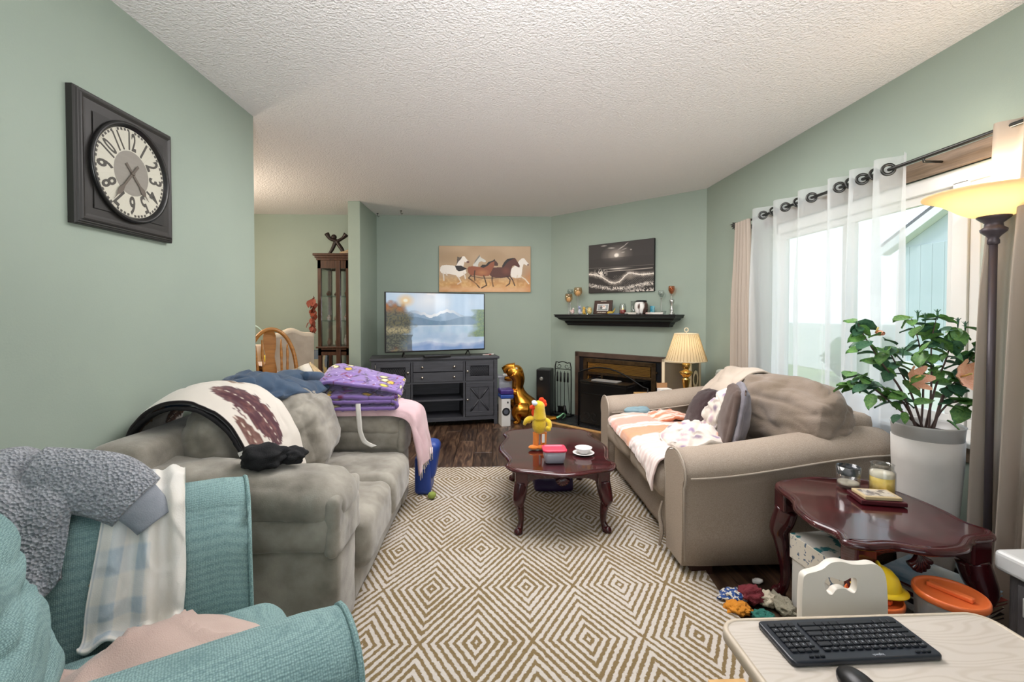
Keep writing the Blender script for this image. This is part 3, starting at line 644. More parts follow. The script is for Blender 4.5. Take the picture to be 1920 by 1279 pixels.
for (x, y) in ec:
    b = B(); b.box(x-.036, y-.036, .385, x+.036, y+.036, .478, bev=.008); cabriole(b, x, y, x-1.42, y-1.66, .39, 1.15); b.build('leg', m_mah, et)
shell(et, (1.40, 1.43, .43), (.08, -1, 0), .065, .10)
# ================================================================== far end: console, screen, pictures, fireplace
m_char = mat('charcoal_painted_wood', '#3a3b40', .5, col2='#46474d', vs=5, stretch=(1, 1, 12), bump=.05, bs=90)
m_char2 = mat('charcoal_inside', '#26272b', .6)
m_nickel = mat('brushed_nickel_knob', '#c9c4ba', .25, 1.)
cang = math.atan2(.25, 1.323)
con = thing('media_console', 'charcoal farmhouse media console with mesh doors under the television', 'tv console', (.045, 5.05, 0), cang)
TC = TR(.045, 5.05, 0) @ Matrix.Rotation(cang, 4, 'Z')      # local x runs from 0 (right front corner) to -1.345 (left), +y to the back
Wc, Dc, Hc = 1.345, .40, .755
b = B(TC); b.box(-Wc-.02, -.02, Hc-.028, .02, Dc, Hc, bev=.006); b.build('top', m_char, con)
b = B(TC)
for x in (-Wc, -.022): b.box(x, 0, .0, x+.022, Dc, Hc-.03, bev=.002)
for x in (-.93, -.37): b.box(x-.01, .004, .07, x+.01, Dc-.01, Hc-.03)
b.box(-Wc+.02, Dc-.012, .07, -.02, Dc, Hc-.03); b.box(-Wc+.02, .006, .07, -.02, Dc-.01, .09)
b.box(-.92, .008, .475, -.38, Dc-.01, .49)
for x in (-Wc, -.04): b.box(x, -.004, 0, x+.04, .016, Hc-.03, bev=.002)
b.box(-Wc+.04, -.002, Hc-.05, -.04, .014, Hc-.03); b.box(-Wc+.04, -.002, .055, -.04, .014, .095, bev=.002); b.box(-Wc+.04, -.002, .47, -.04, .014, .49)
b.build('body', m_char, con)
b = B(TC); b.box(-.92, .012, .275, -.38, Dc-.02, .292, bev=.002); b.build('shelf', m_char, con)
def knob(x, z, par, y=-.012):
    k = B(TC); k.lathe([(.005, 0), (.005, .008), (.013, .012), (.014, .017), (.009, .022), (.002, .024)], 14, M=TR(x, y, z) @ R3('X', 90)); k.build('knob', m_nickel, par)
for z0, z1 in ((.60, .705), (.49, .592)):
    d = B(TC); d.box(-.916, -.008, z0, -.384, .012, z1, bev=.003); d = d.build('drawer', m_char, con); knob(-.82, (z0+z1)/2, d); knob(-.48, (z0+z1)/2, d)
def door(xa, xb, z0, z1, kx, mesh):
    t = .05; d = B(TC)
    for q in ((xa, z0, xb, z0+t), (xa, z1-t, xb, z1), (xa, z0+t, xa+t, z1-t), (xb-t, z0+t, xb, z1-t)): d.box(q[0], -.008, q[1], q[2], .012, q[3], bev=.0025)
    if mesh: pass
    d = d.build('door', m_char, con); knob(kx, (z0+z1)/2, d)
    if mesh:
        p = B(TC); p.box(xa+t, .03, z0+t, xb-t, .034, z1-t); p.build('backing', m_char2, d)
        w = B(TC); X0, X1, Z0, Z1 = xa+t, xb-t, z0+t, z1-t; n = 11; st = (X1-X0)/n
        for k in range(-8, n+1):
            for sg in (1, -1):
                x0 = X0+k*st; pts = []
                xs, zs = x0, (Z0 if sg == 1 else Z1); xe, ze = x0+(Z1-Z0)*.6, (Z1 if sg == 1 else Z0)
                # clip to the opening
                ta = max(0, (X0-xs)/(xe-xs)); tb = min(1, (X1-xs)/(xe-xs))
                if ta < tb: w.tube([(xs+(xe-xs)*ta, .004, zs+(ze-zs)*ta), (xs+(xe-xs)*tb, .004, zs+(ze-zs)*tb)], .0022, 4)
        w.build('wire_mesh', m_char, d)
    else:
        p = B(TC); p.box(xa+t-.005, .002, z0+t-.005, xb-t+.005, .008, z1-t+.005); p.build('panel', m_char, d)
        c = B(TC); cx = (xa+xb)/2; c.box(cx-.012, -.003, z0+t, cx+.012, .003, z1-t, bev=.001)
        for (x0, q0, x1, q1) in ((xa+t, z1-t, cx, (z0+z1)/2), (xb-t, z1-t, cx, (z0+z1)/2), (xa+t, z0+t, cx, (z0+z1)/2), (xb-t, z0+t, cx, (z0+z1)/2)):
            c.tube([(x0, .0, q0), (x1, .0, q1)], .011, 4, flat=(.4, 1), up=(0, 1, 0))
        c.build('cross_brace', m_char, d)
    for hz in (z0+.04, z1-.04):
        h = B(TC); hx = xa-.006 if kx > (xa+xb)/2 else xb+.002; h.box(hx, -.011, hz-.022, hx+.008, -.004, hz+.022, bev=.001); h.build('hinge', m_char2 if xa > -.5 else m_nickel, d)
door(-1.30, -.945, .49, .705, -.97, True); door(-.355, -.045, .49, .705, -.335, True)
door(-1.30, -.945, .10, .47, -.97, False); door(-.355, -.045, .10, .47, -.335, False)
# television
tang = math.atan2(.43, 1.016)
TT = TR(-.61, 4.985, 0) @ Matrix.Rotation(tang, 4, 'Z')
tv = thing('television', 'flat screen television showing a lake and mountains on the charcoal console', 'television', (-.61, 4.985, .757), tang)
b = B(TT); b.box(-.558, 0, .815, .558, .03, 1.455, bev=.004); b.box(-.3, .03, .86, .3, .06, 1.2, bev=.01); b.build('bezel', m_blk, tv)
for x in (-.36, .36):
    b = B(TT); b.tube([(x, .02, .82), (x, -.05, .763)], .007, 6); b.tube([(x, .02, .82), (x, .10, .763)], .007, 6); b.build('foot', m_blk, tv)
P = Paint(260, 146, '#bcd3ea'); n1 = P.noise(7, 5, 1); n2 = P.noise(24, 14, 2); n3 = P.noise(90, 60, 5)
P.mix(np.clip((.35-P.V)*1.6, 0, 1)*np.clip(n1*1.6-.4, 0, 1), '#f4f7fb'); P.mix(np.clip(1-np.hypot((P.U-.42)*1.2, P.V-.12)*3, 0, 1)*.8, '#ffffff')
ridge = .36+.05*np.sin(P.U*17)+.05*(P.noise(30, 1, 4)-.5)-.05*np.exp(-((P.U-.52)/.14)**2)
P.mix((P.V > ridge)*.9, '#8fa9c4'); P.mix((P.V > ridge)*(P.V < ridge+.05)*np.exp(-((P.U-.5)/.2)**2)*1.2, '#f2f4f8')
rid2 = .45+.04*np.sin(P.U*11+2); P.mix((P.V > rid2)*.8, '#6f8ba6'); P.mix((P.V > .56)*1., '#a9c3dd'); P.mix((P.V > .56)*(.9-P.V)*1.2*n2, '#e6eef6'); P.mix(np.clip(1-abs(P.V-.57)/.012, 0, 1)*.7, '#e3eaee')
cl = .87+.03*(P.noise(12, 2, 21)-.5)*2+.02*np.sin(P.U*9+1); P.mix((P.V > cl)*(P.U > .2), '#86a4cf'); P.mix(np.clip(1-abs(P.V-cl)/.07, 0, 1)*(P.U > .2)*.45*(.4+n2), '#f0f4fa')
tr = np.clip((.245-P.U+.06*(n2-.5)-.05*np.sin(P.V*9))*14, 0, 1)*np.clip((P.V-.1+.1*(n2-.5)-.25*np.abs(P.U-.15))*9, 0, 1)
P.mix(tr*.92, '#4c4433'); P.mix(tr*(n3 > .55)*.5, '#7d7148'); P.mix(tr*(n3 < .3)*.5, '#2c2a24'); g = tr*np.clip((.38-P.V)*6, 0, 1); P.mix(g*n2, '#d07a35')
P.ell(.185, .13, .10, .13, '#ffca6a', .9, .9); P.ell(.185, .13, .03, .04, '#fffbe8', .6, 1)
P.mix(np.clip(1-abs(P.V-.64)/.075, 0, 1)*(P.U < .24)*(.35+.65*(n3 > .45)), '#b5a67e'); P.mix((P.V > .72)*(P.U < .22+.04*n2)*.75, '#3c3c38'); P.mix((P.V > .72)*(P.U < .2)*(n3 > .6)*.5, '#7b7a66')
tr2 = np.clip((P.U-.86+.07*(n2-.5)+.25*np.abs(P.V-.52)-.02)*12, 0, 1)*(P.V > .28)*(P.V < .78); P.mix(tr2*.9, '#5b7340'); P.mix(tr2*(n3 > .55)*.5, '#8fa25c')
me = P.mesh(1.09, .615, TT @ TR(0, -.0015, 1.138)); me.materials.append(vcol_mat('lit_screen', .06, emit=.8, spec=.9, ior=1.8)); link(me, 'screen', tv)
b = B(TT); b.box(-.17, -.11, .757, .12, -.045, .782, bev=.005); b.box(-.05, -.112, .765, -.01, -.11, .775); tag(b.build('black_media_player', m_blk), 'slim black media player under the television', 'media player')
for k, (c, x) in enumerate((('#d9d4cc', .02), ('#8e2f2a', .05), ('#e6e2da', .085))):
    b = B(TC @ TR(-.13+x, .12+.02*k, .757) @ R3('Z', 25*k-20)); b.box(-.035, -.012, 0, .035, .012, .006+.003*k, bev=.002)
    tag(b.build('small_packet', mat('packet_%d' % k, c, .5)), ['cream packet at the left of three on the console', 'dark red packet between two pale ones on the console', 'white packet at the right end of the console top'][k], 'packet')
# ceiling hooks
for k, (x, y) in enumerate(((-1.086, 5.44), (-1.40, 5.60))):
    b = B(); b.lathe([(.012, 0), (.012, -.006)], 12, c=(x, y, 2.44)); b.tube([(x, y, 2.436), (x, y, 2.41), (x+.01, y, 2.40), (x+.02, y, 2.41)], .003, 6, smooth=3)
    tag(b.build('ceiling_hook', m_blk), ['small black hook in the ceiling over the television', 'small black hook in the ceiling corner by the divider wall'][k], 'hook')
# horse print ---------------------------------------------------------------
hp = thing('horse_canvas', 'wide canvas print of galloping horses above the television', 'picture', (-.103, 5.69, 1.5))
b = B(); b.box(-.672, 5.672, 1.493, .466, 5.699, 2.064, bev=.003); b.build('canvas', mat('canvas_edge_tan', '#b29572', .8), hp)
W_, H_ = 1645., 825.
def hx(pts): return [((x-130)/W_, (y-115)/H_) for x, y in pts]
P = Paint(330, 166, '#b3997c'); n1 = P.noise(5, 4, 3); n2 = P.noise(14, 8, 8); n3 = P.noise(50, 26, 5)
P.mix(np.clip(n1-.3, 0, 1), '#c8ac8c'); P.mix(np.clip(.5-n1, 0, 1)*.7, '#96784f'); P.mix(np.clip((P.V-.62)*5, 0, 1)*.9, '#cf9f62'); P.mix(np.clip((P.V-.62)*5, 0, 1)*np.clip(n2*2-1, 0, 1), '#9a6a3a')
P.mix(np.clip((P.V-.62)*5, 0, 1)*(n3 > .6)*.4, '#e3bf8a'); P.mix(np.clip((P.V-.86)*14, 0, 1)*.75, '#dcae86'); P.mix(np.clip((P.U-.9)*8, 0, 1)*np.clip((P.V-.4)*4, 0, 1)*.8, '#c27b45')
def legs(col, *ls):
    for l in ls: P.line(hx(l), .017, col, 1, 2.0); 
wh, gr, by, dk, bl = '#ece4da', '#c9c8c0', '#8e5238', '#593228', '#2a2422'
P.poly(hx([(150, 500), (180, 465), (260, 455), (380, 465), (430, 480), (500, 470), (600, 520), (620, 600), (560, 640), (470, 690), (430, 640), (300, 615), (230, 620), (170, 600), (145, 560)]), wh)
P.poly(hx([(430, 480), (455, 400), (500, 340), (550, 300), (575, 295), (600, 320), (640, 370), (668, 385), (665, 415), (620, 415), (585, 395), (575, 440), (560, 500), (470, 520)]), wh)
P.poly(hx([(640, 378), (668, 385), (668, 418), (625, 420), (612, 400)]), '#6d4a40'); P.poly(hx([(450, 370), (455, 305), (500, 320), (545, 305), (520, 350), (470, 400), (440, 460)]), '#5d5148')
P.poly(hx([(412, 470), (520, 465), (630, 520), (560, 555), (480, 570), (440, 540)]), bl)
legs('#ddd2c4', [(470, 670), (500, 720), (520, 760), (460, 800)], [(570, 600), (590, 650), (600, 700)], [(200, 600), (210, 660), (215, 735)], [(250, 600), (270, 640)])
P.poly(hx([(735, 450), (780, 380), (830, 300), (860, 290), (880, 320), (960, 365), (970, 395), (940, 405), (890, 385), (850, 400), (830, 440), (830, 490), (740, 480)]), gr); P.poly(hx([(780, 370), (855, 270), (862, 300), (800, 380), (745, 450)]), '#7f7a72')
P.poly(hx([(1540, 420), (1570, 370), (1620, 330), (1660, 330), (1700, 380), (1748, 435), (1735, 462), (1700, 455), (1650, 430), (1630, 500), (1620, 600), (1600, 680), (1500, 690), (1430, 670), (1410, 600), (1430, 520)]), wh); P.poly(hx([(1718, 432), (1748, 435), (1738, 465), (1715, 458)]), '#7d5f57')
legs('#e0d2bd', [(1600, 660), (1680, 710), (1745, 790)], [(1530, 680), (1540, 640)])
P.poly(hx([(1010, 560), (1080, 500), (1260, 490), (1300, 420), (1370, 360), (1440, 330), (1500, 330), (1520, 360), (1583, 465), (1575, 497), (1540, 485), (1480, 455), (1440, 480), (1420, 560), (1410, 640), (1380, 670), (1240, 690), (1100, 675), (1040, 640)]), dk)
P.poly(hx([(1260, 470), (1300, 400), (1350, 345), (1440, 325), (1500, 325), (1440, 350), (1370, 390), (1310, 460), (1270, 500)]), bl); P.ell((1330-130)/W_, (560-115)/H_, .06, .1, '#7a4536', .9, .8)
legs('#3a2420', [(1350, 660), (1405, 720), (1395, 790), (1330, 838)], [(1400, 650), (1450, 720), (1490, 822)], [(1080, 660), (1080, 740), (1100, 840)])
P.poly(hx([(635, 520), (660, 485), (740, 475), (860, 490), (950, 500), (1000, 440), (1060, 400), (1120, 370), (1150, 380), (1190, 430), (1185, 470), (1120, 470), (1090, 520), (1050, 600), (1020, 650), (900, 660), (780, 640), (700, 650), (650, 590)]), by)
P.poly(hx([(865, 490), (900, 450), (970, 450), (1010, 400), (1090, 375), (1125, 345), (1140, 375), (1060, 410), (1000, 470), (930, 505)]), bl); P.poly(hx([(1120, 380), (1155, 385), (1190, 430), (1185, 470), (1120, 465)]), '#4a3029'); P.ell((900-130)/W_, (590-115)/H_, .09, .09, '#b57a4e', .9, .7)
P.line(hx([(700, 655), (900, 690), (1100, 690), (1400, 660)]), .012, '#3a2420', .8, 2)
legs('#45301f', [(770, 560), (760, 640), (770, 740)], [(700, 640), (660, 690), (790, 790), (850, 860)], [(930, 650), (960, 740), (980, 820), (890, 870)])
P.mix(np.clip((P.V-.72)*6, 0, 1)*np.clip(n2*2.4-1.1, 0, 1)*.8, '#d19a63')
me = P.mesh(1.132, .565, TR(-.103, 5.671, 1.7785)); me.materials.append(vcol_mat('printed_canvas', .55)); link(me, 'print', hp)
# moonlit sea print ------------------------------------------------------------
sp_ = thing('sea_canvas', 'black and white canvas of moonlit waves above the black mantel', 'picture', tuple(FT @ Vector((.965, 0, 1.463))), math.radians(-45))
b = B(FT); b.box(.562, -.03, 1.462, 1.368, 0, 2.018, bev=.003); b.build('canvas', mat('canvas_edge_black', '#181716', .6), sp_)
P = Paint(260, 180, '#3a3635'); n1 = P.noise(9, 30, 3); n2 = P.noise(60, 40, 8); n3 = P.noise(130, 60, 5)
P.ell(.45, .25, .26, .22, '#8c837c', 1., .9); P.ell(.45, .25, .14, .13, '#b9aea4', 1., .8); P.ell(.45, .255, .045, .05, '#fff6ea', .5)
for (x, y, rx, ry, ro) in ((.25, .04, .06, .014, .0), (.37, .10, .07, .016, .1), (.53, .11, .09, .014, -.6), (.60, .05, .05, .01, -.7), (.55, .21, .04, .012, -.2), (.67, .17, .02, .015, 0), (.57, .145, .05, .01, -.3)): P.ell(x, y, rx, ry, '#d8cfc6', 1., .9, ro)
P.mix((P.V > .30)*(P.V < .5)*.85*np.clip(1-abs(P.V-.4)*3, 0, 1), '#363231'); P.mix((P.V > .5)*.9, '#302c2b'); P.mix(np.clip(1-abs(P.V-.525)/.02, 0, 1)*np.exp(-((P.U-.47)/.12)**2), '#e8dfd4'); P.mix(np.clip(1-abs(P.V-.48-.02*P.U)/.006, 0, 1)*.35, '#a89f96')
P.line([(.28, .575), (.5, .565), (.65, .57), (.98, .56)], .012, '#b3a99f', .7, 1.45)
cre = [(0, .60), (.1, .62), (.2, .66), (.29, .74), (.36, .80), (.43, .815), (.5, .79), (.57, .70), (.63, .635), (.68, .63), (.75, .66), (.85, .675), (1, .67)]
P.line(cre, .07, '#8b8179', .7, 1.45, 1.); P.line(cre, .012, '#f3e9dc', 1, 1.45); KI = P.I.copy(); P.line(cre, .035, '#efe5d9', 1, 1.45, 1.); P.I = np.where((n3 > .55)[..., None], P.I, KI); P.ell(.66, .70, .10, .08, '#a89c90', 1., .6)
sp2 = np.clip(1-abs(P.U-.2)/.12, 0, 1)*np.clip(1-abs(P.V-.60)/.11, 0, 1); P.mix(sp2*(n2 > .35)*1.2, '#efe5d9'); P.mix(np.clip(.12-P.U, 0, .12)*6*np.clip(1-abs(P.V-.6)/.06, 0, 1)*(n2 > .5), '#d8cdc0')
P.mix((P.V > .66)*(P.V < .9)*(np.sin((P.U*1.5+P.V)*150) > .75)*(P.U > .4)*.35, '#a49b92')
f2 = .86+.05*np.sin(P.U*5-.6)+.04*P.U; f3 = f2+.03*(n2-.5); P.mix(np.clip(1-abs(P.V-f3)/.05, 0, 1)*np.clip(n3*2-.4, 0, 1), '#efe5d9'); P.mix(np.clip((P.V-.92)*12, 0, 1)*np.clip((P.U-.5)*4, 0, 1)*(n2 > .35), '#e5dbd0')
me = P.mesh(.80, .55, FT @ TR(.965, -.031, 1.74)); me.materials.append(vcol_mat('printed_canvas_grey', .5)); link(me, 'print', sp_)
# mantel shelf ---------------------------------------------------------------
m_blkw = mat('black_satin_wood', '#141517', .35, spec=.5)
ms = thing('mantel_shelf', 'black moulded mantel shelf on the diagonal wall', 'shelf', tuple(FT @ Vector((.94, 0, 1.10))), math.radians(-45))
b = B(FT); s0, s1, zt = .20, 1.67, 1.205
prof = [(.0, 0, .30), (.0, .02, .28), (.055, .03, .275), (.055, .055, .265), (.06, .075, .24)]
R = []
for (d, z) in ((.0, .0), (.0, -.018), (.025, -.03), (.035, -.045), (.06, -.058), (.085, -.068), (.095, -.09), (.105, -.098), (.11, -.115), (.14, -.118)):
    x0, x1, y = s0+d, s1-d, -.205+d; R.append([b.v((x0, 0, zt+z)), b.v((x0, y, zt+z)), b.v((x1, y, zt+z)), b.v((x1, 0, zt+z))])
for a, c in zip(R, R[1:]):
    for i in range(3): b.f([a[i], a[i+1], c[i+1], c[i]])
b.f([R[0][i] for i in range(4)]); b.f([R[-1][i] for i in range(4)][::-1]); b.f([r[3] for r in R]+[r[0] for r in R][::-1]); b.build('moulding', m_blkw, ms)
b = B(FT); b.box(.19, -.212, zt, 1.68, 0, zt+.012, bev=.003); b.build('shelf_board', m_blkw, ms); ZM = zt+.0125
# things on the mantel: s along the wall, d out from it
m_cg = clear('amber_tinted_glass', '#fbeedd', .05); m_cl = clear('clear_glass', '#fafcfc', .05); m_wax = mat('ivory_candle_wax', '#eee2cc', .6); m_ss = mat('pale_satin_metal', '#b9bab6', .3, .8)
def goblet(s, d, h, r, gm, label, candle=True, bh=.11, cm=None):
    T = FT @ TR(s, -d, ZM); t = thing('goblet_candle_holder', label, 'candle holder', tuple(T.translation), 0, None)
    b = B(T); b.lathe([(.032, 0), (.03, .004), (.006, .009), (.004, .02), (.0035, h-bh-.01), (.006, h-bh), (.012, h-bh+.004)], 18); b.build('stem', m_ss, t)
    b = B(T); b.lathe([(.008, h-bh+.003), (r*.62, h-bh+.015), (r*.95, h-bh+.04), (r, h-bh*.5), (r*.93, h-.015), (r*.86, h), (r*.83, h), (r*.9, h-.016), (r*.96, h-bh*.5), (r*.9, h-bh+.042), (r*.58, h-bh+.018), (.004, h-bh+.006)], 22, cap=False); b.build('bowl', gm, t)
    if candle: b = B(T); b.lathe([(.0, h-bh+.01), (r*.5, h-bh+.014), (r*.6, h-bh+.03), (r*.55, h-bh*.42), (.0, h-bh*.4)], 16, cap=False); b.build('candle', cm or m_wax, t)
goblet(.345, .12, .245, .046, m_cg, 'amber glass goblet candle holder, shorter, at the left end of the mantel')
goblet(.455, .09, .315, .05, m_cg, 'amber glass goblet candle holder, tallest, second from the mantel left end')
goblet(.315, .05, .30, .036, m_cl, 'clear glass goblet behind the shorter amber one on the mantel', False, .07)
m_or = clear('orange_tinted_glass', '#f8d5b5', .05)
goblet(1.46, .06, .245, .032, m_cl, 'slim clear glass tulip holder between mug and silver candlestick', False, .075)
goblet(1.565, .05, .29, .032, m_or, 'slim orange glass tulip holder at the right end of the mantel', False, .085)
def fig(name, label, cat, s, d, mt, build, rz=0):
    T = FT @ TR(s, -d, ZM) @ R3('Z', rz); b = B(T); build(b); return tag(b.build(name, mt), label, cat)
m_porc = mat('mottled_porcelain', '#e7ddd6', .3, col2='#c39088', vs=30); m_porc2 = mat('blue_white_porcelain', '#eceae6', .3, col2='#6f7fae', vs=35); m_gfig = mat('gold_painted_resin', '#d2a94c', .35)
def bird(b):
    b.ball((0, 0, .03), (.024, .02, .028), 12, 8); b.ball((.012, 0, .062), (.014, .013, .015), 10, 8); b.tube([(-.015, 0, .03), (-.04, 0, .05)], [.012, .004], 6)
def cat_(b):
    b.ball((0, 0, .035), (.022, .02, .035), 12, 8); b.ball((0, -.006, .078), .018, 10, 8); b.tube([(-.01, -.006, .09), (-.013, -.006, .105)], [.006, .001], 5); b.tube([(.01, -.006, .09), (.013, -.006, .105)], [.006, .001], 5); b.tube([(.02, 0, .01), (.035, 0, .03)], [.006, .003], 5)
def dog(b):
    b.ball((0, 0, .032), (.018, .017, .032), 12, 8); b.ball((0, 0, .07), .015, 10, 8); b.tube([(.0, 0, .07), (.025, 0, .066)], [.009, .005], 6); b.tube([(-.006, .008, .08), (-.008, .01, .098)], [.005, .001], 5); b.tube([(.01, 0, .03), (.022, 0, 0)], [.007, .005], 6)
fig('bird_figurine', 'pinkish porcelain bird figurine beside the tall amber goblet', 'figurine', .42, .15, m_porc, bird)
fig('cat_figurine', 'blue and white porcelain cat figurine on the mantel', 'figurine', .515, .14, m_porc2, cat_)
fig('dog_figurine', 'gold seated dog figurine beside the speckled egg', 'figurine', .572, .14, m_gfig, dog)
fig('decorative_egg', 'speckled yellow decorative egg standing on the mantel', 'egg', .655, .15, mat('speckled_egg', '#d9c688', .3, col2='#a98f4e', vs=60, sharp=(.5, .6)), lambda b: b.ball((0, 0, .042), (.029, .029, .042), 16, 12))
fig('glass_dome', 'small clear glass cloche behind the cat figurine', 'glass', .56, .055, m_cl, lambda b: b.lathe([(.036, 0), (.036, .05), (.028, .08), (.012, .093), (.004, .098), (.007, .108), (.0, .112)], 18, cap=False))
T = FT @ TR(.80, -.12, ZM) @ R3('X', -12)
pf = thing('framed_photo', 'dark brown photo frame with a white mat on the mantel', 'picture frame', tuple((FT @ TR(.80, -.12, ZM)).translation), math.radians(-45))
b = B(T); 
for q in ((-.115, 0, .115, .035), (-.115, .115, .115, .155), (-.115, .03, -.075, .12), (.075, .03, .115, .12)): b.box(q[0], -.008, q[1]+.004, q[2], .008, q[3]+.004, bev=.002)
b.box(-.1, .002, .02, .1, .006, .14); b.build('frame', mat('dark_brown_frame', '#3b2620', .4), pf)
b = B(T); b.box(-.078, -.003, .036, .078, .001, .12); b.build('mat_board', mat('white_mat', '#e9e6e0', .7), pf)
Pp = Paint(40, 26, '#9fa4a4'); Pp.ell(.6, .45, .25, .4, '#e8dfd8', .3); Pp.ell(.6, .3, .09, .16, '#c9a08d', .3); Pp.ell(.35, .5, .15, .3, '#5d5f63', .3); Pp.ell(.33, .3, .07, .12, '#b98f7c', .3); Pp.mix((Pp.V > .75)*.6, '#6f7a70')
me = Pp.mesh(.13, .066, T @ TR(0, -.0045, .078)); me.materials.append(vcol_mat('photo_print', .4)); link(me, 'photo', pf)
b = B(T)
for k in range(9): hgt = (.007, .011, .009, .011, .008, .010, .011, .009, .011)[k]; b.box(-.062+.0125*k, -.0095, .014, -.055+.0125*k, -.0078, .014+hgt)
b.box(-.03, -.0095, .144, .0, -.0078, .150); b.box(.004, -.0095, .146, .04, -.0078, .151)
b.build('worn_lettering', mat('cream_lettering', '#d8cdbb', .6), pf, kind='stuff')
fig('glass_bird', 'small yellow glass swan in front of the picture frame', 'figurine', .925, .16, mat('yellow_glass', '#d8b84a', .15, trans=.3), lambda b: (b.ball((0, 0, .018), (.04, .015, .018), 14, 8), b.tube([(.03, 0, .02), (.05, 0, .045), (.06, 0, .07)], [.01, .006, .002], 6, smooth=3)))
jr = thing('red_jar_candle', 'red wax candle in a glass jar, lit, on the mantel', 'candle', tuple((FT @ TR(1.055, -.12, ZM)).translation)); T = FT @ TR(1.055, -.12, ZM)
b = B(T); b.lathe([(.036, 0), (.038, .02), (.038, .085), (.03, .1), (.03, .115), (.027, .115), (.027, .1), (.035, .084), (.035, .006)], 20, cap=False); b.build('jar', m_cl, jr)
b = B(T); b.lathe([(.0, .005), (.034, .005), (.034, .05), (0, .05)], 18, cap=False); b.build('wax', mat('red_wax', '#8f1d1a', .4), jr)
b = B(T); b.ball((0, 0, .06), (.004, .004, .009), 8, 6); b.build('flame', mat('flame', '#ffcf80', .5, emit='#ffb45a', es=8), jr)
fig('glass_cylinder', 'tall clear glass cylinder left of the painted mug', 'vase', 1.155, .07, m_cl, lambda b: b.lathe([(.03, 0), (.03, .145), (.027, .145), (.027, .008), (0, .008)], 20, cap=False))
mg = thing('painted_vase', 'round white vase with brown marbled pattern and black lid on the mantel', 'vase', tuple((FT @ TR(1.265, -.11, ZM)).translation)); T = FT @ TR(1.265, -.11, ZM)
b = B(T); b.lathe([(.045, 0), (.062, .02), (.07, .06), (.07, .1), (.06, .125), (.052, .13)], 28); b.build('body', mat('marbled_glaze', '#e9e6e1', .2, col2='#54403a', vs=14, sharp=(.47, .55), stretch=(1, 1, .35)), mg)
b = B(T); b.lathe([(.056, .13), (.058, .133), (.058, .143), (.05, .148)], 24); b.build('lid', m_blkw, mg)
fig('teal_tin', 'small teal blue tin beside the marbled vase', 'tin', 1.385, .10, mat('teal_label', '#2f7f95', .4, col2='#8ec3cc', vs=25, sharp=(.5, .6)), lambda b: b.lathe([(.024, 0), (.024, .085), (.02, .088)], 18))
fig('silver_candlestick', 'squat silver candlestick at the right end of the mantel', 'candlestick', 1.60, .12, m_ss, lambda b: b.lathe([(.03, 0), (.028, .01), (.014, .02), (.018, .04), (.02, .055), (.011, .07), (.013, .1), (.018, .115), (.022, .13), (.022, .15), (.016, .152)], 18))
fig('tealight_cup', 'small glass tealight cup beside the silver candlestick', 'candle holder', 1.52, .13, m_cl, lambda b: b.lathe([(.02, 0), (.028, .035), (.026, .035), (.018, .004), (0, .004)], 16, cap=False))
for k, (s, L_, c, lb) in enumerate(((1.175, .13, '#d8d0c4', 'cream rolled paper lying left of the marbled vase'), (1.45, .16, '#e9e4da', 'white paper roll lying right of the teal tin'), (.99, .14, '#4b5f86', 'blue pen lying before the red jar candle'), (1.10, .10, '#191919', 'black pen lying under the red jar candle'))):
    r = .011 if k < 2 else .005; b = B(FT @ TR(s, -.185 if k > 1 else -.17, ZM+r)); b.tube([(-L_/2, 0, 0), (L_/2, 0, 0)], r, 10); tag(b.build('paper_roll' if k < 2 else 'pen', mat('roll_%d' % k, c, .5)), lb, 'paper roll' if k < 2 else 'pen')
fig('shell_ornament', 'pinkish sea shell on the mantel before the teal tin', 'shell', 1.365, .165, m_porc, lambda b: b.ball((0, 0, .011), (.025, .014, .011), 12, 8, disp=lambda d: .15*math.sin(d.x*14)))
# fireplace ------------------------------------------------------------------
m_br = mat('aged_bronze', '#4a3c2c', .35, .75, col2='#66523a', vs=20); m_fpw = mat('brown_surround_wood', '#42332b', .45, col2='#58453a', vs=8, stretch=(1, 10, 1)); m_bb = mat('black_firebrick', '#141414', .9); m_slate = mat('navy_black_slate', '#181a20', .3)
fp = thing('fireplace', 'black fireplace with brown wood surround and bronze framed glass doors', 'fireplace', tuple(FT @ Vector((.93, 0, 0))), math.radians(-45))
f0, f1, fz = .375, 1.505, .775
b = B(FT); b.box(f0, -.035, .0, f0+.055, 0, fz, bev=.004); b.box(f1-.055, -.035, 0, f1, 0, fz, bev=.004); b.box(f0, -.035, fz-.055, f1, 0, fz, bev=.004); b.build('surround', m_fpw, fp)
b = B(FT); b.box(f0+.055, -.012, 0, .49, .0, fz-.055); b.box(1.39, -.012, 0, f1-.055, 0, fz-.055); b.box(.49, -.012, .705, 1.39, 0, fz-.055); b.build('slate_facing', m_slate, fp)
b = B(FT); b.box(.47, .44, 0, 1.41, .48, .725); b.box(.43, 0.01, 0, .47, .48, .725); b.box(1.41, 0.01, 0, 1.45, .48, .725); b.box(.43, 0.01, .725, 1.45, .48, .76); b.box(.43, 0, -.03, 1.45, .48, 0.0); b.build('firebox', m_bb, fp)
b = B(FT)
for q in ((.49, .0, .54, .705), (1.34, .0, 1.39, .705), (.49, .66, 1.39, .705), (.54, .52, 1.34, .545), (.49, .0, 1.39, .04)): b.box(q[0], -.03, q[1], q[2], -.012, q[3], bev=.003)
for x in (.74, 1.14): b.box(x-.012, -.026, .04, x+.012, -.014, .52, bev=.002)
b.build('door_frame', m_br, fp)
lv = B(FT); lv.box(-.39, -.004, -.006, .39, .004, .006, bev=.0015, seg=1); t_ = lv.build('louvre', m_br, fp); lm = t_.data; lm.materials.clear(); lm.materials.append(mat('louvre_brass', '#b08a4e', .3, .85)); bpy.data.objects.remove(t_)
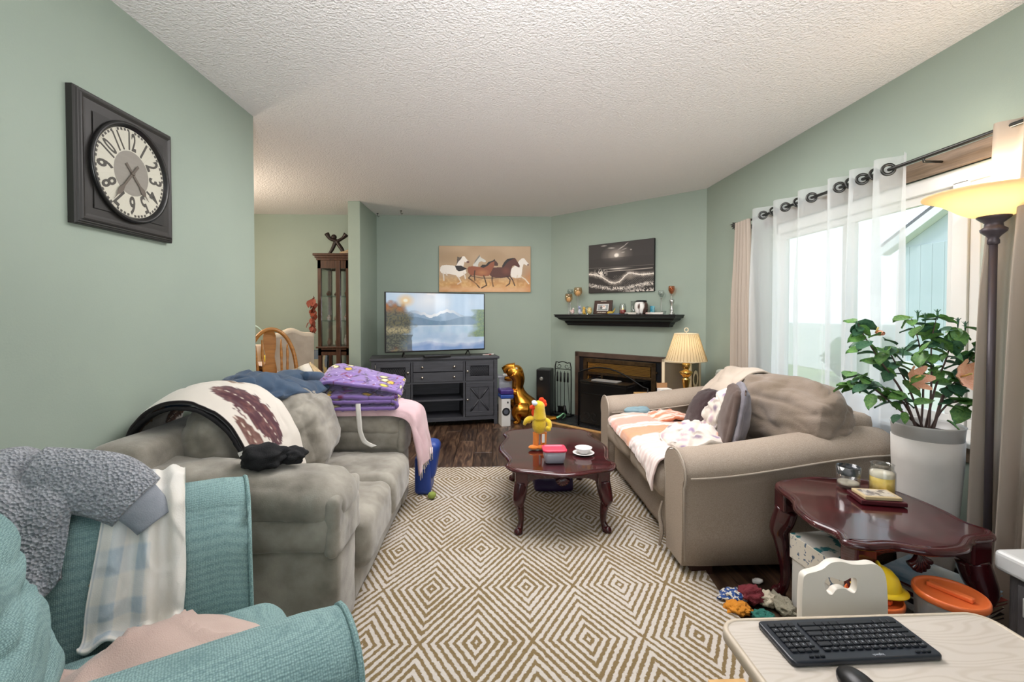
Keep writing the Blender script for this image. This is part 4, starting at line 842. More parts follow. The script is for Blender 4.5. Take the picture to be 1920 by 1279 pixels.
RzF = Matrix.Rotation(math.radians(0), 4, 'Z')
for k in range(7):
    inst(lm, 'louvre', fp, wmat(fp).inverted() @ FT @ TR(.94, -.022, .556+.0155*k) @ FT.inverted() @ wmat(fp))
hb = B(FT); hb.box(1.395, -.035, .50, 1.41, -.02, .515); hb.box(1.395, -.035, .60, 1.41, -.02, .615); hb.build('hinge_pin', m_br, fp)
b = B(FT); b.box(.54, -.023, .04, .728, -.019, .52); b.box(1.152, -.023, .04, 1.34, -.019, .52); b.build('glass_door', clear('smoked_glass', '#b4b0aa', .08), fp)
for k, (x, r) in enumerate(((.82, .05), (.98, .06), (1.08, .04))):
    b = B(FT); b.tube([(x-.2, .2, .06+.05*k), (x+.16, .24, .07+.05*k)], r, 9); b.build('log', mat('ash_grey_log_%d' % k, '#4a4440', .95), fp)
# hearth: dark tiles, pale grout, pine edging
m_tile = mat('black_hearth_tile', '#1c1d1f', .35, col2='#2a2b2e', vs=6); m_grout = mat('pale_grout', '#8d8a85', .9); m_pine = mat('varnished_pine', '#b98a55', .4, col2='#d2a76c', vs=10, stretch=(1, 12, 1))
hh = thing('hearth', 'black tiled hearth with pine edging in front of the fireplace', 'hearth', tuple(FT @ Vector((.9, -.25, 0))), math.radians(-45))
b = B(FT); b.box(.03, -.50, .0005, 1.50, -.005, .008); b.build('grout_bed', m_grout, hh)
tb = B(FT); tb.box(-.094, -.094, 0, .094, .094, .006, bev=.002, seg=1); t_ = tb.build('tile', m_tile, hh); tl = t_.data; bpy.data.objects.remove(t_)
for i in range(7):
    for j in range(2): inst(tl, 'tile', hh, wmat(hh).inverted() @ FT @ TR(.14+i*.197, -.105-j*.197, .0075) @ FT.inverted() @ wmat(hh))
    inst(tl, 'tile', hh, wmat(hh).inverted() @ FT @ TR(.14+i*.197, -.452, .0075) @ Matrix.Diagonal((1, .46, 1, 1)) @ FT.inverted() @ wmat(hh))
b = B(FT); b.box(-.30, -.535, .0, 1.45, -.50, .018, bev=.004); b.build('edging', m_pine, hh)
# folding fire screen
fs_ = thing('fire_screen', 'black wrought iron fire screen with arched top before the fireplace', 'fire screen', tuple(FT @ Vector((.9, -.2, .014))), math.radians(-45))
m_iron = mat('wrought_iron', '#101112', .45, .3); m_mesh = clear('dark_wire_mesh', '#ffffff', .0, .38, '#0c0c0d')
TS = FT @ TR(1.10, -.43, .014)
def arc(t): return .49+.16*math.sin(math.pi*min(1, .18+t*.86))
b = B(TS); fr = [(-.40+.80*t, 0, arc(t)) for t in [i/16 for i in range(17)]]
b.tube([(-.40, 0, 0)]+fr+[(.40, 0, 0)], .008, 6); b.tube([(-.40, 0, .04), (.40, 0, .04)], .006, 6); b.tube([(-.40, 0, .36), (.40, 0, .36)], .005, 6); b.build('frame', m_iron, fs_)
b = B(TS); v0 = [b.v((x, .004, .04)) for x, _, z in fr]; v1 = [b.v((x, .004, z)) for x, _, z in fr]
for i in range(16): b.f([v0[i], v0[i+1], v1[i+1], v1[i]])
b.build('mesh_panel', m_mesh, fs_, fix=False)
b = B(TS)
for cx in (-.25, -.02, .2):
    for sg in (-1, 1): b = B(TS); b.tube([(cx+sg*(.012+.055*a/7)*math.cos(a*.9)*1.0+sg*.05, -.008, .13+(.012+.055*a/7)*math.sin(a*.9)) for a in [i*.6 for i in range(11)]], .0045, 5, smooth=2); b.build('scroll', m_iron, fs_)
# magazine rack/ledge seen through the screen
b = B(FT @ TR(.92, -.20, .014)); b.box(-.28, -.11, .0, .28, .10, .45, bev=.01); b.box(-.29, -.12, .45, .29, .11, .47, bev=.004)
b = tag(b.build('electric_stove', m_blkw), 'black electric stove box standing between fire screen and fireplace', 'stove')
b = B(FT @ TR(.90, -.20, .486)); b.box(-.15, -.06, 0, .16, .055, .012, bev=.003, M=R3('Z', 4)); tag(b.build('paper_stack', mat('white_paper', '#d8d5d0', .7)), 'stack of white papers on the black stove box', 'papers')
# tower heater and fire tools
ht = thing('tower_heater', 'black rectangular tower heater in the corner left of the fireplace', 'heater', (.64, 5.42, .0), math.radians(-20))
TH = TR(.62, 5.42, .009) @ R3('Z', -20); b = B(TH); b.box(-.085, -.10, .0, .085, .10, .56, bev=.012); b.build('body', m_blkw, ht)
b = B(TH); b.lathe([(.022, 0), (.022, .012), (.016, .018)], 18, M=TR(-.02, -.10, .45) @ R3('X', 90)); b.build('dial', m_ss, ht)
ft_ = thing('fireplace_tool_set', 'black iron fireplace tool set on a stand with arched scroll top', 'fireplace tools', tuple(FT @ Vector((.26, -.13, .014))), math.radians(-45))
TF = FT @ TR(.285, -.15, .014) @ Matrix.Diagonal((1.22, 1, 1, 1)); b = B(TF); b.box(-.10, -.06, 0, .10, .06, .015, bev=.004)
b.tube([(-.095, 0, .01), (-.095, 0, .58), (-.05, 0, .625), (0, 0, .64), (.05, 0, .625), (.095, 0, .58), (.095, 0, .01)], .006, 6, smooth=3); b.tube([(-.095, 0, .55), (.095, 0, .55)], .005, 6)
for sg in (-1, 1): b.tube([(sg*(.045+(.008+.024*a/6)*math.cos(a)), 0, .588+(.008+.024*a/6)*math.sin(a)) for a in [i*.6 for i in range(11)]], .003, 5, smooth=2)
b.build('stand', m_iron, ft_)
for k, x in enumerate((-.06, -.02, .025, .065)):
    b = B(TF); b.tube([(x, -.012, .53), (x, -.012, .51)], .003, 5); b.tube([(x, -.012, .51), (x, -.012, .40)], [.009, .009], 8); b.tube([(x, -.012, .40), (x+(.02 if k == 3 else 0), -.012, .10)], .003, 6)
    if k == 0: b.tube([(x, -.012, .10), (x+.02, -.012, .08)], .004, 5)
    if k == 1: b.box(x-.025, -.03, .035, x+.025, -.005, .11, bev=.004)
    if k == 2: b.lathe([(.012, .12), (.03, .03), (.025, .025)], 12, c=(x, -.012, 0))
    if k == 3: b.tube([(x+.02, -.012, .1), (x+.03, -.03, .05)], .004, 5)
    b.build(['poker', 'shovel', 'brush', 'tongs'][k], m_iron, ft_)
# gold foil dinosaur balloon ---------------------------------------------------
m_foil = mat('gold_foil', '#e09a3c', .27, 1., bump=.3, bs=9)
dn = thing('dinosaur_balloon', 'gold foil dinosaur balloon standing beside the console', 'balloon', (.36, 5.15, .0))
K = .0060; ox, oz = .36, .0
def dp(px, py, y=0.): return (ox+(px-985)*K, 5.15+y, (792-py)*K)
b = B(); b.tube([dp(961, 695), dp(966, 698), dp(972, 712), dp(971, 728), dp(976, 745), dp(985, 762), dp(996, 775), dp(1012, 786), dp(1030, 788), dp(1046, 786)], [.06, .10, .085, .075, .10, .15, .14, .08, .045, .02], 20, smooth=4, flat=(1., .8)); b.build('body', m_foil, dn)
b = B(); b.ball(dp(964, 697), (.105, .08, .078), 20, 12); b.tube([dp(964, 692), dp(953, 691), dp(943, 695)], [.072, .052, .036], 14, smooth=4); b.build('head', m_foil, dn)
b = B(); b.tube([dp(962, 706), dp(954, 710), dp(946, 710)], [.045, .036, .022], 12, smooth=4); b.build('jaw', m_foil, dn)
b = B()
for k in range(7): b.tube([dp(943.5+k*1.9, 701, -.035), dp(943.5+k*1.9, 706, -.035)], [.006, .001], 4)
b.build('teeth', mat('white_teeth', '#e8e6e0', .4), dn)
b = B(); b.ball(dp(968, 690, -.075), (.014, .01, .014), 10, 8); b.build('eye', mat('balloon_eye', '#d9d2a8', .3), dn)
for yy in (-.06, .06):
    b = B(); b.tube([dp(968, 735, yy), dp(957, 732, yy*1.2), dp(951, 728, yy*1.3)], [.035, .026, .012], 10, smooth=4); b.build('arm', m_foil, dn)
    b = B(); b.tube([dp(985, 768, yy*1.4), dp(972, 766, yy*1.9), dp(966, 774, yy*2), dp(972, 786, yy*2), dp(962, 790, yy*2.1)] if yy < 0 else [dp(975, 765, yy), dp(960, 762, yy*1.5), dp(955, 772, yy*1.6), dp(960, 786, yy*1.6), dp(953, 790, yy*1.6)], [.09, .075, .045, .03, .018], 12, smooth=4); b.build('leg', m_foil, dn)
b = B(); b.tube([dp(1044, 787), dp(1052, 783), dp(1058, 778), dp(1062, 782), dp(1056, 788)], [.02, .018, .012, .012, .006], 8, smooth=4); b.build('valve_tail', mat('green_foil', '#5f8a68', .3, .7), dn)
# boxes by the console
sb = thing('speaker_box', 'white cardboard box printed with a camera lens beside the console', 'box', (.13, 4.98, 0), 0)
b = B(TR(.125, 4.98, 0) @ R3('Z', 12)); b.box(-.05, -.06, 0, .05, .10, .30, bev=.003); b.build('carton', mat('white_carton', '#d9d7d3', .6), sb)
b = B(TR(.125, 4.98, 0) @ R3('Z', 12)); b.lathe([(.044, 0), (.044, .001)], 22, M=TR(0, -.0605, .16) @ R3('X', 90)); b.lathe([(.012, 0), (.012, .001)], 14, sx=.7, M=TR(.02, -.0605, .26) @ R3('X', 90)); b.build('lens_print', mat('print_black', '#1f2022', .4), sb)
b = B(TR(.125, 4.98, 0) @ R3('Z', 12)); b.lathe([(.026, 0), (.026, .0015)], 18, M=TR(0, -.0612, .16) @ R3('X', 90), cap=True); b.build('lens_ring', mat('print_grey', '#585c66', .4), sb)
for k, (z0, z1, c, lb) in enumerate(((.302, .345, '#2f4f9a', 'blue plastic box lid on the white lens carton'), (.346, .40, '#3d2a72', 'purple folded bag on the blue lid beside the console'))):
    b = B(TR(.135, 5.00, 0) @ R3('Z', 10)); b.soft((0, 0, (z0+z1)/2), (.15, .17, z1-z0), .5, wr=.003, n=10); tag(b.build('blue_tub' if k == 0 else 'purple_bag', mat('tub_%d' % k, c, .35)), lb, 'box' if k == 0 else 'bag')
b = B(TR(.16, 5.27, 0)); b.box(-.10, -.08, 0, .12, .08, .50, bev=.01); b.box(-.11, -.09, .49, .13, .09, .515, bev=.004); tag(b.build('clear_storage_tub', clear('frosted_plastic', '#c9ccd4', .1, .5)), 'clear plastic storage tub with black lid behind the blue box', 'storage box')
# ================================================================== soft goods, plants, lamps, small things
def paint_uv(o, P, name, rough=.9, sheen=.2, bump=0.):
    me = o.data; uv = me.uv_layers[0].data; n = len(me.loops); a = np.zeros(n*2, np.float32); uv.foreach_get('uv', a); a = a.reshape(-1, 2)
    i = np.clip((a[:, 0]*P.nx).astype(int), 0, P.nx-1); j = np.clip((a[:, 1]*P.ny).astype(int), 0, P.ny-1)
    c = np.ones((n, 4), np.float32); c[:, :3] = P.I[j, i]; ca = me.color_attributes.new('Col', 'FLOAT_COLOR', 'CORNER'); ca.data.foreach_set('color', c.ravel())
    m = vcol_mat(name, rough, spec=.15); m.node_tree.nodes['Principled BSDF'].inputs['Sheen Weight'].default_value = sheen
    if bump:
        N, L = ng(m); tx = N.new('ShaderNodeTexNoise'); tx.inputs['Scale'].default_value = 350; bp = N.new('ShaderNodeBump'); bp.inputs['Strength'].default_value = bump; bp.inputs['Distance'].default_value = .003
        t = N.new('ShaderNodeTexCoord'); L.new(t.outputs['Object'], tx.inputs[0]); L.new(tx.outputs[0], bp.inputs['Height']); L.new(bp.outputs[0], N['Principled BSDF'].inputs['Normal'])
    me.materials.clear(); me.materials.append(m); return o
# --- feather throw over the near back cushion of the grey sofa
th = thing('feather_throw', 'white throw blanket printed with brown feathers draped over the near sofa cushion', 'blanket', (-1.2, 2.0, .8))
rows = []
for Y, dz in ((1.845, 0.), (1.95, .035), (2.06, .045), (2.16, .03)):
    k = (Y-1.845)/.3
    rows.append([(-1.455, Y, .70+dz), (-1.44, Y, .76+dz), (-1.37, Y, .835+dz), (-1.27, Y, .875+dz), (-1.16+.03*k, Y, .865+dz), (-1.06+.05*k, Y, .79+dz), (-.99+.06*k, Y, .68+dz*.5), (-.955+.06*k, Y, .585), (-.935+.05*k, Y, .49)])
b = B(); b.cloth(rows, 14, 20, .016, .006, 7, 2); o = b.build('cloth', None, th)
P = Paint(240, 120, '#d5cec4'); n2 = P.noise(40, 60, 4)
def feather(x0, y0, x1, y1, wd, c1, c2):
    L_ = math.hypot(x1-x0, (y1-y0)*.4); 
    dx, dy = x1-x0, y1-y0; tt = ((P.U-x0)*dx+(P.V-y0)*dy*.16)/(dx*dx+dy*dy*.16); px = P.U-x0-tt*dx; py = (P.V-y0-tt*dy)*.4
    d = np.hypot(px, py); w_ = wd*np.sqrt(np.clip(4*tt*(1-tt), 0, 1))*(.8+.4*n2); ins = (d < w_)*(tt > 0)*(tt < 1); P.mix(ins*1., c1); P.mix(ins*np.clip(P.noise(70, 40, 9)*2-.8, 0, 1)*.8, c2); P.line([(x0, y0), (x1, y1)], .004, '#e8dccb', .8, 1)
feather(.05, .15, .36, .75, .055, '#6a4a3a', '#a0805f'); feather(.46, .35, .80, .55, .075, '#4f3038', '#7d5550'); feather(.30, .95, .50, .80, .04, '#7a5a48', '#caa37c'); feather(.84, .3, 1., .95, .05, '#3c3432', '#5c4c44'); feather(.0, .7, .2, .98, .045, '#5b4038', '#8f6c54')
feather(.12, .5, .45, .95, .05, '#59402f', '#9a7c5c'); feather(.62, .15, .95, .30, .035, '#6b4c45', '#94736a'); P.mix((P.V < .035)*1., '#241f20'); paint_uv(o, P, 'feather_print', .9, .3)
b = B(); b.cloth([[(p[0]-.0, p[1]-.012, p[2]-.022) for p in rows[0]], [(p[0], p[1]+.02, p[2]-.026) for p in rows[0]]], 14, 3, .012, .004, 9, 5); b.build('black_lining', mat('black_fleece', '#1b1a1c', .95), th)
b = B(TR(-.975, 1.825, .655) @ R3('Y', 68) @ R3('X', 90)); b.box(-.035, -.02, -.001, .035, .02, .001); b.box(-.02, -.008, .001, .0, .008, .0015); b.build('white_care_label', mat('label_white', '#e8e6e2', .7), th)
# --- black bundled garment on the sofa arm
b = B(); b.ball((-.86, 1.735, .692), (.085, .07, .048), 40, 26, disp=lambda d: .35*nz(d, 1.7, 3)+.12*nz(d, 4, 1)); b.ball((-.775, 1.77, .685), (.06, .04, .03), 26, 18, disp=lambda d: .4*nz(d, 1.8, 8))
tag(b.build('black_garment', mat('black_knit', '#1e1e20', .95, bump=.3, bs=300)), 'crumpled black garment lying on the near arm of the grey sofa', 'clothing')
# --- navy sweater over the backrest
sw = thing('blue_sweater', 'slate blue sweatshirt thrown over the backrest of the grey sofa', 'clothing', (-1.2, 2.5, .85)); m_swt = fabric('slate_blue_jersey', '#33445a', '#45586e', 8, .3, 350)
b = B(); b.cloth([[(-1.40, 2.22, .80), (-1.30, 2.24, .885), (-1.17, 2.26, .875), (-1.09, 2.28, .80)], [(-1.40, 2.40, .82), (-1.30, 2.42, .90), (-1.14, 2.44, .88), (-1.05, 2.44, .79)], [(-1.38, 2.60, .80), (-1.27, 2.60, .87), (-1.12, 2.62, .84), (-1.02, 2.62, .76)], [(-1.36, 2.78, .79), (-1.22, 2.80, .865), (-1.10, 2.80, .84), (-1.00, 2.80, .77)]], 12, 12, .045, .022, 8, 6); b.build('body', m_swt, sw)
b = B(); b.tube([(-1.20, 2.30, .875), (-1.28, 2.18, .865), (-1.34, 2.08, .85), (-1.42, 2.02, .83)], [.055, .048, .042, .036], 14, smooth=6, flat=(1, .7)); b.build('sleeve', m_swt, sw)
b = B(); b.tube([(-1.12, 2.70, .85), (-1.08, 2.84, .83), (-1.14, 2.90, .79)], [.05, .045, .035], 14, smooth=6, flat=(1, .6)); b.build('sleeve', m_swt, sw)
# --- woven sun hat
ha = thing('woven_basket_hat', 'cream open weave sun hat with white band behind the purple blanket', 'hat', (-1.12, 3.02, .80)); TH_ = TR(-1.14, 3.0, .765) @ R3('Z', 10) @ R3('Y', 62) @ R3('X', -10)
b = B(TH_); 
for k in range(9): r = .05+.0125*k; b.tube([(r*math.cos(a), r*math.sin(a), .06-.0042*k) for a in [i*PI/14 for i in range(28)]], .0048, 5, closed=True)
for k in range(22): a = k*2*PI/22; b.tube([(.045*math.cos(a), .045*math.sin(a), .061), (.155*math.cos(a), .155*math.sin(a), .024)], .003, 4)
b.build('crown_weave', mat('straw', '#cbb48d', .8, col2='#b59a72', vs=40), ha)
b = B(TH_); b.lathe([(.150, .03), (.158, -.01), (.160, -.05), (.157, -.05), (.153, -.01), (.146, .03)], 32, cap=False); b.build('white_band', mat('white_ribbon', '#ded6ca', .8), ha)
b = B(TH_); b.lathe([(.156, -.05), (.166, -.09), (.170, -.12), (.166, -.12), (.160, -.09), (.15, -.05)], 32, cap=False); b.build('brim', mat('straw_brim', '#b7a58b', .85, col2='#8e7b60', vs=50), ha)
# --- pink throw over the far arm
pt = thing('pink_throw', 'pale pink throw with white fringe over the far arm of the grey sofa', 'blanket', (-.8, 2.93, .66)); m_pink = fabric('pale_pink_wool', '#c9a9ae', '#d6b9bc', 6, .25, 300)
rows = []
for Y, z0, e in ((2.785, .605, .0), (2.80, .645, .02), (2.86, .672, .03), (2.96, .675, .035), (3.06, .655, .03)):
    rows.append([(-1.16, Y+.01, z0), (-.95, Y, z0), (-.76, Y, z0), (-.60, Y, z0-.004), (-.515+e, Y, z0-.045), (-.485+e, Y, z0-.16), (-.465+e, Y, z0-.27), (-.455+e, Y, z0-.37)])
b = B(); b.cloth(rows, 9, 9, .014, .006, 7, 3, folds=lambda u, v: .012*math.sin(v*14)*max(0, u-.5)*2); b.build('cloth', m_pink, pt)
b = B()
for k in range(34):
    v = k/33; y = 2.79+.27*v; x = -.447+.03*v+.008*math.sin(k); z = .24+.05*min(1, v*3)+.01*math.sin(k*1.7); b.tube([(x, y, z+.045), (x+.004*math.sin(k*2), y, z), (x+.006*math.sin(k*3), y+.004, z-.035)], .0028, 4)
b.build('fringe', mat('white_fringe', '#e4dcd8', .9), pt, kind='stuff')
# --- purple folded blanket
pb = thing('purple_blanket', 'folded purple fleece blanket with yellow and dark print on the far sofa arm', 'blanket', (-.86, 2.93, .7))
path = [(-1.08, .700), (-.85, .696), (-.68, .700), (-.650, .720), (-.70, .735), (-.9, .738), (-1.05, .742), (-1.075, .758), (-1.04, .772), (-.85, .768), (-.70, .760), (-.635, .775), (-.66, .797), (-.8, .822), (-.95, .850), (-1.07, .862), (-1.115, .83), (-1.12, .76), (-1.11, .71)]
rows = [[(x+dx+.05, Y, z+dz+sl*(x+.9)-.02) for x, z in path] for Y, dx, dz, sl in ((2.76, .02, -.025, .02), (2.84, .0, -.005, .0), (2.98, -.01, .02, -.04), (3.10, -.02, .03, -.05))]
b = B(); b.cloth(rows, 22, 26, .020, .005, 10, 5); o = b.build('fleece', None, pb)
P = Paint(900, 90, '#7c62a2'); r_ = random.Random(5)
P.mix(P.noise(60, 8, 2)*.6, '#9179b8')
for _ in range(420):
    x, y, a = r_.random(), r_.random(), r_.random()*PI; c = r_.choice(['#3a2540', '#4a2f63', '#6b1f38', '#3a2f55', '#8a4a8a']); L_ = .05+.08*r_.random(); P.line([(x, y), (x+math.cos(a)*L_/8, y+math.sin(a)*L_*1.6)], .012+.014*r_.random(), c, .9, 8)
for _ in range(44):
    x, y = r_.random(), r_.random(); P.ell(x, y, .012, .10, '#3a2a1a', .2, 1); P.ell(x, y, .009, .07, r_.choice(['#e0c048', '#efe0a8', '#d8a832']), .3, 1)
for _ in range(200): P.ell(r_.random(), r_.random(), .0018, .016, '#d9c9ee', .5, .9)
paint_uv(o, P, 'purple_print', .95, .4)
b = B(); b.cloth([[(-.80, 2.77, .70), (-.795, 2.755, .66), (-.79, 2.755, .58), (-.785, 2.758, .52), (-.76, 2.755, .465), (-.70, 2.75, .435)], [(-.83, 2.77, .70), (-.825, 2.755, .66), (-.82, 2.755, .58), (-.812, 2.758, .51), (-.785, 2.755, .45), (-.73, 2.745, .425)]], 6, 3, .002, .001); b.build('white_strap', mat('white_webbing', '#dcd9d2', .7), pb)
# --- blue tub at the end of the sofa, green toy
tb = thing('blue_plastic_tub', 'cobalt blue plastic toddler seat standing beyond the grey sofa', 'plastic seat', (-.48, 3.16, .012))
m_bl = mat('cobalt_plastic', '#24408c', .4); b = B(TR(-.475, 3.14, .012)); b.soft((0, 0, .13), (.11, .2, .26), .5, n=12); b.build('base', m_bl, tb)
b = B(TR(-.465, 3.14, .012) @ R3('Y', 9)); b.soft((0, 0, .22), (.10, .16, .26), .85, n=16); b.build('backrest', m_bl, tb)
b = B(); b.ball((-.405, 2.985, .035), (.028, .026, .022), 20, 12, disp=lambda d: .25*nz(d, 4)); tag(b.build('green_toy', mat('olive_green_cloth', '#8a9a48', .8)), 'small olive green toy on the rug beside the blue tub', 'toy')
# ------------------------------------------------------------------ on the coffee table (top at z .375)
ZC = .3755+.012-.011
ck = thing('chicken_plush', 'yellow plush chicken with orange legs, red comb and goggles on the coffee table', 'plush toy', (.29, 2.84, ZC)); m_yel = mat('yellow_plush', '#e3c62a', .95, col2='#d0ad1d', vs=20, bump=.5, bs=300, sheen=.4); m_org = mat('orange_plush', '#ec8a35', .95, bump=.4, bs=300, sheen=.3); m_redp = mat('red_orange_plush', '#e2451f', .95, bump=.3, bs=300)
CK = TR(.29, 2.84, ZC) 
b = B(CK); b.ball((0, 0, .155), (.048, .042, .062), 24, 18); b.tube([(0, 0, .19), (-.002, 0, .235), (-.004, 0, .27)], [.043, .038, .036], 18, smooth=4); b.ball((-.004, 0, .268), (.037, .036, .038), 20, 14); b.build('body', m_yel, ck)
for x in (-.022, .026):
    b = B(CK); b.tube([(x, 0, .105), (x, .0, .07), (x-.002, 0, .02)], [.021, .020, .019], 14, smooth=3); b.ball((x-.016, -.012, .014), (.034, .026, .0145), 18, 10); b.build('leg', m_org, ck)
b = B(CK); b.tube([(-.03, 0, .19), (-.06, -.01, .195), (-.085, -.012, .18), (-.098, -.01, .155)], [.014, .018, .017, .009], 12, smooth=4, flat=(1, .7)); b.ball((-.07, -.01, .178), (.018, .01, .014), 10, 8); b.build('wing', m_yel, ck)
b = B(CK); b.tube([(.03, -.01, .19), (.055, -.02, .175), (.06, -.03, .15), (.05, -.04, .135)], [.014, .016, .015, .010], 12, smooth=4, flat=(1, .8)); b.ball((.05, -.035, .135), (.018, .014, .018), 10, 8); b.build('wing', m_yel, ck)
b = B(CK)
for dx, dz, r in ((.012, .308, .018), (.026, .296, .017), (.034, .280, .014)): b.ball((dx, .0, dz), (r, .010, r), 14, 10)
b.build('comb', m_redp, ck)
b = B(CK); b.tube([(-.03, -.004, .265), (-.052, -.006, .262), (-.058, -.006, .252)], [.02, .014, .005], 12, smooth=3); b.ball((-.04, -.006, .232), (.012, .009, .024), 12, 8); b.build('beak', m_redp, ck)
m_gog = mat('pale_blue_goggles', '#cfdbe8', .2)
for yy in (-.022, .018): b = B(CK); b.ball((-.032, yy, .291), (.018, .012, .013), 14, 10); b.build('goggle_lens', m_gog, ck)
b = B(CK); b.box(.012, -.024, .045, .03, -.022, .10, bev=.001); b.build('care_tag', mat('tag_white', '#e9e7e2', .7), ck)
fc = thing('food_container', 'clear food container with raspberry red lid at the front of the coffee table', 'container', (.35, 2.60, ZC)); FC = TR(.35, 2.60, ZC)
def rrect(hx, hy, r, n=6):
    o = []
    for cx, cy, a0 in ((hx-r, hy-r, 0), (-hx+r, hy-r, 90), (-hx+r, -hy+r, 180), (hx-r, -hy+r, 270)):
        for i in range(n+1): a = math.radians(a0+90*i/n); o.append((cx+r*math.cos(a), cy+r*math.sin(a)))
    return o
b = B(FC); secs = [[(x, y, z) for x, y in rrect(hx, hy, .02)] for hx, hy, z in ((.053, .046, .001), (.060, .052, .03), (.063, .055, .068), (.061, .053, .068), (.058, .05, .03), (.051, .044, .004))]; loft(b, secs); b.build('tub', clear('milky_plastic', '#e3e6ee', .1, .35), fc)
b = B(FC); b.rings(rrect(.069, .061, .024), [(.002, .066), (0, .068), (0, .076), (.004, .079), (.010, .079), (.014, .073), (.02, .073)]); b.build('lid', mat('raspberry_lid', '#e0405c', .3, trans=.0), fc)
b = B(FC); 
for k in range(22): b.ball((random.uniform(-.042, .042), random.uniform(-.036, .036), .012+.03*random.random()), (.011, .009, .007), 8, 6, M=None)
b.build('snacks', mat('white_snacks', '#e9e3e3', .5, col2='#c5a0a8', vs=60), fc, kind='stuff')
m_china = mat('white_china', '#e9e6e4', .15); b = B(TR(.545, 2.72, ZC)); b.lathe([(.03, 0), (.058, .008), (.066, .012), (.062, .013), (.03, .005), (0, .004)], 30, cap=False); tag(b.build('saucer', m_china), 'white china saucer under the small bowl on the coffee table', 'saucer')
b = B(TR(.545, 2.72, ZC+.0065)); b.lathe([(.0, .0), (.028, 0), (.03, .006), (.045, .022), (.052, .036), (.050, .036), (.043, .022), (.02, .008), (0, .007)], 30, cap=False); tag(b.build('small_bowl', m_china), 'small white china bowl standing on the saucer', 'bowl')
b = B(); b.soft((.41, 3.14, .07), (.27, .18, .11), .4, wr=.006, n=14); tag(b.build('purple_bin', mat('deep_purple_plastic', '#2c1c42', .4)), 'deep purple bin standing under the coffee table', 'bin')
# cable heap by the far sofa corner
b = B()
for k, (r, dx, dy) in enumerate(((.06, 0, 0), (.08, .02, .03), (.05, -.02, .05), (.07, .01, -.02))): b.tube([(.80+dx+r*math.cos(a)*1.3, 3.50+dy+r*.9*math.sin(a), .016+.012*k+.008*math.sin(a*3)) for a in [i*PI/10 for i in range(20)]], .0045, 6, closed=True)
b.tube([(.76, 3.45, .02), (.76, 3.32, .018), (.80, 3.22, .018)], .0035, 6, smooth=4); tag(b.build('cable_coil', mat('white_cable', '#d6d1c8', .5)), 'loose coil of white cable on the floor by the beige sofa', 'cable')
b = B(); b.tube([(.83, 3.46, .12), (.80, 3.36, .02), (.81, 3.2, .02), (.78, 3.05, .018)], .003, 6, smooth=5); b.ball((.775, 3.03, .022), (.014, .01, .008), 8, 6); tag(b.build('thin_black_cable', m_blk), 'thin black cord with small plug beside the beige sofa', 'cable')
# ------------------------------------------------------------------ on the beige sofa
tw = thing('striped_towel', 'peach and white striped towel spread over the beige sofa seats', 'towel', (1.05, 2.8, .47))
rows = []
for Y, xb, xf, zf in ((3.34, 1.24, .865, .445), (3.1, 1.30, .850, .44), (2.87, 1.28, .852, .425), (2.65, 1.18, .848, .42), (2.45, 1.12, .842, .38), (2.31, 1.06, .838, .33)):
    rows.append([(xb, Y, .478), ((xb*2+xf)/3, Y, .487), ((xb+xf*2)/3+.01, Y, .482), (xf+.02, Y, .465), (xf-.008, Y, (zf+.45)/2), (xf-.012, Y, zf-.02)])
b = B(); b.cloth(rows, 10, 16, .010, .008, 9, 3); o = b.build('cloth', None, tw)
P = Paint(160, 260, '#dcae9e'); n2 = P.noise(20, 30, 2)
P.mix((P.V > .32)*(P.V < .50)*1., '#d69a76'); P.mix((P.V > .5)*1., '#dcc6c0'); st = (np.sin(P.V*150) > .1)
P.mix(st*((P.V < .12)+(P.V > .24)*(P.V < .33)+(P.V > .48))*.75, '#ece4de'); P.mix((P.V > .12)*(P.V < .24)*.7, '#df9c8a'); P.mix((P.V > .24)*(P.V < .32)*((np.sin(P.U*300)*np.sin(P.V*300)) > 0)*.7, '#efe9e2'); P.mix((P.U < .02)+(P.U > .98)*1., '#efe8e2')
paint_uv(o, P, 'towel_stripes', .95, .4, .5)
b = B(); b.cloth([[(1.12, 3.30, .475), (1.2, 3.31, .5), (1.3, 3.30, .505), (1.40, 3.28, .48)], [(1.10, 3.2, .478), (1.2, 3.18, .515), (1.3, 3.18, .51), (1.42, 3.18, .485)], [(1.14, 3.06, .478), (1.22, 3.06, .50), (1.32, 3.05, .50), (1.44, 3.06, .48)]], 8, 8, .02, .012, 12, 2); o = b.build('fold', None, tw)
P2 = Paint(60, 60, '#cf8360'); P2.mix((np.sin(P2.V*50) > 0)*.8, '#e9dcd2'); paint_uv(o, P2, 'towel_stripes_fold', .95, .4, .5)
b = B(); b.soft((1.08, 3.375, .495), (.19, .06, .05), .98, .01, wr=.006, n=14); tag(b.build('blue_cloth', fabric('dusty_blue_cloth', '#6f8c97', '#89a3ab')), 'dusty blue rolled cloth against the far arm of the beige sofa', 'cloth')
def pillow(name, label, T, sx, sy, th, m, mpipe=None, seed=0, wr=.006):
    t = thing(name, label, 'cushion', tuple(T.translation)); b = B(T); b.soft((0, 0, 0), (sx, sy, th*.35), .98, th*.42, n=26, wr=wr, ws=9, seed=seed, pinch=-.0); b.build('cover', m, t)
    if mpipe: b = B(T); b.tube([(x*1.0, y*1.0, 0) for x, y in rrect(sx/2+.002, sy/2+.002, .03)], .0045, 6, closed=True, smooth=2); b.build('piping', mpipe, t)
    return t
m_dbr = fabric('dark_brown_velvet', '#35292a', '#453738', 6, .3, 200); m_gry = fabric('grey_ribbed_cotton', '#77737a', '#8a868d', 12, .4, 260); m_cbr = fabric('cocoa_cloth', '#574841', '#665650')
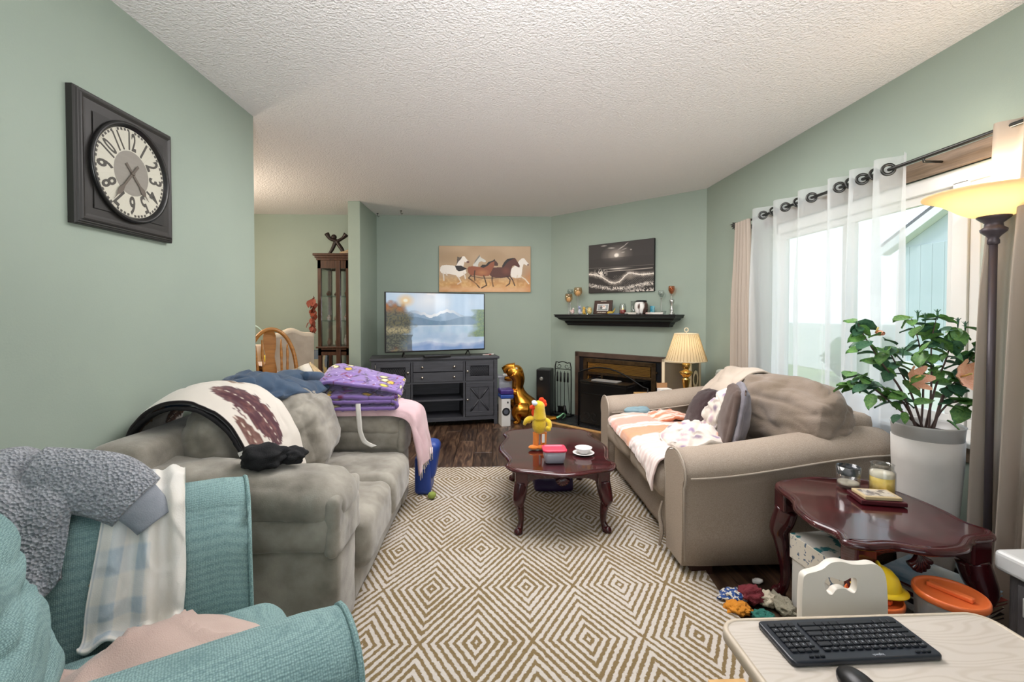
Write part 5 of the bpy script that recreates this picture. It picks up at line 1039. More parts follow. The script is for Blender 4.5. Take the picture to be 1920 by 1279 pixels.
pillow('dark_brown_cushion', 'dark brown square cushion on the far seat of the beige sofa', TR(1.36, 2.93, .60) @ R3('Z', -12) @ R3('Y', -62) @ R3('Z', 12), .26, .30, .12, m_dbr, m_gry, 3, .008)
gp = pillow('grey_cushion', 'grey ribbed cushion with cocoa side standing on the near seat of the beige sofa', TR(1.34, 2.46, .645) @ R3('Z', -22) @ R3('Y', -80), .36, .32, .13, m_gry, m_cbr, 9, .006)
b = B(TR(1.328, 2.463, .647) @ R3('Z', -22) @ R3('Y', -80)); b.soft((0, 0, .018), (.345, .305, .05), .98, .03, n=20, wr=.005, ws=9, seed=9); b.build('cocoa_side', m_cbr, gp)
fb_ = thing('floral_blanket', 'cream blanket with purple and orange flowers bunched between two cushions', 'blanket', (1.2, 2.6, .5)); 
Pf = Paint(120, 120, '#d9cfc4'); r_ = random.Random(9)
for _ in range(30): Pf.ell(r_.random(), r_.random(), .05+.03*r_.random(), .04+.03*r_.random(), r_.choice(['#8b6f9f', '#c98263', '#9b8f86', '#b89aa8', '#75607d']), .5, .85, r_.random()*3)
for nm, rows, sd in (('lower_fold', [[(1.02, 2.42, .48), (1.12, 2.36, .52), (1.22, 2.36, .53), (1.3, 2.38, .52)], [(.98, 2.56, .485), (1.08, 2.52, .545), (1.2, 2.5, .56), (1.3, 2.5, .55)], [(1.02, 2.72, .485), (1.1, 2.68, .55), (1.2, 2.66, .565), (1.3, 2.64, .56)], [(1.12, 2.80, .48), (1.16, 2.78, .51), (1.24, 2.76, .53), (1.34, 2.74, .53)]], 3),
                     ('upper_fold', [[(1.24, 2.52, .56), (1.27, 2.50, .66), (1.32, 2.50, .74), (1.40, 2.48, .76)], [(1.22, 2.60, .56), (1.26, 2.60, .68), (1.34, 2.58, .76), (1.43, 2.56, .77)], [(1.26, 2.68, .55), (1.31, 2.68, .63), (1.38, 2.66, .69), (1.46, 2.64, .70)]], 8)):
    b = B(); b.cloth(rows, 14, 14, .035, .022, 11, sd); o = b.build(nm, None, fb_); paint_uv(o, Pf, 'floral_'+nm, .95, .4)
b = B(); b.cloth([[(1.82, 3.28, .66), (1.76, 3.28, .73), (1.66, 3.28, .75), (1.54, 3.29, .66), (1.49, 3.30, .56), (1.44, 3.31, .49)], [(1.82, 3.14, .74), (1.76, 3.14, .83), (1.64, 3.14, .835), (1.52, 3.14, .73), (1.45, 3.15, .60), (1.41, 3.15, .50)], [(1.84, 2.98, .78), (1.76, 2.97, .85), (1.64, 2.97, .845), (1.51, 2.98, .745), (1.43, 3.0, .62), (1.38, 3.02, .50)], [(1.84, 2.84, .79), (1.77, 2.82, .85), (1.66, 2.82, .85), (1.53, 2.84, .755), (1.45, 2.88, .64), (1.40, 2.92, .52)]], 10, 12, .012, .014, 7, 6); tag(b.build('cream_throw', fabric('cream_cotton', '#b9aa9a', '#cdbfb0', 5)), 'cream cotton throw draped over the far back cushion of the beige sofa', 'blanket')
b = B(TR(1.80, 3.30, .745) @ R3('Z', 20) @ R3('Y', 25)); b.soft((0, 0, 0), (.20, .22, .06), .98, .03, n=18, wr=.012, ws=8, seed=4); tag(b.build('grey_green_pillow', fabric('grey_green_cloth', '#83877c', '#979a8e')), 'grey green pillow tucked at the far top corner of the beige sofa', 'cushion')
# ------------------------------------------------------------------ teal armchair: jacket, shirt, blanket
m_fl = mat('grey_teddy_fleece', '#8b8f97', 1., col2='#b5b8bf', vs=110, bump=1., bs=150, kind='voronoi', sheen=.3); m_cuff = fabric('grey_rib_cuff', '#80858d', '#8f949c', 20, .2, 300)
jk = thing('fleece_jacket', 'grey teddy fleece jacket draped over the arm of the teal chair', 'clothing', tuple(TA @ Vector((-.45, .41, .8))))
b = B(TA); b.cloth([[(-.78, .56, .50), (-.78, .54, .70), (-.77, .42, .86), (-.76, .31, .74), (-.75, .28, .60), (-.74, .27, .52)], [(-.62, .58, .52), (-.62, .54, .74), (-.60, .43, .875), (-.59, .31, .76), (-.58, .275, .62), (-.56, .262, .54)], [(-.48, .58, .56), (-.47, .55, .76), (-.46, .43, .885), (-.44, .32, .79), (-.43, .275, .68), (-.42, .255, .60)], [(-.395, .56, .62), (-.38, .54, .76), (-.37, .44, .85), (-.365, .345, .79), (-.37, .295, .70), (-.375, .27, .64)]], 9, 9, .055, .018, 6, 3); b.build('body', m_fl, jk)
b = B(TA); b.tube([(-.44, .385, .86), (-.37, .365, .835), (-.30, .345, .81), (-.245, .325, .765)], [.06, .072, .075, .066], 24, smooth=10, flat=(1, .55), up=(0, .5, .9)); b.build('sleeve', m_fl, jk)
b = B(TA); b.tube([(-.25, .327, .77), (-.225, .318, .738), (-.207, .31, .712)], [.052, .048, .046], 18, smooth=4, flat=(1, .5), up=(0, .5, .9)); b.build('cuff', m_cuff, jk)
b = B(TA); b.cloth([[(-.74, .262, .53), (-.74, .25, .47)], [(-.58, .245, .55), (-.57, .235, .49)], [(-.43, .24, .61), (-.42, .225, .56)]], 4, 4, .02, .003); b.build('hem', m_cuff, jk)
sh = thing('plaid_shirt', 'white and pale blue plaid shirt hanging over the teal chair arm', 'clothing', tuple(TA @ Vector((-.22, .4, .78))))
rows = []
for xt, xb, yo in ((-.150, -.150, 0), (-.185, -.19, .004), (-.22, -.235, -.004), (-.26, -.285, .004), (-.31, -.335, 0)):
    rows.append([(xt, .525, .62), (xt, .515, .72), (xt, .46, .785), (xt, .385, .80), (xt, .325+yo, .75), ((xt+xb)/2, .293+yo, .65), (xb, .272+yo, .56), (xb-.005, .265+yo, .495), (xb-.01, .235, .482)])
b = B(TA); b.cloth(rows, 12, 14, .008, .006, 12, 4, folds=lambda u, v: .010*math.sin(v*19+u*3)*(.3+.7*u)); o = b.build('cloth', None, sh)
P = Paint(300, 160, '#e2dfd8'); n2 = P.noise(10, 10, 3); n3 = P.noise(120, 60, 6)
bx = (np.sin(P.V*24+1) > .2); by_ = (np.sin(P.U*42) > .2); left = (P.V > .45); P.mix(bx*left*.3, '#a8bccb'); P.mix(by_*left*.3, '#a8bccb'); P.mix(bx*by_*left*.45, '#93adc0'); P.mix(np.clip(n2-.4, 0, 1)*(~left)*.5, '#cdbfa6'); P.mix((n3-.3)*.25, '#f0eeea'); P.mix((abs(P.V-.97) < .008)*.5, '#8fa0ae')
paint_uv(o, P, 'plaid_print', .9, .3, .2)
b = B(TA); b.lathe([(.006, 0), (.007, .001), (.006, .0025)], 14, M=TR(-.325, .292, .60) @ R3('X', 90)); b.build('button', mat('tan_button', '#b99868', .4), sh)
b = B(TA); b.cloth([[(-.03, .10, .484), (-.01, .04, .488), (-.01, -.06, .488), (-.03, -.14, .482)], [(-.09, .17, .486), (-.09, .07, .525), (-.11, -.06, .52), (-.12, -.18, .49)], [(-.20, .20, .488), (-.21, .07, .56), (-.22, -.08, .53), (-.23, -.19, .49)], [(-.31, .16, .49), (-.32, .04, .53), (-.32, -.08, .52), (-.33, -.18, .49)], [(-.38, .14, .485), (-.39, .03, .50), (-.40, -.08, .495), (-.40, -.18, .485)]], 10, 10, .016, .018, 7, 9); tag(b.build('pink_beige_blanket', fabric('pinkish_beige_fleece', '#b8a096', '#c9b3a8', 5)), 'pinkish beige fleece blanket bunched on the seat of the teal armchair', 'blanket')
# ================================================================== lamps
def shade_mat(name, col, es, ec):
    m = sheer_mat(name, col, 0, .6); N, L = ng(m); e = N.new('ShaderNodeEmission'); e.inputs[0].default_value = (*hexc(ec), 1); e.inputs[1].default_value = es
    a = N.new('ShaderNodeAddShader'); src = N['Material Output'].inputs[0].links[0].from_socket; L.new(src, a.inputs[0]); L.new(e.outputs[0], a.inputs[1]); L.new(a.outputs[0], N['Material Output'].inputs[0]); return m
LX, LY = 1.935, 1.69
fl = thing('floor_lamp', 'dark bronze torchiere floor lamp with lit amber glass bowl by the window', 'floor lamp', (LX, LY, 0)); m_pole = mat('brown_bronze_paint', '#4a4348', .4, .2)
b = B(); b.lathe([(.115, 0), (.115, .012), (.09, .022), (.03, .035), (.018, .06)], 28, c=(LX, LY, 0)); b.build('base', m_pole, fl)
b = B(); b.lathe([(.0125, .06), (.0125, 1.50)], 18, c=(LX, LY, 0)); b.build('pole', m_pole, fl)
b = B(); b.lathe([(.0125, 1.495), (.018, 1.50), (.018, 1.512), (.015, 1.52), (.022, 1.53), (.038, 1.545), (.040, 1.555), (.028, 1.565), (.026, 1.578), (.042, 1.592), (.05, 1.60), (.05, 1.606)], 24, c=(LX, LY, 0)); b.build('collar', m_pole, fl)
b = B(); b.lathe([(.045, 1.603), (.075, 1.612), (.105, 1.63), (.13, 1.65), (.155, 1.668), (.19, 1.685), (.212, 1.692), (.213, 1.697), (.188, 1.692), (.152, 1.676), (.127, 1.657), (.10, 1.638), (.07, 1.62), (.04, 1.612)], 48, c=(LX, LY, 0), cap=False); b.build('glass_bowl', shade_mat('amber_glass', '#f2dfbb', .10, '#ffe0a8'), fl)
b = B(); b.ball((LX, LY, 1.675), (.032, .032, .036), 16, 12); b.build('bulb', mat('lit_bulb', '#ffffff', .5, emit='#ffe7bd', es=9), fl)
lamp('floor_lamp_light', 'POINT', (LX, LY, 1.76), 6.5, (1, .88, .72), shadow_soft_size=.05)
T1 = (1.69, 3.92)
sd = thing('side_table', 'small pale side table behind the far arm of the beige sofa', 'table', (1.66, 4.02, 0)); m_ivory = mat('ivory_paint', '#dccfb4', .5); m_lp = mat('light_pine', '#c89a5e', .45, col2='#dcb57c', vs=12)
b = B(); b.box(1.36, 3.80, .44, 1.98, 4.36, .465, bev=.004); b.build('tabletop', m_lp, sd)
for x in (1.39, 1.95):
    for y in (3.83, 4.19): b = B(); b.box(x-.018, y-.018, 0, x+.018, y+.018, .44); b.build('leg', m_ivory, sd)
b = B(); b.box(1.40, 3.84, .38, 1.94, 4.18, .44); b.build('apron', m_ivory, sd)
tl_ = thing('table_lamp', 'polished brass table lamp with lit pleated ivory shade behind the beige sofa', 'table lamp', (*T1, .466))
b = B(); b.lathe([(.062, .466), (.064, .474), (.045, .484), (.03, .49), (.016, .50), (.013, .51), (.014, .53), (.026, .60), (.034, .645), (.036, .655), (.022, .662), (.024, .668), (.04, .685), (.052, .70), (.058, .715), (.05, .722), (.026, .73), (.022, .74), (.03, .752), (.036, .775), (.034, .79), (.022, .80), (.03, .808), (.012, .815), (.008, .86)], 32, c=(*T1, 0)); b.build('base', m_gold, tl_)
b = B(); n = 156; rg_ = []
for r, z in ((.170, .815), (.168, .822), (.132, .93), (.096, 1.046), (.095, 1.052)):
    rg_.append([b.v((T1[0]+(r+.0055*math.sin(i*2*PI/n*39))*math.cos(2*PI*i/n), T1[1]+(r+.0055*math.sin(i*2*PI/n*39))*math.sin(2*PI*i/n), z)) for i in range(n)])
for a_, c_ in zip(rg_, rg_[1:]):
    for i in range(n): b.f([a_[i], a_[(i+1) % n], c_[(i+1) % n], c_[i]], True)
b.build('shade', shade_mat('pleated_ivory', '#e3d6ba', .03, '#ffd998'), tl_)
b = B(); b.tube([(T1[0]+.17*math.cos(a), T1[1]+.17*math.sin(a), .816) for a in [i*PI/20 for i in range(40)]], .004, 6, closed=True); b.build('shade_trim', m_ivory, tl_)
b = B(); b.tube([(T1[0]+.096*math.cos(a), T1[1]+.096*math.sin(a), 1.052) for a in [i*PI/16 for i in range(32)]], .004, 6, closed=True); b.build('shade_trim', m_ivory, tl_)
b = B(); b.tube([(T1[0]+.017*math.cos(a), T1[1], 1.085+.017*math.sin(a)) for a in [i*PI/10 for i in range(20)]], .0045, 8, closed=True); b.tube([(T1[0], T1[1], 1.045), (T1[0], T1[1], 1.068)], .005, 8); b.tube([(T1[0]-.095, T1[1], 1.048), (T1[0]+.095, T1[1], 1.048)], .002, 5); b.build('finial', m_ivory, tl_)
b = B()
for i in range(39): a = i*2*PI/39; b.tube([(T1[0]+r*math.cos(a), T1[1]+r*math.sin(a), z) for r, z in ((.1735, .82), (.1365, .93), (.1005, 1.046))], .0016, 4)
b.build('pleat_shadow_lines', fabric('pleat_shadow_cloth', '#a98c58', '#b89b66'), tl_, kind='stuff')  # darker ribs put the shading of the pleats into the colour
b = B(); b.ball((*T1, .92), (.028, .028, .04), 14, 10); b.build('bulb', mat('warm_bulb', '#ffffff', .5, emit='#ffd9a0', es=5), tl_)
lamp('table_lamp_light', 'POINT', (T1[0], T1[1], .93), 1.8, (1, .82, .56), shadow_soft_size=.04)
# letter block box with balloons
LB = TR(1.765, 3.995, .466) @ R3('Z', -45); lb = thing('letter_box', 'square cream framed box with a letter O and balloons inside beside the brass lamp', 'box', (1.765, 3.995, .466), math.radians(-45)); S_ = .27; S2 = .25
b = B(LB)
for x in (0, -S_+.03) : 
    pass
t_ = .026
for (x, y) in ((-S_, 0), (-t_, 0), (-S_, S2-t_), (-t_, S2-t_)): b.box(x, y, 0, x+t_, y+t_, .335)
for z in (0, .335-t_):
    b.box(-S_, 0, z, 0, t_, z+t_); b.box(-S_, S2-t_, z, 0, S2, z+t_); b.box(-S_, 0, z, -S_+t_, S2, z+t_); b.box(-t_, 0, z, 0, S2, z+t_)
b.build('frame', m_ivory, lb)
b = B(LB); b.box(-S_+t_, .010, t_, -t_, .013, .309); b.box(-.013, t_, t_, -.010, S2-t_, .309); b.box(-S_+t_, S2-.012, t_, -t_, S2-.010, .309); b.build('window_panel', clear('smoky_film', '#9a8f7c', .06, .3), lb)
tm = text_mesh('O', .22, .0015, .006, .72); tm.transform(LB @ TR(-.004, S2/2, .15) @ R3('Z', 90) @ R3('X', 90)); tm.materials.append(m_ivory); link(tm, 'letter', lb)
b = B(LB); b.ball((-.18, .09, .09), (.062, .058, .064), 20, 14); tag(b.build('green_balloon', mat('green_latex', '#6cc83a', .25)), 'green balloon inside the letter box beside the brass lamp', 'balloon')
b = B(LB); b.ball((-.06, .13, .085), (.05, .045, .055), 20, 14); tag(b.build('cream_balloon', mat('cream_latex', '#e8d5b4', .25)), 'cream balloon behind the letter O in the box', 'balloon')
wb = thing('white_carton', 'small white open carton with brown flap on the side table', 'box', (1.50, 3.92, .466)); b = B(TR(1.50, 3.92, .466) @ R3('Z', 8)); b.box(-.05, -.04, 0, .05, .04, .105, bev=.002); b.build('carton', mat('white_card', '#e3e4e2', .6), wb)
b = B(TR(1.50, 3.92, .466) @ R3('Z', 8)); b.box(-.05, .036, .105, .05, .040, .15, M=R3('X', -4)); b.build('flap', mat('kraft_card', '#a9805a', .8), wb)
b = B(); b.poly([(1.375, 3.83), (1.43, 3.83), (1.43, 3.95), (1.40, 3.95)], .4655, .53); tag(b.build('orange_card_box', mat('orange_card', '#c98a4a', .7)), 'orange tan cardboard wedge beside the white carton', 'box')
# ================================================================== planter with hibiscus
PX, PY = 1.86, 1.87
pl_ = thing('planter', 'tall white cylindrical planter with grey liner between table and window', 'planter', (PX, PY, 0)); m_plw = mat('matt_white_planter', '#d3cfca', .45, col2='#c6c2bd', vs=6); m_lin = mat('grey_liner', '#b5b4b2', .35)
b = B(); b.lathe([(.080, 0), (.084, .004), (.095, .2), (.110, .45), (.119, .60), (.121, .700), (.118, .700)], 40, c=(PX, PY, 0)); b.build('pot', m_plw, pl_)
b = B(); b.lathe([(.115, .698), (.118, .70), (.122, .75), (.125, .757), (.121, .76), (.116, .752), (.110, .70), (.05, .70)], 40, c=(PX, PY, 0)); b.build('liner', m_lin, pl_)
b = B(); b.lathe([(.0, .725), (.113, .722), (.113, .700)], 24, c=(PX, PY, 0), cap=False); b.build('soil', mat('dark_soil', '#2f2a26', 1, col2='#4a4038', vs=60, bump=1, bs=60), pl_)
hb_ = thing('hibiscus_plant', 'hibiscus with green leaves and peach flowers growing in the tall planter', 'plant', (PX, PY, .715))
m_leaf = mat('hibiscus_leaf', '#3c6e3c', .45, col2='#6f9a4c', vs=9, spec=.5); m_leaf2 = mat('hibiscus_leaf_dark', '#2a5040', .45, col2='#47714f', vs=9); m_stem = mat('brown_stem', '#5d4b46', .8); m_pet = mat('peach_petal', '#f0a884', .6, col2='#f7c9ae', vs=20)
def W2(px, py, d=0.): return Vector((PX+(px-1742)*.00232, PY+d, .762+(806-py)*.00222+d*.30))
def leafmesh():
    b = B(); n = 6; rows = []
    for i in range(n+1):
        t = i/n; wd = .42*math.sin(PI*min(1, t*.93+.07))**.8*(1-t*.35) if 0 < t < 1 else .02; wd *= 1+(.08 if i % 2 else -.04)
        rows.append([b.v((t, s*wd, .10*abs(s)*1-.22*t*t+.03*math.sin(t*7)*abs(s))) for s in (-1, -.5, 0, .5, 1)])
    for a, c in zip(rows, rows[1:]):
        for j in range(4): b.f([a[j], c[j], c[j+1], a[j+1]], True)
    o = b.build('leaf', m_leaf, hb_, local=True, fix=False); me = o.data; bpy.data.objects.remove(o); return me
lm1 = leafmesh(); lm2 = lm1.copy(); lm2.materials.clear(); lm2.materials.append(m_leaf2)
r_ = random.Random(12); base = Vector((PX, PY, .715)); Li = wmat(hb_).inverted(); nleaf = 0
def leaf(p, size, yaw, pitch, roll, dark):
    global nleaf; nleaf += 1
    M = TR(*p) @ R3('Z', yaw) @ R3('Y', pitch) @ R3('X', roll) @ Matrix.Scale(size, 4); inst(lm2 if dark else lm1, 'leaf', hb_, Li @ M)
stems = [((1735, 805), (1690, 745), (1650, 690), (1612, 635), (1598, 610)), ((1735, 805), (1700, 770), (1650, 735), (1605, 715)), ((1738, 805), (1710, 740), (1680, 680), (1682, 665)), ((1738, 805), (1735, 740), (1728, 660), (1712, 605)), ((1740, 805), (1745, 730), (1740, 650), (1745, 600)),
         ((1742, 805), (1755, 740), (1775, 680), (1783, 640), (1792, 622)), ((1745, 805), (1780, 740), (1815, 700), (1838, 665)), ((1745, 805), (1770, 770), (1810, 760), (1845, 770)), ((1740, 805), (1770, 755), (1800, 720), (1818, 680)), ((1738, 805), (1690, 780), (1640, 740), (1612, 745))]
for k, st in enumerate(stems):
    d = r_.uniform(-.10, .06); pts = [W2(px, py, d*i/(len(st)-1)) for i, (px, py) in enumerate(st)]; pts[0] = base+Vector(((k-5)*.006, r_.uniform(-.02, .02), -.01))
    b = B(); b.tube(pts, [.0055-.004*i/(len(pts)-1) for i in range(len(pts))], 6, smooth=4); b.build('stem', m_stem, hb_)
    cs = cr_spline(pts, 6)
    for i in range(int(len(cs)*.36), len(cs)):
        for _ in range(1 if r_.random() < .75 else 2):
            p = cs[i]; yaw = r_.uniform(0, 360); leaf(p, r_.uniform(.045, .082), yaw, r_.uniform(-15, 45), r_.uniform(-35, 35), r_.random() < .45)
for (px, py, sz, yaw, pit) in ((1685, 598, .085, 190, 0), (1700, 612, .085, 200, 20), (1745, 600, .075, 20, -5), (1775, 612, .075, 10, 0), (1605, 640, .08, 200, 15), (1640, 640, .075, 10, 5), (1622, 625, .06, 180, 0), (1590, 652, .06, 170, 10), (1600, 700, .07, 180, 5), (1598, 720, .07, 190, 15), (1612, 735, .07, 200, 50), (1840, 665, .09, 10, 5), (1850, 680, .08, 30, 60), (1830, 680, .07, 200, 40), (1800, 640, .075, 20, 10), (1810, 650, .07, 0, 50), (1770, 755, .10, 5, 5), (1800, 770, .09, 200, 45), (1835, 775, .07, 20, 50), (1852, 775, .07, 60, 60), (1720, 640, .08, 180, 30), (1740, 640, .085, 0, 30), (1712, 660, .08, 210, 40), (1735, 625, .07, 120, 10), (1760, 640, .08, 30, 40), (1800, 700, .07, 200, 20), (1700, 700, .07, 180, 20), (1810, 720, .07, 0, 0), (1670, 690, .08, 0, 10), (1650, 665, .085, 210, 30), (1685, 745, .075, 180, 5), (1710, 745, .085, 190, 0), (1755, 790, .06, 300, 30), (1660, 775, .05, 200, 30), (1675, 770, .05, 200, 70)):
    leaf(W2(px, py, r_.uniform(-.09, -.02)), sz, yaw, pit, r_.uniform(-30, 30), r_.random() < .4)
pm = B(); n = 5; rows_ = []
for i in range(n+1):
    t = i/n; wd = .26*math.sin(PI*(t*.8+.1)); rows_.append([pm.v((t, s*wd, .25*t*t+.05*abs(s)*math.sin(t*9))) for s in (-1, 0, 1)])
for a, c in zip(rows_, rows_[1:]):
    for j in range(2): pm.f([a[j], c[j], c[j+1], a[j+1]], True)
o = pm.build('petal', m_pet, hb_, local=True, fix=False); pme = o.data; bpy.data.objects.remove(o)
for (px, py, sz, k) in ((1782, 708, .085, 7), (1692, 712, .07, 6), (1622, 624, .038, 7)):
    fl_ = B(); c = W2(px, py, -.05); fl_.tube([c, c+Vector((-.01, -.05*sz/.08, .02))], [.003, .004], 6); f_ = fl_.build('flower', mat('flower_centre', '#e8d080', .5), hb_)
    for i in range(k): inst(pme, 'petal', f_, Li @ TR(*c) @ R3('X', 75+20*(sz < .05)) @ R3('Z', i*360/k) @ R3('Y', -25-40*(sz < .05)) @ Matrix.Scale(sz, 4))
for (px, py) in ((1594, 612), (1681, 662), (1708, 592), (1722, 597), (1745, 590), (1784, 606), (1798, 613), (1839, 654)):
    b = B(); c = W2(px, py, -.03); b.tube([c+Vector((0, 0, -.03)), c, c+Vector((0, 0, .016))], [.0018, .005, .001], 6)
    for i in range(5): a = i*2*PI/5; b.tube([c, c+Vector((.012*math.cos(a), .012*math.sin(a), .014))], [.0018, .0005], 4)
    b.build('bud', m_leaf2, hb_)
print('leaves', nleaf)
# ================================================================== on and under the end table
ZE = .501
jg = thing('glass_candle', 'nearly burnt out candle in a sooty clear glass on the end table', 'candle', (1.49, 1.84, ZE)); TJ = TR(1.49, 1.84, ZE)
b = B(TJ); b.lathe([(.040, 0), (.042, .006), (.044, .088), (.041, .088), (.039, .012), (0, .010)], 28, cap=False); b.build('glass', m_cl, jg)
b = B(TJ); b.lathe([(.0415, .055), (.0425, .086), (.040, .087), (.0405, .055)], 28, cap=False); b.build('soot_band', clear('soot_film', '#4f545c', .05, .35), jg)
b = B(TJ); b.lathe([(0, .012), (.038, .012), (.038, .022), (.0, .019)], 24, cap=False); b.build('wax', m_wax, jg)
jc = thing('yellow_jar_candle', 'jar candle with yellow wax beside the glass on the end table', 'candle', (1.575, 1.77, ZE)); TJ = TR(1.575, 1.77, ZE)
b = B(TJ); b.lathe([(.042, 0), (.045, .01), (.045, .088), (.038, .100), (.038, .118), (.041, .120), (.036, .120), (.035, .10), (.042, .086), (.042, .008), (0, .006)], 28, cap=False); b.build('jar', m_cl, jc)
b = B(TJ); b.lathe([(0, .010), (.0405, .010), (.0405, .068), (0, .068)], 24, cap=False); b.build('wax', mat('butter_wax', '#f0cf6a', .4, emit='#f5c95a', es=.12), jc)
b = B(TJ); b.lathe([(.0408, .068), (.0408, .086), (.0, .086)], 24, cap=False); b.build('pale_wax_rim', m_wax, jc)
bk = [('lower_book', '#4a1820', 0, .016, .155, .11, 'dark red covered booklet under the tiled coaster on the end table', 14), ('coaster', '#c9b48c', .0165, .013, .13, .09, 'beige printed coaster on the dark red booklet', 10)]
for nm, c, z, h, sx_, sy_, lb_, rz in bk:
    T = TR(1.49, 1.70, ZE+z) @ R3('Z', -rz); t = thing('booklet' if nm == 'lower_book' else 'coaster', lb_, 'book' if nm == 'lower_book' else 'coaster', (1.49, 1.70, ZE+z)); b = B(T); b.box(-sx_/2, -sy_/2, 0, sx_/2, sy_/2, h, bev=.003); b.build('block', mat(nm+'_mat', c, .35), t)
    if nm == 'coaster': b = B(T); b.box(-sx_/2+.012, -sy_/2+.012, h, sx_/2-.012, sy_/2-.012, h+.0006); b.build('printed_face', mat('coaster_print', '#77706e', .4, col2='#c9c1b5', vs=45, sharp=(.45, .55)), t)
# items below: white box, patterned box, crate, picture books
def lbox(name, label, cat, T, x, y, z, m, bev=.003):
    b = B(T); b.box(-x/2, -y/2, 0, x/2, y/2, z, bev=bev); return tag(b.build(name, m), label, cat)
m_wb = mat('white_board', '#d8d6d0', .6)
lbox('white_storage_box', 'white cardboard box on the floor under the end table', 'box', TR(1.335, 1.70, .001) @ R3('Z', 4), .14, .30, .20, m_wb)
bb_ = thing('patterned_box', 'flat box with small floral print on top of the white box under the end table', 'box', (1.42, 1.74, .202)); T = TR(1.335, 1.71, .202) @ R3('Z', 4)
b = B(T); b.box(-.075, -.15, 0, .075, .15, .10, bev=.003); b.build('box_body', mat('floral_print_paper', '#e3ddd0', .5, col2='#5b6f86', vs=55, sharp=(.58, .62)), bb_)
b = B(T); b.box(-.073, -.148, .10, .073, .148, .102); b.build('teal_lid_print', mat('teal_print', '#e0ddd5', .5, col2='#2f7a80', vs=9, sharp=(.5, .53)), bb_)
cr8 = thing('white_crate', 'low white shelf crate on the floor holding picture books', 'crate', (1.78, 1.86, 0)); T = TR(1.66, 1.66, .001) @ R3('Z', 4)
b = B(T); b.box(-.12, -.13, 0, .12, -.11, .13); b.box(-.12, .11, 0, .12, .13, .13); b.box(-.12, -.13, .13, .12, .13, .145, bev=.002); b.box(-.12, -.11, 0, .12, .11, .012); b.build('shelf_frame', m_wb, cr8)
cols = ['#2b2428', '#e2ddd2', '#5d2230', '#d9cfc0', '#7f2f2a', '#5f8fb0']; labs = ['black covered picture book at the bottom of the stack', 'thin cream book second from the bottom of the stack', 'maroon picture book in the middle of the stack', 'thin cream book just under the brown red one', 'brown red book second from the top of the stack', 'picture book with sky blue cover on top of the stack']
z = .1465
for k in range(6):
    h = (.016, .008, .018, .008, .014, .016)[k]; t = thing('picture_book', labs[k], 'book', (1.72, 1.74, z), 0, 'picture books under the end table'); T = TR(1.67+.006*((k*5) % 3), 1.63, z) @ R3('Z', 14+3*((k*7) % 4))
    b = B(T); b.box(-.11, -.14, 0, .11, .14, .002); b.box(-.11, -.14, h-.002, .11, .14, h); b.box(-.112, -.14, 0, -.108, .14, h); b.build('cover', mat('book_cover_%d' % k, cols[k], .35, col2=('#d8e6ee' if k == 5 else None), vs=8), t)
    b = B(T); b.box(-.107, -.137, .002, .107, .137, h-.002); b.build('pages', mat('page_edge', '#ddd2ba', .8), t); z += h+.0005
# orange lidded tubs and yellow helmet
m_ol = mat('orange_lid_plastic', '#e2703a', .35, coat=.2); m_ct = clear('cloudy_tub', '#e0dfe0', .12, .35)
def tub(x, y, z, r, lb_):
    t = thing('lidded_tub', lb_, 'tub', (x, y, .001), 0, None); b = B(TR(x, y, 0)); b.lathe([(r*.80, .001), (r*.95, z-.03), (r*.97, z-.012), (r*.94, z-.012), (r*.78, .006), (0, .004)], 36, cap=False); b.build('tub', m_ct, t)
    b = B(TR(x, y, z)); b.lathe([(r, -.016), (r*1.02, -.012), (r*1.02, -.002), (r*.99, .003), (r*.95, .004), (r*.92, 0), (r*.88, -.004), (.0, -.004)], 40, cap=False); b.box(-r*.12, -r*.62, -.004, r*.12, r*.62, .010, bev=.004, M=R3('Z', 25)); b.build('lid', m_ol, t)
    b = B(TR(x, y, 0)); b.lathe([(0, .006), (r*.76, .008), (r*.85, z*.55), (0, z*.6)], 20, cap=False, ); b.build('contents', mat('toy_parts_%d' % int(r*1000), '#c8a58c', .6, col2='#7f8fa8', vs=40, sharp=(.45, .5)), t, kind='stuff')
tub(1.385, 1.31, .382, .088, 'clear tub with orange lid at the right behind the desk')
tub(1.19, 1.36, .345, .075, 'clear tub with orange lid half under the yellow toy helmet')
hm = thing('toy_helmet', 'yellow plastic toy hard hat resting on the orange tub lid', 'helmet', (1.19, 1.38, .352)); T = TR(1.225, 1.385, .36) @ R3('Z', -30) @ R3('X', -6) @ Matrix.Scale(.74, 4)
m_hy = mat('yellow_hat_plastic', '#e6c122', .3, coat=.3); b = B(T); b.lathe([(.082, 0), (.080, .02), (.070, .05), (.048, .075), (.02, .088), (0, .09)], 30, cap=False, sy=1.15); b.tube([(0, -.092, .02), (0, -.06, .078), (0, 0, .096), (0, .06, .078), (0, .092, .02)], .008, 8, smooth=4); b.build('dome', m_hy, hm)
b = B(T); b.lathe([(.080, .004), (.104, -.004), (.104, 0), (.082, .009)], 30, cap=False, sy=1.12); b.build('brim', m_hy, hm)
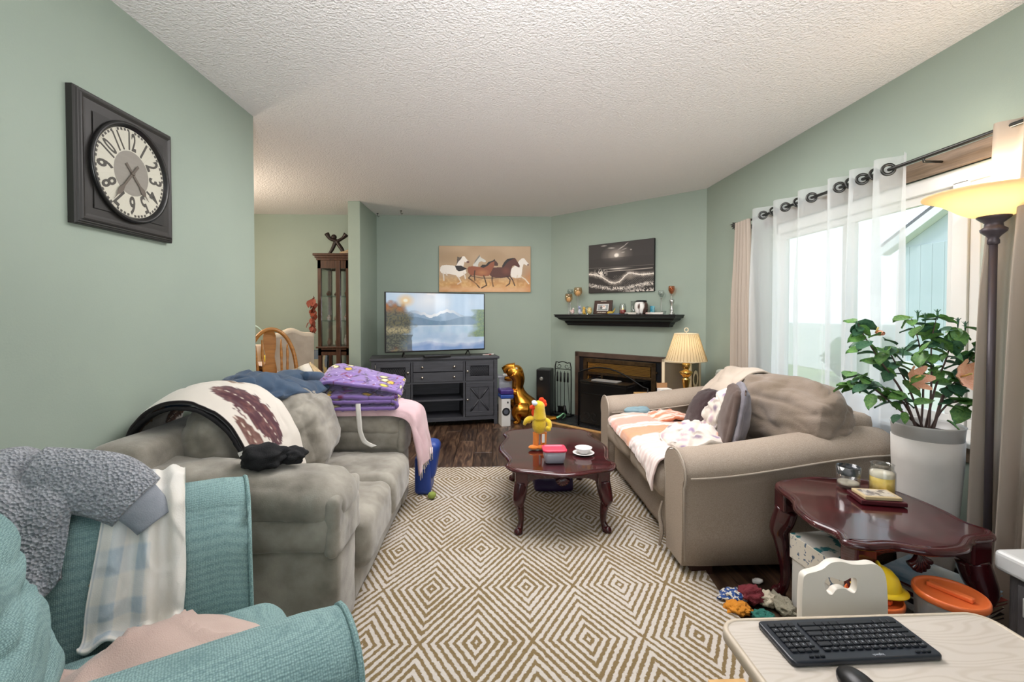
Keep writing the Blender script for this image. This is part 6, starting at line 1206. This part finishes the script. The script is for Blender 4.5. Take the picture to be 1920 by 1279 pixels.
# soft toys and rags on the floor
for k, (x, y, z, r, c, lb_) in enumerate(((1.00, 1.80, .022, (.05, .04, .02), '#d48a2c', 'mustard orange crumpled cloth in the heap by the sofa foot'), (1.02, 1.87, .028, (.06, .04, .025), '#2f4f8f', 'blue speckled cloth in the heap by the sofa foot'), (1.09, 1.86, .04, (.05, .045, .035), '#7a3038', 'dark red knitted cloth in the heap by the sofa foot'), (1.15, 1.84, .03, (.04, .035, .028), '#cfc4ae', 'cream cloth in the heap beside the table leg'), (1.19, 1.80, .03, (.035, .07, .028), '#8f8a78', 'grey beige plush lying against the white box'), (1.08, 1.76, .018, (.04, .03, .016), '#2e6e62', 'green cloth at the front of the heap by the sofa foot'))):
    b = B(); b.ball((x, y, z), r, 30, 20, disp=lambda d, k=k: .45*nz(d, 2.5, k*3)+.2*nz(d, 6, k)); tag(b.build('crumpled_cloth', mat('heap_cloth_%d' % k, c, .95, col2='#e0dccf' if k in (1,) else None, vs=60, sharp=(.5, .55), bump=.6, bs=120)), lb_, 'cloth')
b = B(); b.ball((1.20, 2.0, .012), (.025, .015, .010), 16, 10, disp=lambda d: .4*nz(d, 4)); tag(b.build('paper_scrap', mat('scrap_white', '#dfdfdd', .8)), 'crumpled white paper scrap on the floor under the beige sofa edge', 'paper')
# grey bin/drawer unit at the right
du = thing('storage_tower', 'grey plastic drawer unit with white lid at the right edge by the drape', 'storage unit', (1.78, 1.16, 0)); m_gd = mat('dark_grey_rattan_plastic', '#5a5658', .5, col2='#6f6b6c', vs=30, stretch=(1, 30, 1)); 
b = B(); b.box(1.63, .92, 0, 1.98, 1.36, .41, bev=.008); b.build('body', m_gd, du)
b = B(); b.box(1.605, .90, .41, 2.0, 1.385, .475, bev=.014, seg=3); b.build('lid', mat('white_lid_plastic', '#d9dad9', .35), du)
for k in range(2):
    b = B(); b.box(1.622, .95, .03+.19*k, 1.631, 1.33, .20+.19*k, bev=.004); d_ = b.build('drawer_front', m_gd, du)
b = B(); b.box(1.616, 1.22, .30, 1.6215, 1.31, .36, bev=.003); lbl_ = b.build('white_vent_plate', mat('plate_white', '#dcdad6', .5), du)
b = B()
for i in range(3):
    for j in range(2): b.box(1.6145, 1.228+.026*i, .308+.025*j, 1.617, 1.246+.026*i, .325+.025*j, bev=.004)
b.build('vent_holes', m_blk, du, kind='stuff')
# ================================================================== child's chair, desk, keyboard, mouse
m_cw = mat('cream_plastic', '#e6e0d5', .35); cc = thing('child_chair', 'cream plastic child chair with handle cutout tucked behind the desk', 'chair', (1.0, 1.14, 0)); CH_ = TR(.985, 1.235, .078)
def back_outline():
    pts = [(-.118, .20), (-.122, .30), (-.120, .395), (-.112, .420), (-.085, .428), (-.062, .436), (-.040, .452), (-.010, .455), (.02, .447), (.05, .445), (.08, .447), (.103, .438), (.118, .415), (.124, .38), (.128, .30), (.122, .20)]
    return cr_spline([(x, z, 0) for x, z in pts], 4)
out = [(p.x, p.y) for p in back_outline()]
hole = [(p.x, p.y) for p in cr_spline([(-.050, .370, 0), (-.058, .395, 0), (-.045, .412, 0), (-.020, .405, 0), (0, .400, 0), (.018, .408, 0), (.034, .405, 0), (.036, .380, 0), (.030, .366, 0), (.018, .368, 0), (0, .378, 0), (-.022, .376, 0), (-.036, .362, 0)], 4, True)]
b = B(CH_)
def ringface(y, flip):
    bm = b.bm; import mathutils
    from mathutils.geometry import tessellate_polygon
    L1 = [Vector((x, z, 0)) for x, z in out]; L2 = [Vector((x, z, 0)) for x, z in hole]; allp = L1+L2
    vs = [b.v((p.x, y, p.y)) for p in allp]
    for t in tessellate_polygon([L1, L2]): b.f([vs[i] for i in (t if flip else t[::-1])])
    return vs[:len(L1)], vs[len(L1):]
f1, h1 = ringface(-.011, False); f2, h2 = ringface(.011, True)
for A_, B_ in ((f1, f2), (h1, h2)):
    n = len(A_)
    for i in range(n): b.f([A_[i], A_[(i+1) % n], B_[(i+1) % n], B_[i]], True)
bmesh.ops.recalc_face_normals(b.bm, faces=b.bm.faces[:]); bko = b.build('backrest', m_cw, cc); md = bko.modifiers.new('b', 'BEVEL'); md.width = .004; md.segments = 2; md.limit_method = 'ANGLE'; md.angle_limit = 1.0
b = B(CH_); b.soft((0, -.13, .215), (.27, .28, .03), .9, .003, n=14); b.build('seat', m_cw, cc)
for x in (-.115, .115):
    for y0, y1 in ((0, .03), (-.25, -.28)): b = B(CH_); b.tube([(x*.9, y0, .205), (x*1.1, y1, -.077)], [.016, .013], 10); b.build('leg', m_cw, cc)
dk = thing('child_desk', 'pale oak topped desk with rounded corners in the right foreground', 'desk', (.91, .85, 0)); m_oak = bpy.data.materials.new('bleached_oak'); m_oak.use_nodes = True; N, L = ng(m_oak); bsd = N['Principled BSDF']; t = N.new('ShaderNodeTexCoord'); mp = N.new('ShaderNodeMapping'); mp.inputs['Scale'].default_value = (.9, 4.5, 1); L.new(t.outputs['Object'], mp.inputs[0])
mp.inputs['Scale'].default_value = (1.1, 5.5, 1); wv = N.new('ShaderNodeTexNoise'); wv.inputs['Scale'].default_value = 1.7; wv.inputs['Detail'].default_value = 1.5; L.new(mp.outputs[0], wv.inputs[0]); mm1 = N.new('ShaderNodeMath'); mm1.operation = 'MULTIPLY'; mm1.inputs[1].default_value = 170; L.new(wv.outputs[0], mm1.inputs[0]); mm2 = N.new('ShaderNodeMath'); mm2.operation = 'SINE'; L.new(mm1.outputs[0], mm2.inputs[0]); mm3 = N.new('ShaderNodeMath'); mm3.operation = 'MULTIPLY_ADD'; mm3.inputs[1].default_value = .5; mm3.inputs[2].default_value = .5; L.new(mm2.outputs[0], mm3.inputs[0]); r = N.new('ShaderNodeValToRGB'); r.color_ramp.elements[0].color = (*hexc('#c4baad'), 1); r.color_ramp.elements[1].color = (*hexc('#cdc4b9'), 1); r.color_ramp.elements[0].position = .0; r.color_ramp.elements[1].position = .55; L.new(mm3.outputs[0], r.inputs[0]); L.new(r.outputs[0], bsd.inputs['Base Color']); bsd.inputs['Roughness'].default_value = .35
dx0, dx1, dy0, dy1, ZD = .565, 1.275, .55, 1.125, .45
def rr2(x0, y0, x1, y1, r, n=6): return [(x+(x0+x1)/2, y+(y0+y1)/2) for x, y in rrect((x1-x0)/2, (y1-y0)/2, r, n)]
b = B(); b.rings(rr2(dx0+.008, dy0+.008, dx1-.008, dy1-.008, .045), [(.0, ZD-.02), (0, ZD)]); b.build('desktop', m_oak, dk)
b = B(); o1 = rr2(dx0, dy0, dx1, dy1, .053); o2 = rr2(dx0+.012, dy0+.012, dx1-.012, dy1-.012, .041); 
lv_ = [(o1, ZD-.024), (o1, ZD-.004), ([((p[0]*3+q[0])/4, (p[1]*3+q[1])/4) for p, q in zip(o1, o2)], ZD+.001), (o2, ZD+.0015), (o2, ZD-.024)]
rr = [[b.v((x, y, z)) for x, y in o] for o, z in lv_]
for a_, c_ in zip(rr, rr[1:]+rr[:1]):
    for i in range(len(a_)): b.f([a_[i], a_[(i+1) % len(a_)], c_[(i+1) % len(a_)], c_[i]], True)
b.build('edge_band', mat('cream_edge_band', '#cdbfab', .4), dk)
m_leg2 = mat('blue_grey_metal', '#b8bdc9', .35, .3)
for x in (dx0+.05, dx1-.05):
    b = B(); b.box(x-.018, .80, .02, x+.018, .84, ZD-.022, bev=.004); b.box(x-.02, .60, 0, x+.02, 1.05, .025, bev=.006); b.build('leg', m_leg2, dk)
b = B(); b.box(dx0+.06, .81, .30, dx1-.06, .83, .35, bev=.003); b.build('cross_bar', m_leg2, dk)
ob = B(TR(.745, 1.31, .012)); ob.box(-.06, -.10, 0, .06, .10, .045, bev=.004); tag(ob.build('orange_wooden_board', m_lp), 'orange pine board lying on the rug below the desk corner', 'board')
kb = thing('keyboard', 'compact black wireless keyboard lying upside down on the oak desk', 'keyboard', (.83, 1.03, ZD+.002)); m_kb = mat('blue_black_plastic', '#23272f', .3); m_key = mat('key_plastic', '#1d2026', .45)
ka = math.atan2(-.003, .345); TK = TR(.832, 1.028, ZD+.0015) @ R3('Z', 181) @ Matrix(((1, 0, 0, 0), (0, 1, 0, 0), (0, 0, 1, 0), (0, 0, 0, 1)))
KW, KD = .352, .136
# the keyboard is slightly sheared in plan in the photo by perspective only; real outline is a rounded rectangle
b = B(TK); b.rings(rrect(KW/2, KD/2, .012), [(.003, 0), (0, .002), (0, .010), (.002, .0125), (.005, .013)]); b.build('case', m_kb, kb)
def keymesh(w_, d_):
    q = B(); q.box(-w_/2, -d_/2, 0, w_/2, d_/2, .0045, bev=.0014, seg=1); o = q.build('key', m_key, kb, local=True); me = o.data; bpy.data.objects.remove(o); return me
KM = {}
LK = wmat(kb).inverted() @ TK; legend = []
def key(x, y, w_=1., d_=1., ch=None):
    k = (round(w_, 2), d_)
    if k not in KM: KM[k] = keymesh(.0166*w_-.0024, .0164*d_-.0026)
    inst(KM[k], 'key', kb, LK @ TR(x, y, .0128))
    if ch: legend.append((ch, x, y))
u = .0166; py_k = .0166; x0 = -KW/2+.012
rowsK = [('`1234567890-=', 0, 13.0), ('QWERTYUIOP[]\\', 1.5, None), ("ASDFGHJKL;'", 1.75, None), ('ZXCVBNM,./', 2.25, None)]
yk = .0215
for ri, (chars, off, _) in enumerate(rowsK):
    y = yk-py_k*ri
    if off: key(x0+off*u/2, y, off, 1)
    for ci, ch in enumerate(chars): key(x0+(off+ci+.5)*u, y, 1, 1, ch)
    e = off+len(chars); 
    if e < 14.9: key(x0+(e+15)*u/2, y, 15-e, 1)
for ci in range(13): key(x0+(ci+.5)*u*15/13, yk+.0158, 1.05, .75, 'F%d' % ci if ci else 'Esc')
xx = x0
for w_ in (1.25, 1, 1.25, 5.5, 1.25, 1, 1.25, 2.5): key(xx+w_*u/2, yk-py_k*4, w_, 1); xx += w_*u
for ri in range(5):
    for ci in range(4): key(x0+(15.6+ci+.5)*u, yk-py_k*ri, 1, 1, '789/456*123-0.=+    '[ri*4+ci] if ri < 4 else None)
for ci in range(4): key(x0+(15.6+ci+.5)*u, yk+.0158, 1, .75)
for x in (-.15, -.137, -.124, .10, .113, .126): key(x, .0560, .75, .5)
lb2 = bpy.data.meshes.new('legend'); bmL = bmesh.new()
for ch, x, y in legend:
    t_ = text_mesh(ch, .0062 if len(ch) == 1 else .0035, .00005); t_.transform(LK @ TR(x, y, .01755)); bmL.from_mesh(t_); bpy.data.meshes.remove(t_)
t_ = text_mesh('logitech', .0085, .00005); t_.transform(LK @ TR(-.03, .0575, .0132)); bmL.from_mesh(t_); bpy.data.meshes.remove(t_)
bmL.to_mesh(lb2); bmL.free(); lb2.materials.append(mat('white_legend', '#c9ced6', .5)); link(lb2, 'key_legends', kb, local=True, kind='stuff')
b = B(); b.ball((.75, .885, ZD+.012), (.032, .055, .026), 24, 14); bmesh.ops.bisect_plane(b.bm, geom=b.bm.verts[:]+b.bm.edges[:]+b.bm.faces[:], plane_co=(0, 0, ZD+.002), plane_no=(0, 0, -1), clear_outer=True); tag(b.build('computer_mouse', mat('black_mouse', '#131315', .35)), 'black computer mouse on the oak desk in front of the keyboard', 'mouse')
# ================================================================== wall clock
clk = thing('wall_clock', 'square dark framed wall clock with round cream dial on the left wall', 'clock', (XL, 1.885, 1.785), 0); m_cf = mat('dark_graphite_frame', '#2b2927', .42, spec=.5)
CK2 = TR(XL, 1.887, 1.786) @ Matrix(((0, 0, 1, 0), (1, 0, 0, 0), (0, 1, 0, 0), (0, 0, 0, 1)))   # local x along the wall (+Y), local y up, local z into the room
h = .24; b = B(CK2); lv_ = [(h, 0), (h, .022), (h-.004, .026), (h-.007, .026), (h-.010, .031), (h-.014, .031), (h-.018, .035), (h-.022, .036), (h-.032, .032), (h-.040, .0315)]
prev = None; rings_ = []
for hh_, z in lv_: rings_.append([b.v((sx_*hh_, sy_*hh_, z)) for sx_, sy_ in ((-1, -1), (1, -1), (1, 1), (-1, 1))])
for a_, c_ in zip(rings_, rings_[1:]):
    for i in range(4): b.f([a_[i], a_[(i+1) % 4], c_[(i+1) % 4], c_[i]])
b.f(rings_[0][::-1]); b.f(rings_[-1]); b.build('frame', m_cf, clk)
b = B(CK2); b.lathe([(.190, .030), (.196, .040), (.193, .048), (.184, .048), (.178, .040), (.172, .0345)], 64, cap=False); b.build('bezel_ring', mat('black_ring', '#191919', .3), clk)
P = Paint(300, 300, '#c6c3b4'); rr_ = np.hypot(P.U-.5, P.V-.5)*2; aa = np.arctan2(P.V-.5, P.U-.5); P.mix((rr_ < .50), '#8b867d'); P.mix((rr_ < .50)*P.noise(8, 60, 3)*.25, '#77726a')
P.mix((rr_ > .50)*(np.abs(np.sin((aa*12/(2*PI)+.5)*PI)) < .012)*.5, '#a8a496'); P.mix((rr_ > .5)*P.noise(50, 50, 4)*.12, '#b9b4a2')
sec = (aa*60/(2*PI)) % 5; P.mix((rr_ > .93)*(rr_ < .985)*(((aa*60/(2*PI)+.5) % 1) > .38)*(sec > .45)*(sec < 4.55), '#45423c'); P.I[rr_ > .999] = hexc('#22211f')
me = P.mesh(.348, .348, Matrix()); me.transform(CK2 @ TR(0, 0, .0352) @ R3('X', -90)); me.materials.append(vcol_mat('dial_paper', .5)); link(me, 'dial', clk)
m_ink = mat('faded_black_ink', '#4a4741', .6)
for k in range(1, 13):
    a = math.radians(90-30*k); t_ = text_mesh(str(k), .098, .0004, .0022, .46 if k > 9 else .62); rr3 = .122
    rot = -30*k 
    t_.transform(CK2 @ TR(rr3*math.cos(a), rr3*math.sin(a), .0358) @ R3('Z', rot)); t_.materials.append(m_ink); link(t_, 'numeral', clk)
m_hand = mat('bronze_hand', '#5f554b', .5)
def hand(ang, L_, wd, z, nm):
    b = B(CK2 @ TR(0, 0, z) @ R3('Z', ang)); b.poly([(-wd*.5, -.045), (wd*.5, -.045), (wd*.4, L_*.45), (wd*1.1, L_*.62), (wd*.9, L_*.72), (wd*.2, L_*.8), (0, L_), (-wd*.2, L_*.8), (-wd*.9, L_*.72), (-wd*1.1, L_*.62), (-wd*.4, L_*.45)], 0, .0012); b.build(nm, m_hand, clk)
hand(-138, .125, .011, .038, 'hour_hand'); hand(-218, .155, .010, .040, 'minute_hand')
b = B(CK2); b.lathe([(.008, .036), (.008, .043), (.004, .044)], 16); b.build('hub', m_hand, clk)
# ================================================================== dining area
m_oakc = mat('honey_oak', '#9a6428', .35, col2='#b9803c', vs=6, stretch=(1, 1, 8), coat=.3); 
dt = thing('dining_table', 'dining table under a pale cloth at the left of the dining room', 'table', (-2.75, 4.7, 0)); m_tc = fabric('pink_white_cloth', '#d9c3ba', '#e6d6cf', 3)
b = B(); b.box(-3.45, 4.35, .70, -2.15, 5.15, .73, bev=.01); b.build('tabletop', m_oakc, dt)
for x in (-3.35, -2.25):
    for y in (4.45, 5.05): b = B(); b.box(x-.035, y-.035, 0, x+.035, y+.035, .70); b.build('leg', m_oakc, dt)
b = B(); b.cloth([[(-3.47, 4.32, .45), (-3.47, 4.33, .735), (-2.14, 4.33, .735), (-2.13, 4.32, .42)], [(-3.48, 4.75, .45), (-3.47, 4.75, .737), (-2.14, 4.75, .737), (-2.12, 4.75, .42)], [(-3.47, 5.18, .45), (-3.47, 5.17, .735), (-2.14, 5.17, .735), (-2.13, 5.18, .42)]], 8, 6, .006, .004); tag(b.build('tablecloth', m_tc), 'pale pinkish cloth covering the dining table', 'tablecloth')
b = B(); b.cloth([[(-3.40, 4.315, .74), (-2.2, 4.315, .74)], [(-3.40, 4.300, .55), (-2.2, 4.300, .55)], [(-3.40, 4.305, .35), (-2.2, 4.305, .35)]], 30, 8, .006, .012, 7); tag(b.build('cloth_drop', m_tc), 'hanging front edge of the pale dining tablecloth', 'tablecloth')
cp = thing('white_canister', 'cream canister with wire handle on the dining table behind the oak chair', 'canister', (-2.36, 4.6, .75)); b = B(TR(-2.38, 4.62, .75)); b.lathe([(.11, 0), (.115, .02), (.115, .16), (.105, .165)], 24); b.build('body', mat('cream_enamel', '#e2cfbd', .35), cp)
b = B(TR(-2.38, 4.62, .75)); b.tube([(-.11, 0, .16), (-.10, 0, .28), (0, 0, .36), (.10, 0, .28), (.11, 0, .16)], .006, 6, smooth=4); b.build('handle', mat('mint_wire', '#b5cfc8', .4), cp)
b = B(TR(-2.22, 4.55, .75)); b.lathe([(.03, 0), (.035, .05), (.02, .07)], 14); tag(b.build('yellow_tin', mat('yellow_tin', '#d8c33c', .4)), 'small yellow tin on the dining table', 'tin')
ch = thing('oak_dining_chair', 'honey oak bow back dining chair with turned spindles', 'chair', (-1.87, 4.0, 0), 0); TD = TR(-1.895, 4.0, 0) @ R3('Z', 38)
b = B(TD); b.tube([(-.19, 0, .46), (-.195, .03, .70), (-.17, .055, .90), (-.10, .07, 1.04), (0, .075, 1.09), (.10, .07, 1.04), (.17, .055, .90), (.195, .03, .70), (.19, 0, .46)], .017, 10, smooth=5); b.build('bow', m_oakc, ch)
for x in (-.125, -.075, .075, .125):
    zt_ = 1.09-.6*abs(x)**1.3*2.4; b = B(TD); b.tube([(x*.8, .0, .46), (x*.85, .01, .55), (x*.87, .015, .60), (x*.9, .02, .62), (x*.92, .025, .66), (x*.95, .03, .78), (x*.97, .04, .82), (x, .05, .86), (x, .065, zt_-.04)], [.008, .012, .008, .013, .008, .011, .008, .012, .006], 8, smooth=2); b.build('spindle', m_oakc, ch)
b = B(TD @ TR(0, .03, 0) @ R3('X', 90-6)); pts = [(-.045, .46), (-.03, .6), (-.05, .72), (-.035, .85), (-.05, .95), (-.04, 1.07), (.04, 1.07), (.05, .95), (.035, .85), (.05, .72), (.03, .6), (.045, .46)]; b.poly([(p.x, p.y) for p in cr_spline([(x, y, 0) for x, y in pts], 3, True)], -.006, .006); b.build('splat', m_oakc, ch)
b = B(TD); b.soft((0, -.20, .445), (.44, .42, .035), .9, n=14); b.build('seat', m_oakc, ch)
for x, y in ((-.17, -.03), (.17, -.03), (-.18, -.37), (.18, -.37)): b = B(TD); b.tube([(x*.85, y, .43), (x, y, .2), (x*1.08, y, 0)], [.018, .022, .014], 10, smooth=3); b.build('leg', m_oakc, ch)
m_lin2 = fabric('greige_linen', '#a89b8a', '#b9ad9d', 8)
uc = thing('upholstered_dining_chair', 'greige upholstered dining chair with wavy top rail behind the oak chair', 'chair', (-1.90, 4.5, 0)); TU = TR(-1.99, 4.55, 0) @ R3('Z', 55)
o_ = [(-.23, .40), (-.235, .98)]+[(-.235+.47*t, .985+.055*math.sin(PI*t)**1.0+.012*math.cos(t*4*PI)) for t in [i/16 for i in range(17)]]+[(.235, .98), (.23, .40)]
b = B(TU @ TR(0, 0, 0) @ R3('X', 90)); b.poly(o_, -.03, .03); b.build('backrest', m_lin2, uc)
b = B(TU); b.tube([(x, 0, z) for x, z in o_[2:-2]], .034, 8); b.build('top_rail', fabric('cream_linen', '#c9bba5', '#d6c9b5'), uc)
b = B(TU); b.soft((0, -.23, .43), (.46, .44, .12), .6, n=12); b.build('seat', m_lin2, uc)
for x in (-.19, .19):
    for y in (-.02, -.40): b = B(TU); b.box(x-.02, y-.02, 0, x+.02, y+.02, .38); b.build('leg', m_oakc, uc)
lp_ = thing('abstract_canvas', 'blue and yellow abstract canvas standing against the dining room wall', 'picture', (-2.2, 5.5, 0)); T = TR(-2.16, 5.52, .012) @ R3('X', -8) @ R3('Z', 8)
b = B(T); b.box(-.30, 0, 0, .14, .03, .78); b.build('canvas', mat('canvas_side_navy', '#22303a', .8), lp_)
P = Paint(60, 100, '#b9b49a'); n1 = P.noise(5, 4, 31); n2 = P.noise(8, 5, 12); P.mix((n1 > .55)*.8, '#d9c07a'); P.mix((n2 > .62)*.8, '#4f6f94'); P.mix((n2 < .28)*.7, '#5d665c'); P.mix((P.U < .25)*n1, '#7fb0a5')
me = P.mesh(.43, .77, T @ TR(-.08, -.001, .39)); me.materials.append(vcol_mat('abstract_paint', .6)); link(me, 'painting', lp_)
# curio cabinet ---------------------------------------------------------------
m_wal = mat('walnut_stain', '#3c271c', .35, col2='#553828', vs=8, stretch=(8, 8, 1), coat=.2)
cu = thing('curio_cabinet', 'tall walnut glass curio cabinet against the dining room wall', 'cabinet', (-1.80, 5.40, 0)); TQ = TR(-1.735, 5.16, 0) @ R3('Z', 0)
# corner post nearest the camera at local origin; the front runs to the left and the side runs to the right at an angle
X0, X1, Y0, Y1 = -.22, .12, 0, .36; 
b = B(TQ)
for (x, y) in ((X0, Y0), (X1-.03, Y0+.0), (X0, Y1-.03), (X1-.03, Y1-.03)): b.box(x, y, 0, x+.035, y+.035, 1.82)
b.box(-.02, -.01, 0, .03, .035, 1.82, bev=.006)
for z0_, z1_ in ((.0, .12), (.76, .85), (1.73, 1.82)): b.box(X0, Y0, z0_, X1, Y0+.03, z1_); b.box(X0, Y0, z0_, X0+.03, Y1, z1_); b.box(X1-.03, Y0, z0_, X1, Y1, z1_); b.box(X0, Y1-.02, z0_, X1, Y1, z1_)
b.box(X0, Y0, .80, X1, Y1, .82); b.build('body', m_wal, cu)
b = B(TQ)
for d_, z in ((.012, 1.82), (.024, 1.845), (.04, 1.868)): b.box(X0-d_, Y0-d_, z, X1+d_, Y1+.0, z+.026, bev=.004)
b.build('cornice', m_wal, cu); b = B(TQ); b.box(X0-.02, Y0-.02, .84, X1+.02, Y1, .858, bev=.005); b.build('waist_moulding', m_wal, cu)
b = B(TQ); b.box(X0+.035, Y0+.010, .86, -.02, Y0+.014, 1.73); b.box(.03, Y0+.010, .86, X1-.03, Y0+.014, 1.73); b.box(X0+.010, Y0+.035, .86, X0+.014, Y1-.03, 1.73); b.build('glass_panel', m_cl, cu)
for z in (1.14, 1.42): b = B(TQ); b.box(X0+.015, Y0+.02, z, X1-.015, Y1-.02, z+.006); b.build('glass_shelf', clear('green_edge_glass', '#cfe0d8', .15, .15), cu)
r_ = random.Random(4); items = ['cream china cup', 'pink porcelain shell', 'white china figurine', 'brown glass jar', 'gold rimmed bowl']
for z, nm in ((.86, 'lowest'), (1.147, 'middle'), (1.427, 'upper')):
    for k, x in enumerate((-.14, -.07, .06)):
        h_ = r_.uniform(.04, .09) if nm != 'lowest' else r_.uniform(.07, .13); rr4 = r_.uniform(.018, .03); b = B(TQ @ TR(x, .12+.05*(k % 2), z)); b.lathe([(rr4*.7, 0), (rr4, h_*.3), (rr4*1.05, h_*.6), (rr4*.5, h_*.8), (rr4*.65, h_)], 14)
        tag(b.build('china_ornament', mat('ornament_%s_%d' % (nm, k), r_.choice(['#e3d6c8', '#cf9f86', '#d8d4cc', '#7a5a48', '#c9b06a', '#2c2c2e']), .25, col2=r_.choice(['#ffffff', '#8a5a4a', '#c0b090']), vs=30)), '%s china ornament on the %s shelf of the curio cabinet' % (('leftmost', 'second', 'rightmost')[k], nm), 'ornament')
m_dkb = mat('dark_bronze_sculpture', '#2f2420', .35, .3)
b = B(TR(-1.78, 5.27, 1.895)); b.tube([(-.09, 0, 0), (-.05, 0, .06), (-.02, 0, .13), (0, 0, .16)], [.014, .02, .022, .02], 10, smooth=3); b.tube([(.08, 0, 0), (.06, 0, .06), (.02, 0, .12), (0, 0, .16)], [.014, .022, .022, .02], 10, smooth=3); b.ball((-.03, 0, .20), .032, 14, 10); b.tube([(0, 0, .16), (-.07, 0, .18), (-.11, 0, .24)], [.02, .018, .028], 10, smooth=3); b.tube([(0, 0, .15), (.07, 0, .19), (.11, 0, .235)], [.02, .018, .032], 10, smooth=3); tag(b.build('abstract_sculpture', m_dkb), 'dark abstract figure sculpture on top of the curio cabinet', 'sculpture')
b = B(TR(-1.67, 5.24, 1.895)); b.ball((0, 0, .018), (.07, .04, .02), 16, 10, disp=lambda d: .2*nz(d, 4)); b.tube([(.0, 0, .02), (.06, 0, .06)], [.025, .012], 8); tag(b.build('driftwood', mat('driftwood', '#b59c7d', .7)), 'pale driftwood piece beside the dark sculpture', 'ornament')
lf = thing('autumn_leaf_swag', 'rust red artificial leaf swag hanging on the curio cabinet corner', 'decoration', (-2.0, 5.1, 1.1)); m_rl = mat('rust_leaf', '#6a2a1c', .6, col2='#9a4a30', vs=20)
q = lm1.copy(); q.materials.clear(); q.materials.append(m_rl); r_ = random.Random(6); Lf = wmat(lf).inverted()
for k in range(26):
    t = k/25; M = TR(-1.985+r_.uniform(-.05, .05)*(1-t*.5), 5.09+r_.uniform(-.03, .0), 1.40-.36*t) @ R3('Z', r_.uniform(0, 360)) @ R3('Y', r_.uniform(20, 110)) @ Matrix.Scale(r_.uniform(.07, .11)*(1-.35*t), 4); inst(q, 'leaf', lf, Lf @ M)
b = B(); b.tube([(-1.975, 5.10, 1.42), (-1.985, 5.09, 1.2), (-1.98, 5.09, 1.02)], .004, 5); b.build('twig', m_stem, lf)
# things without any parts of interest keep base at their own spot
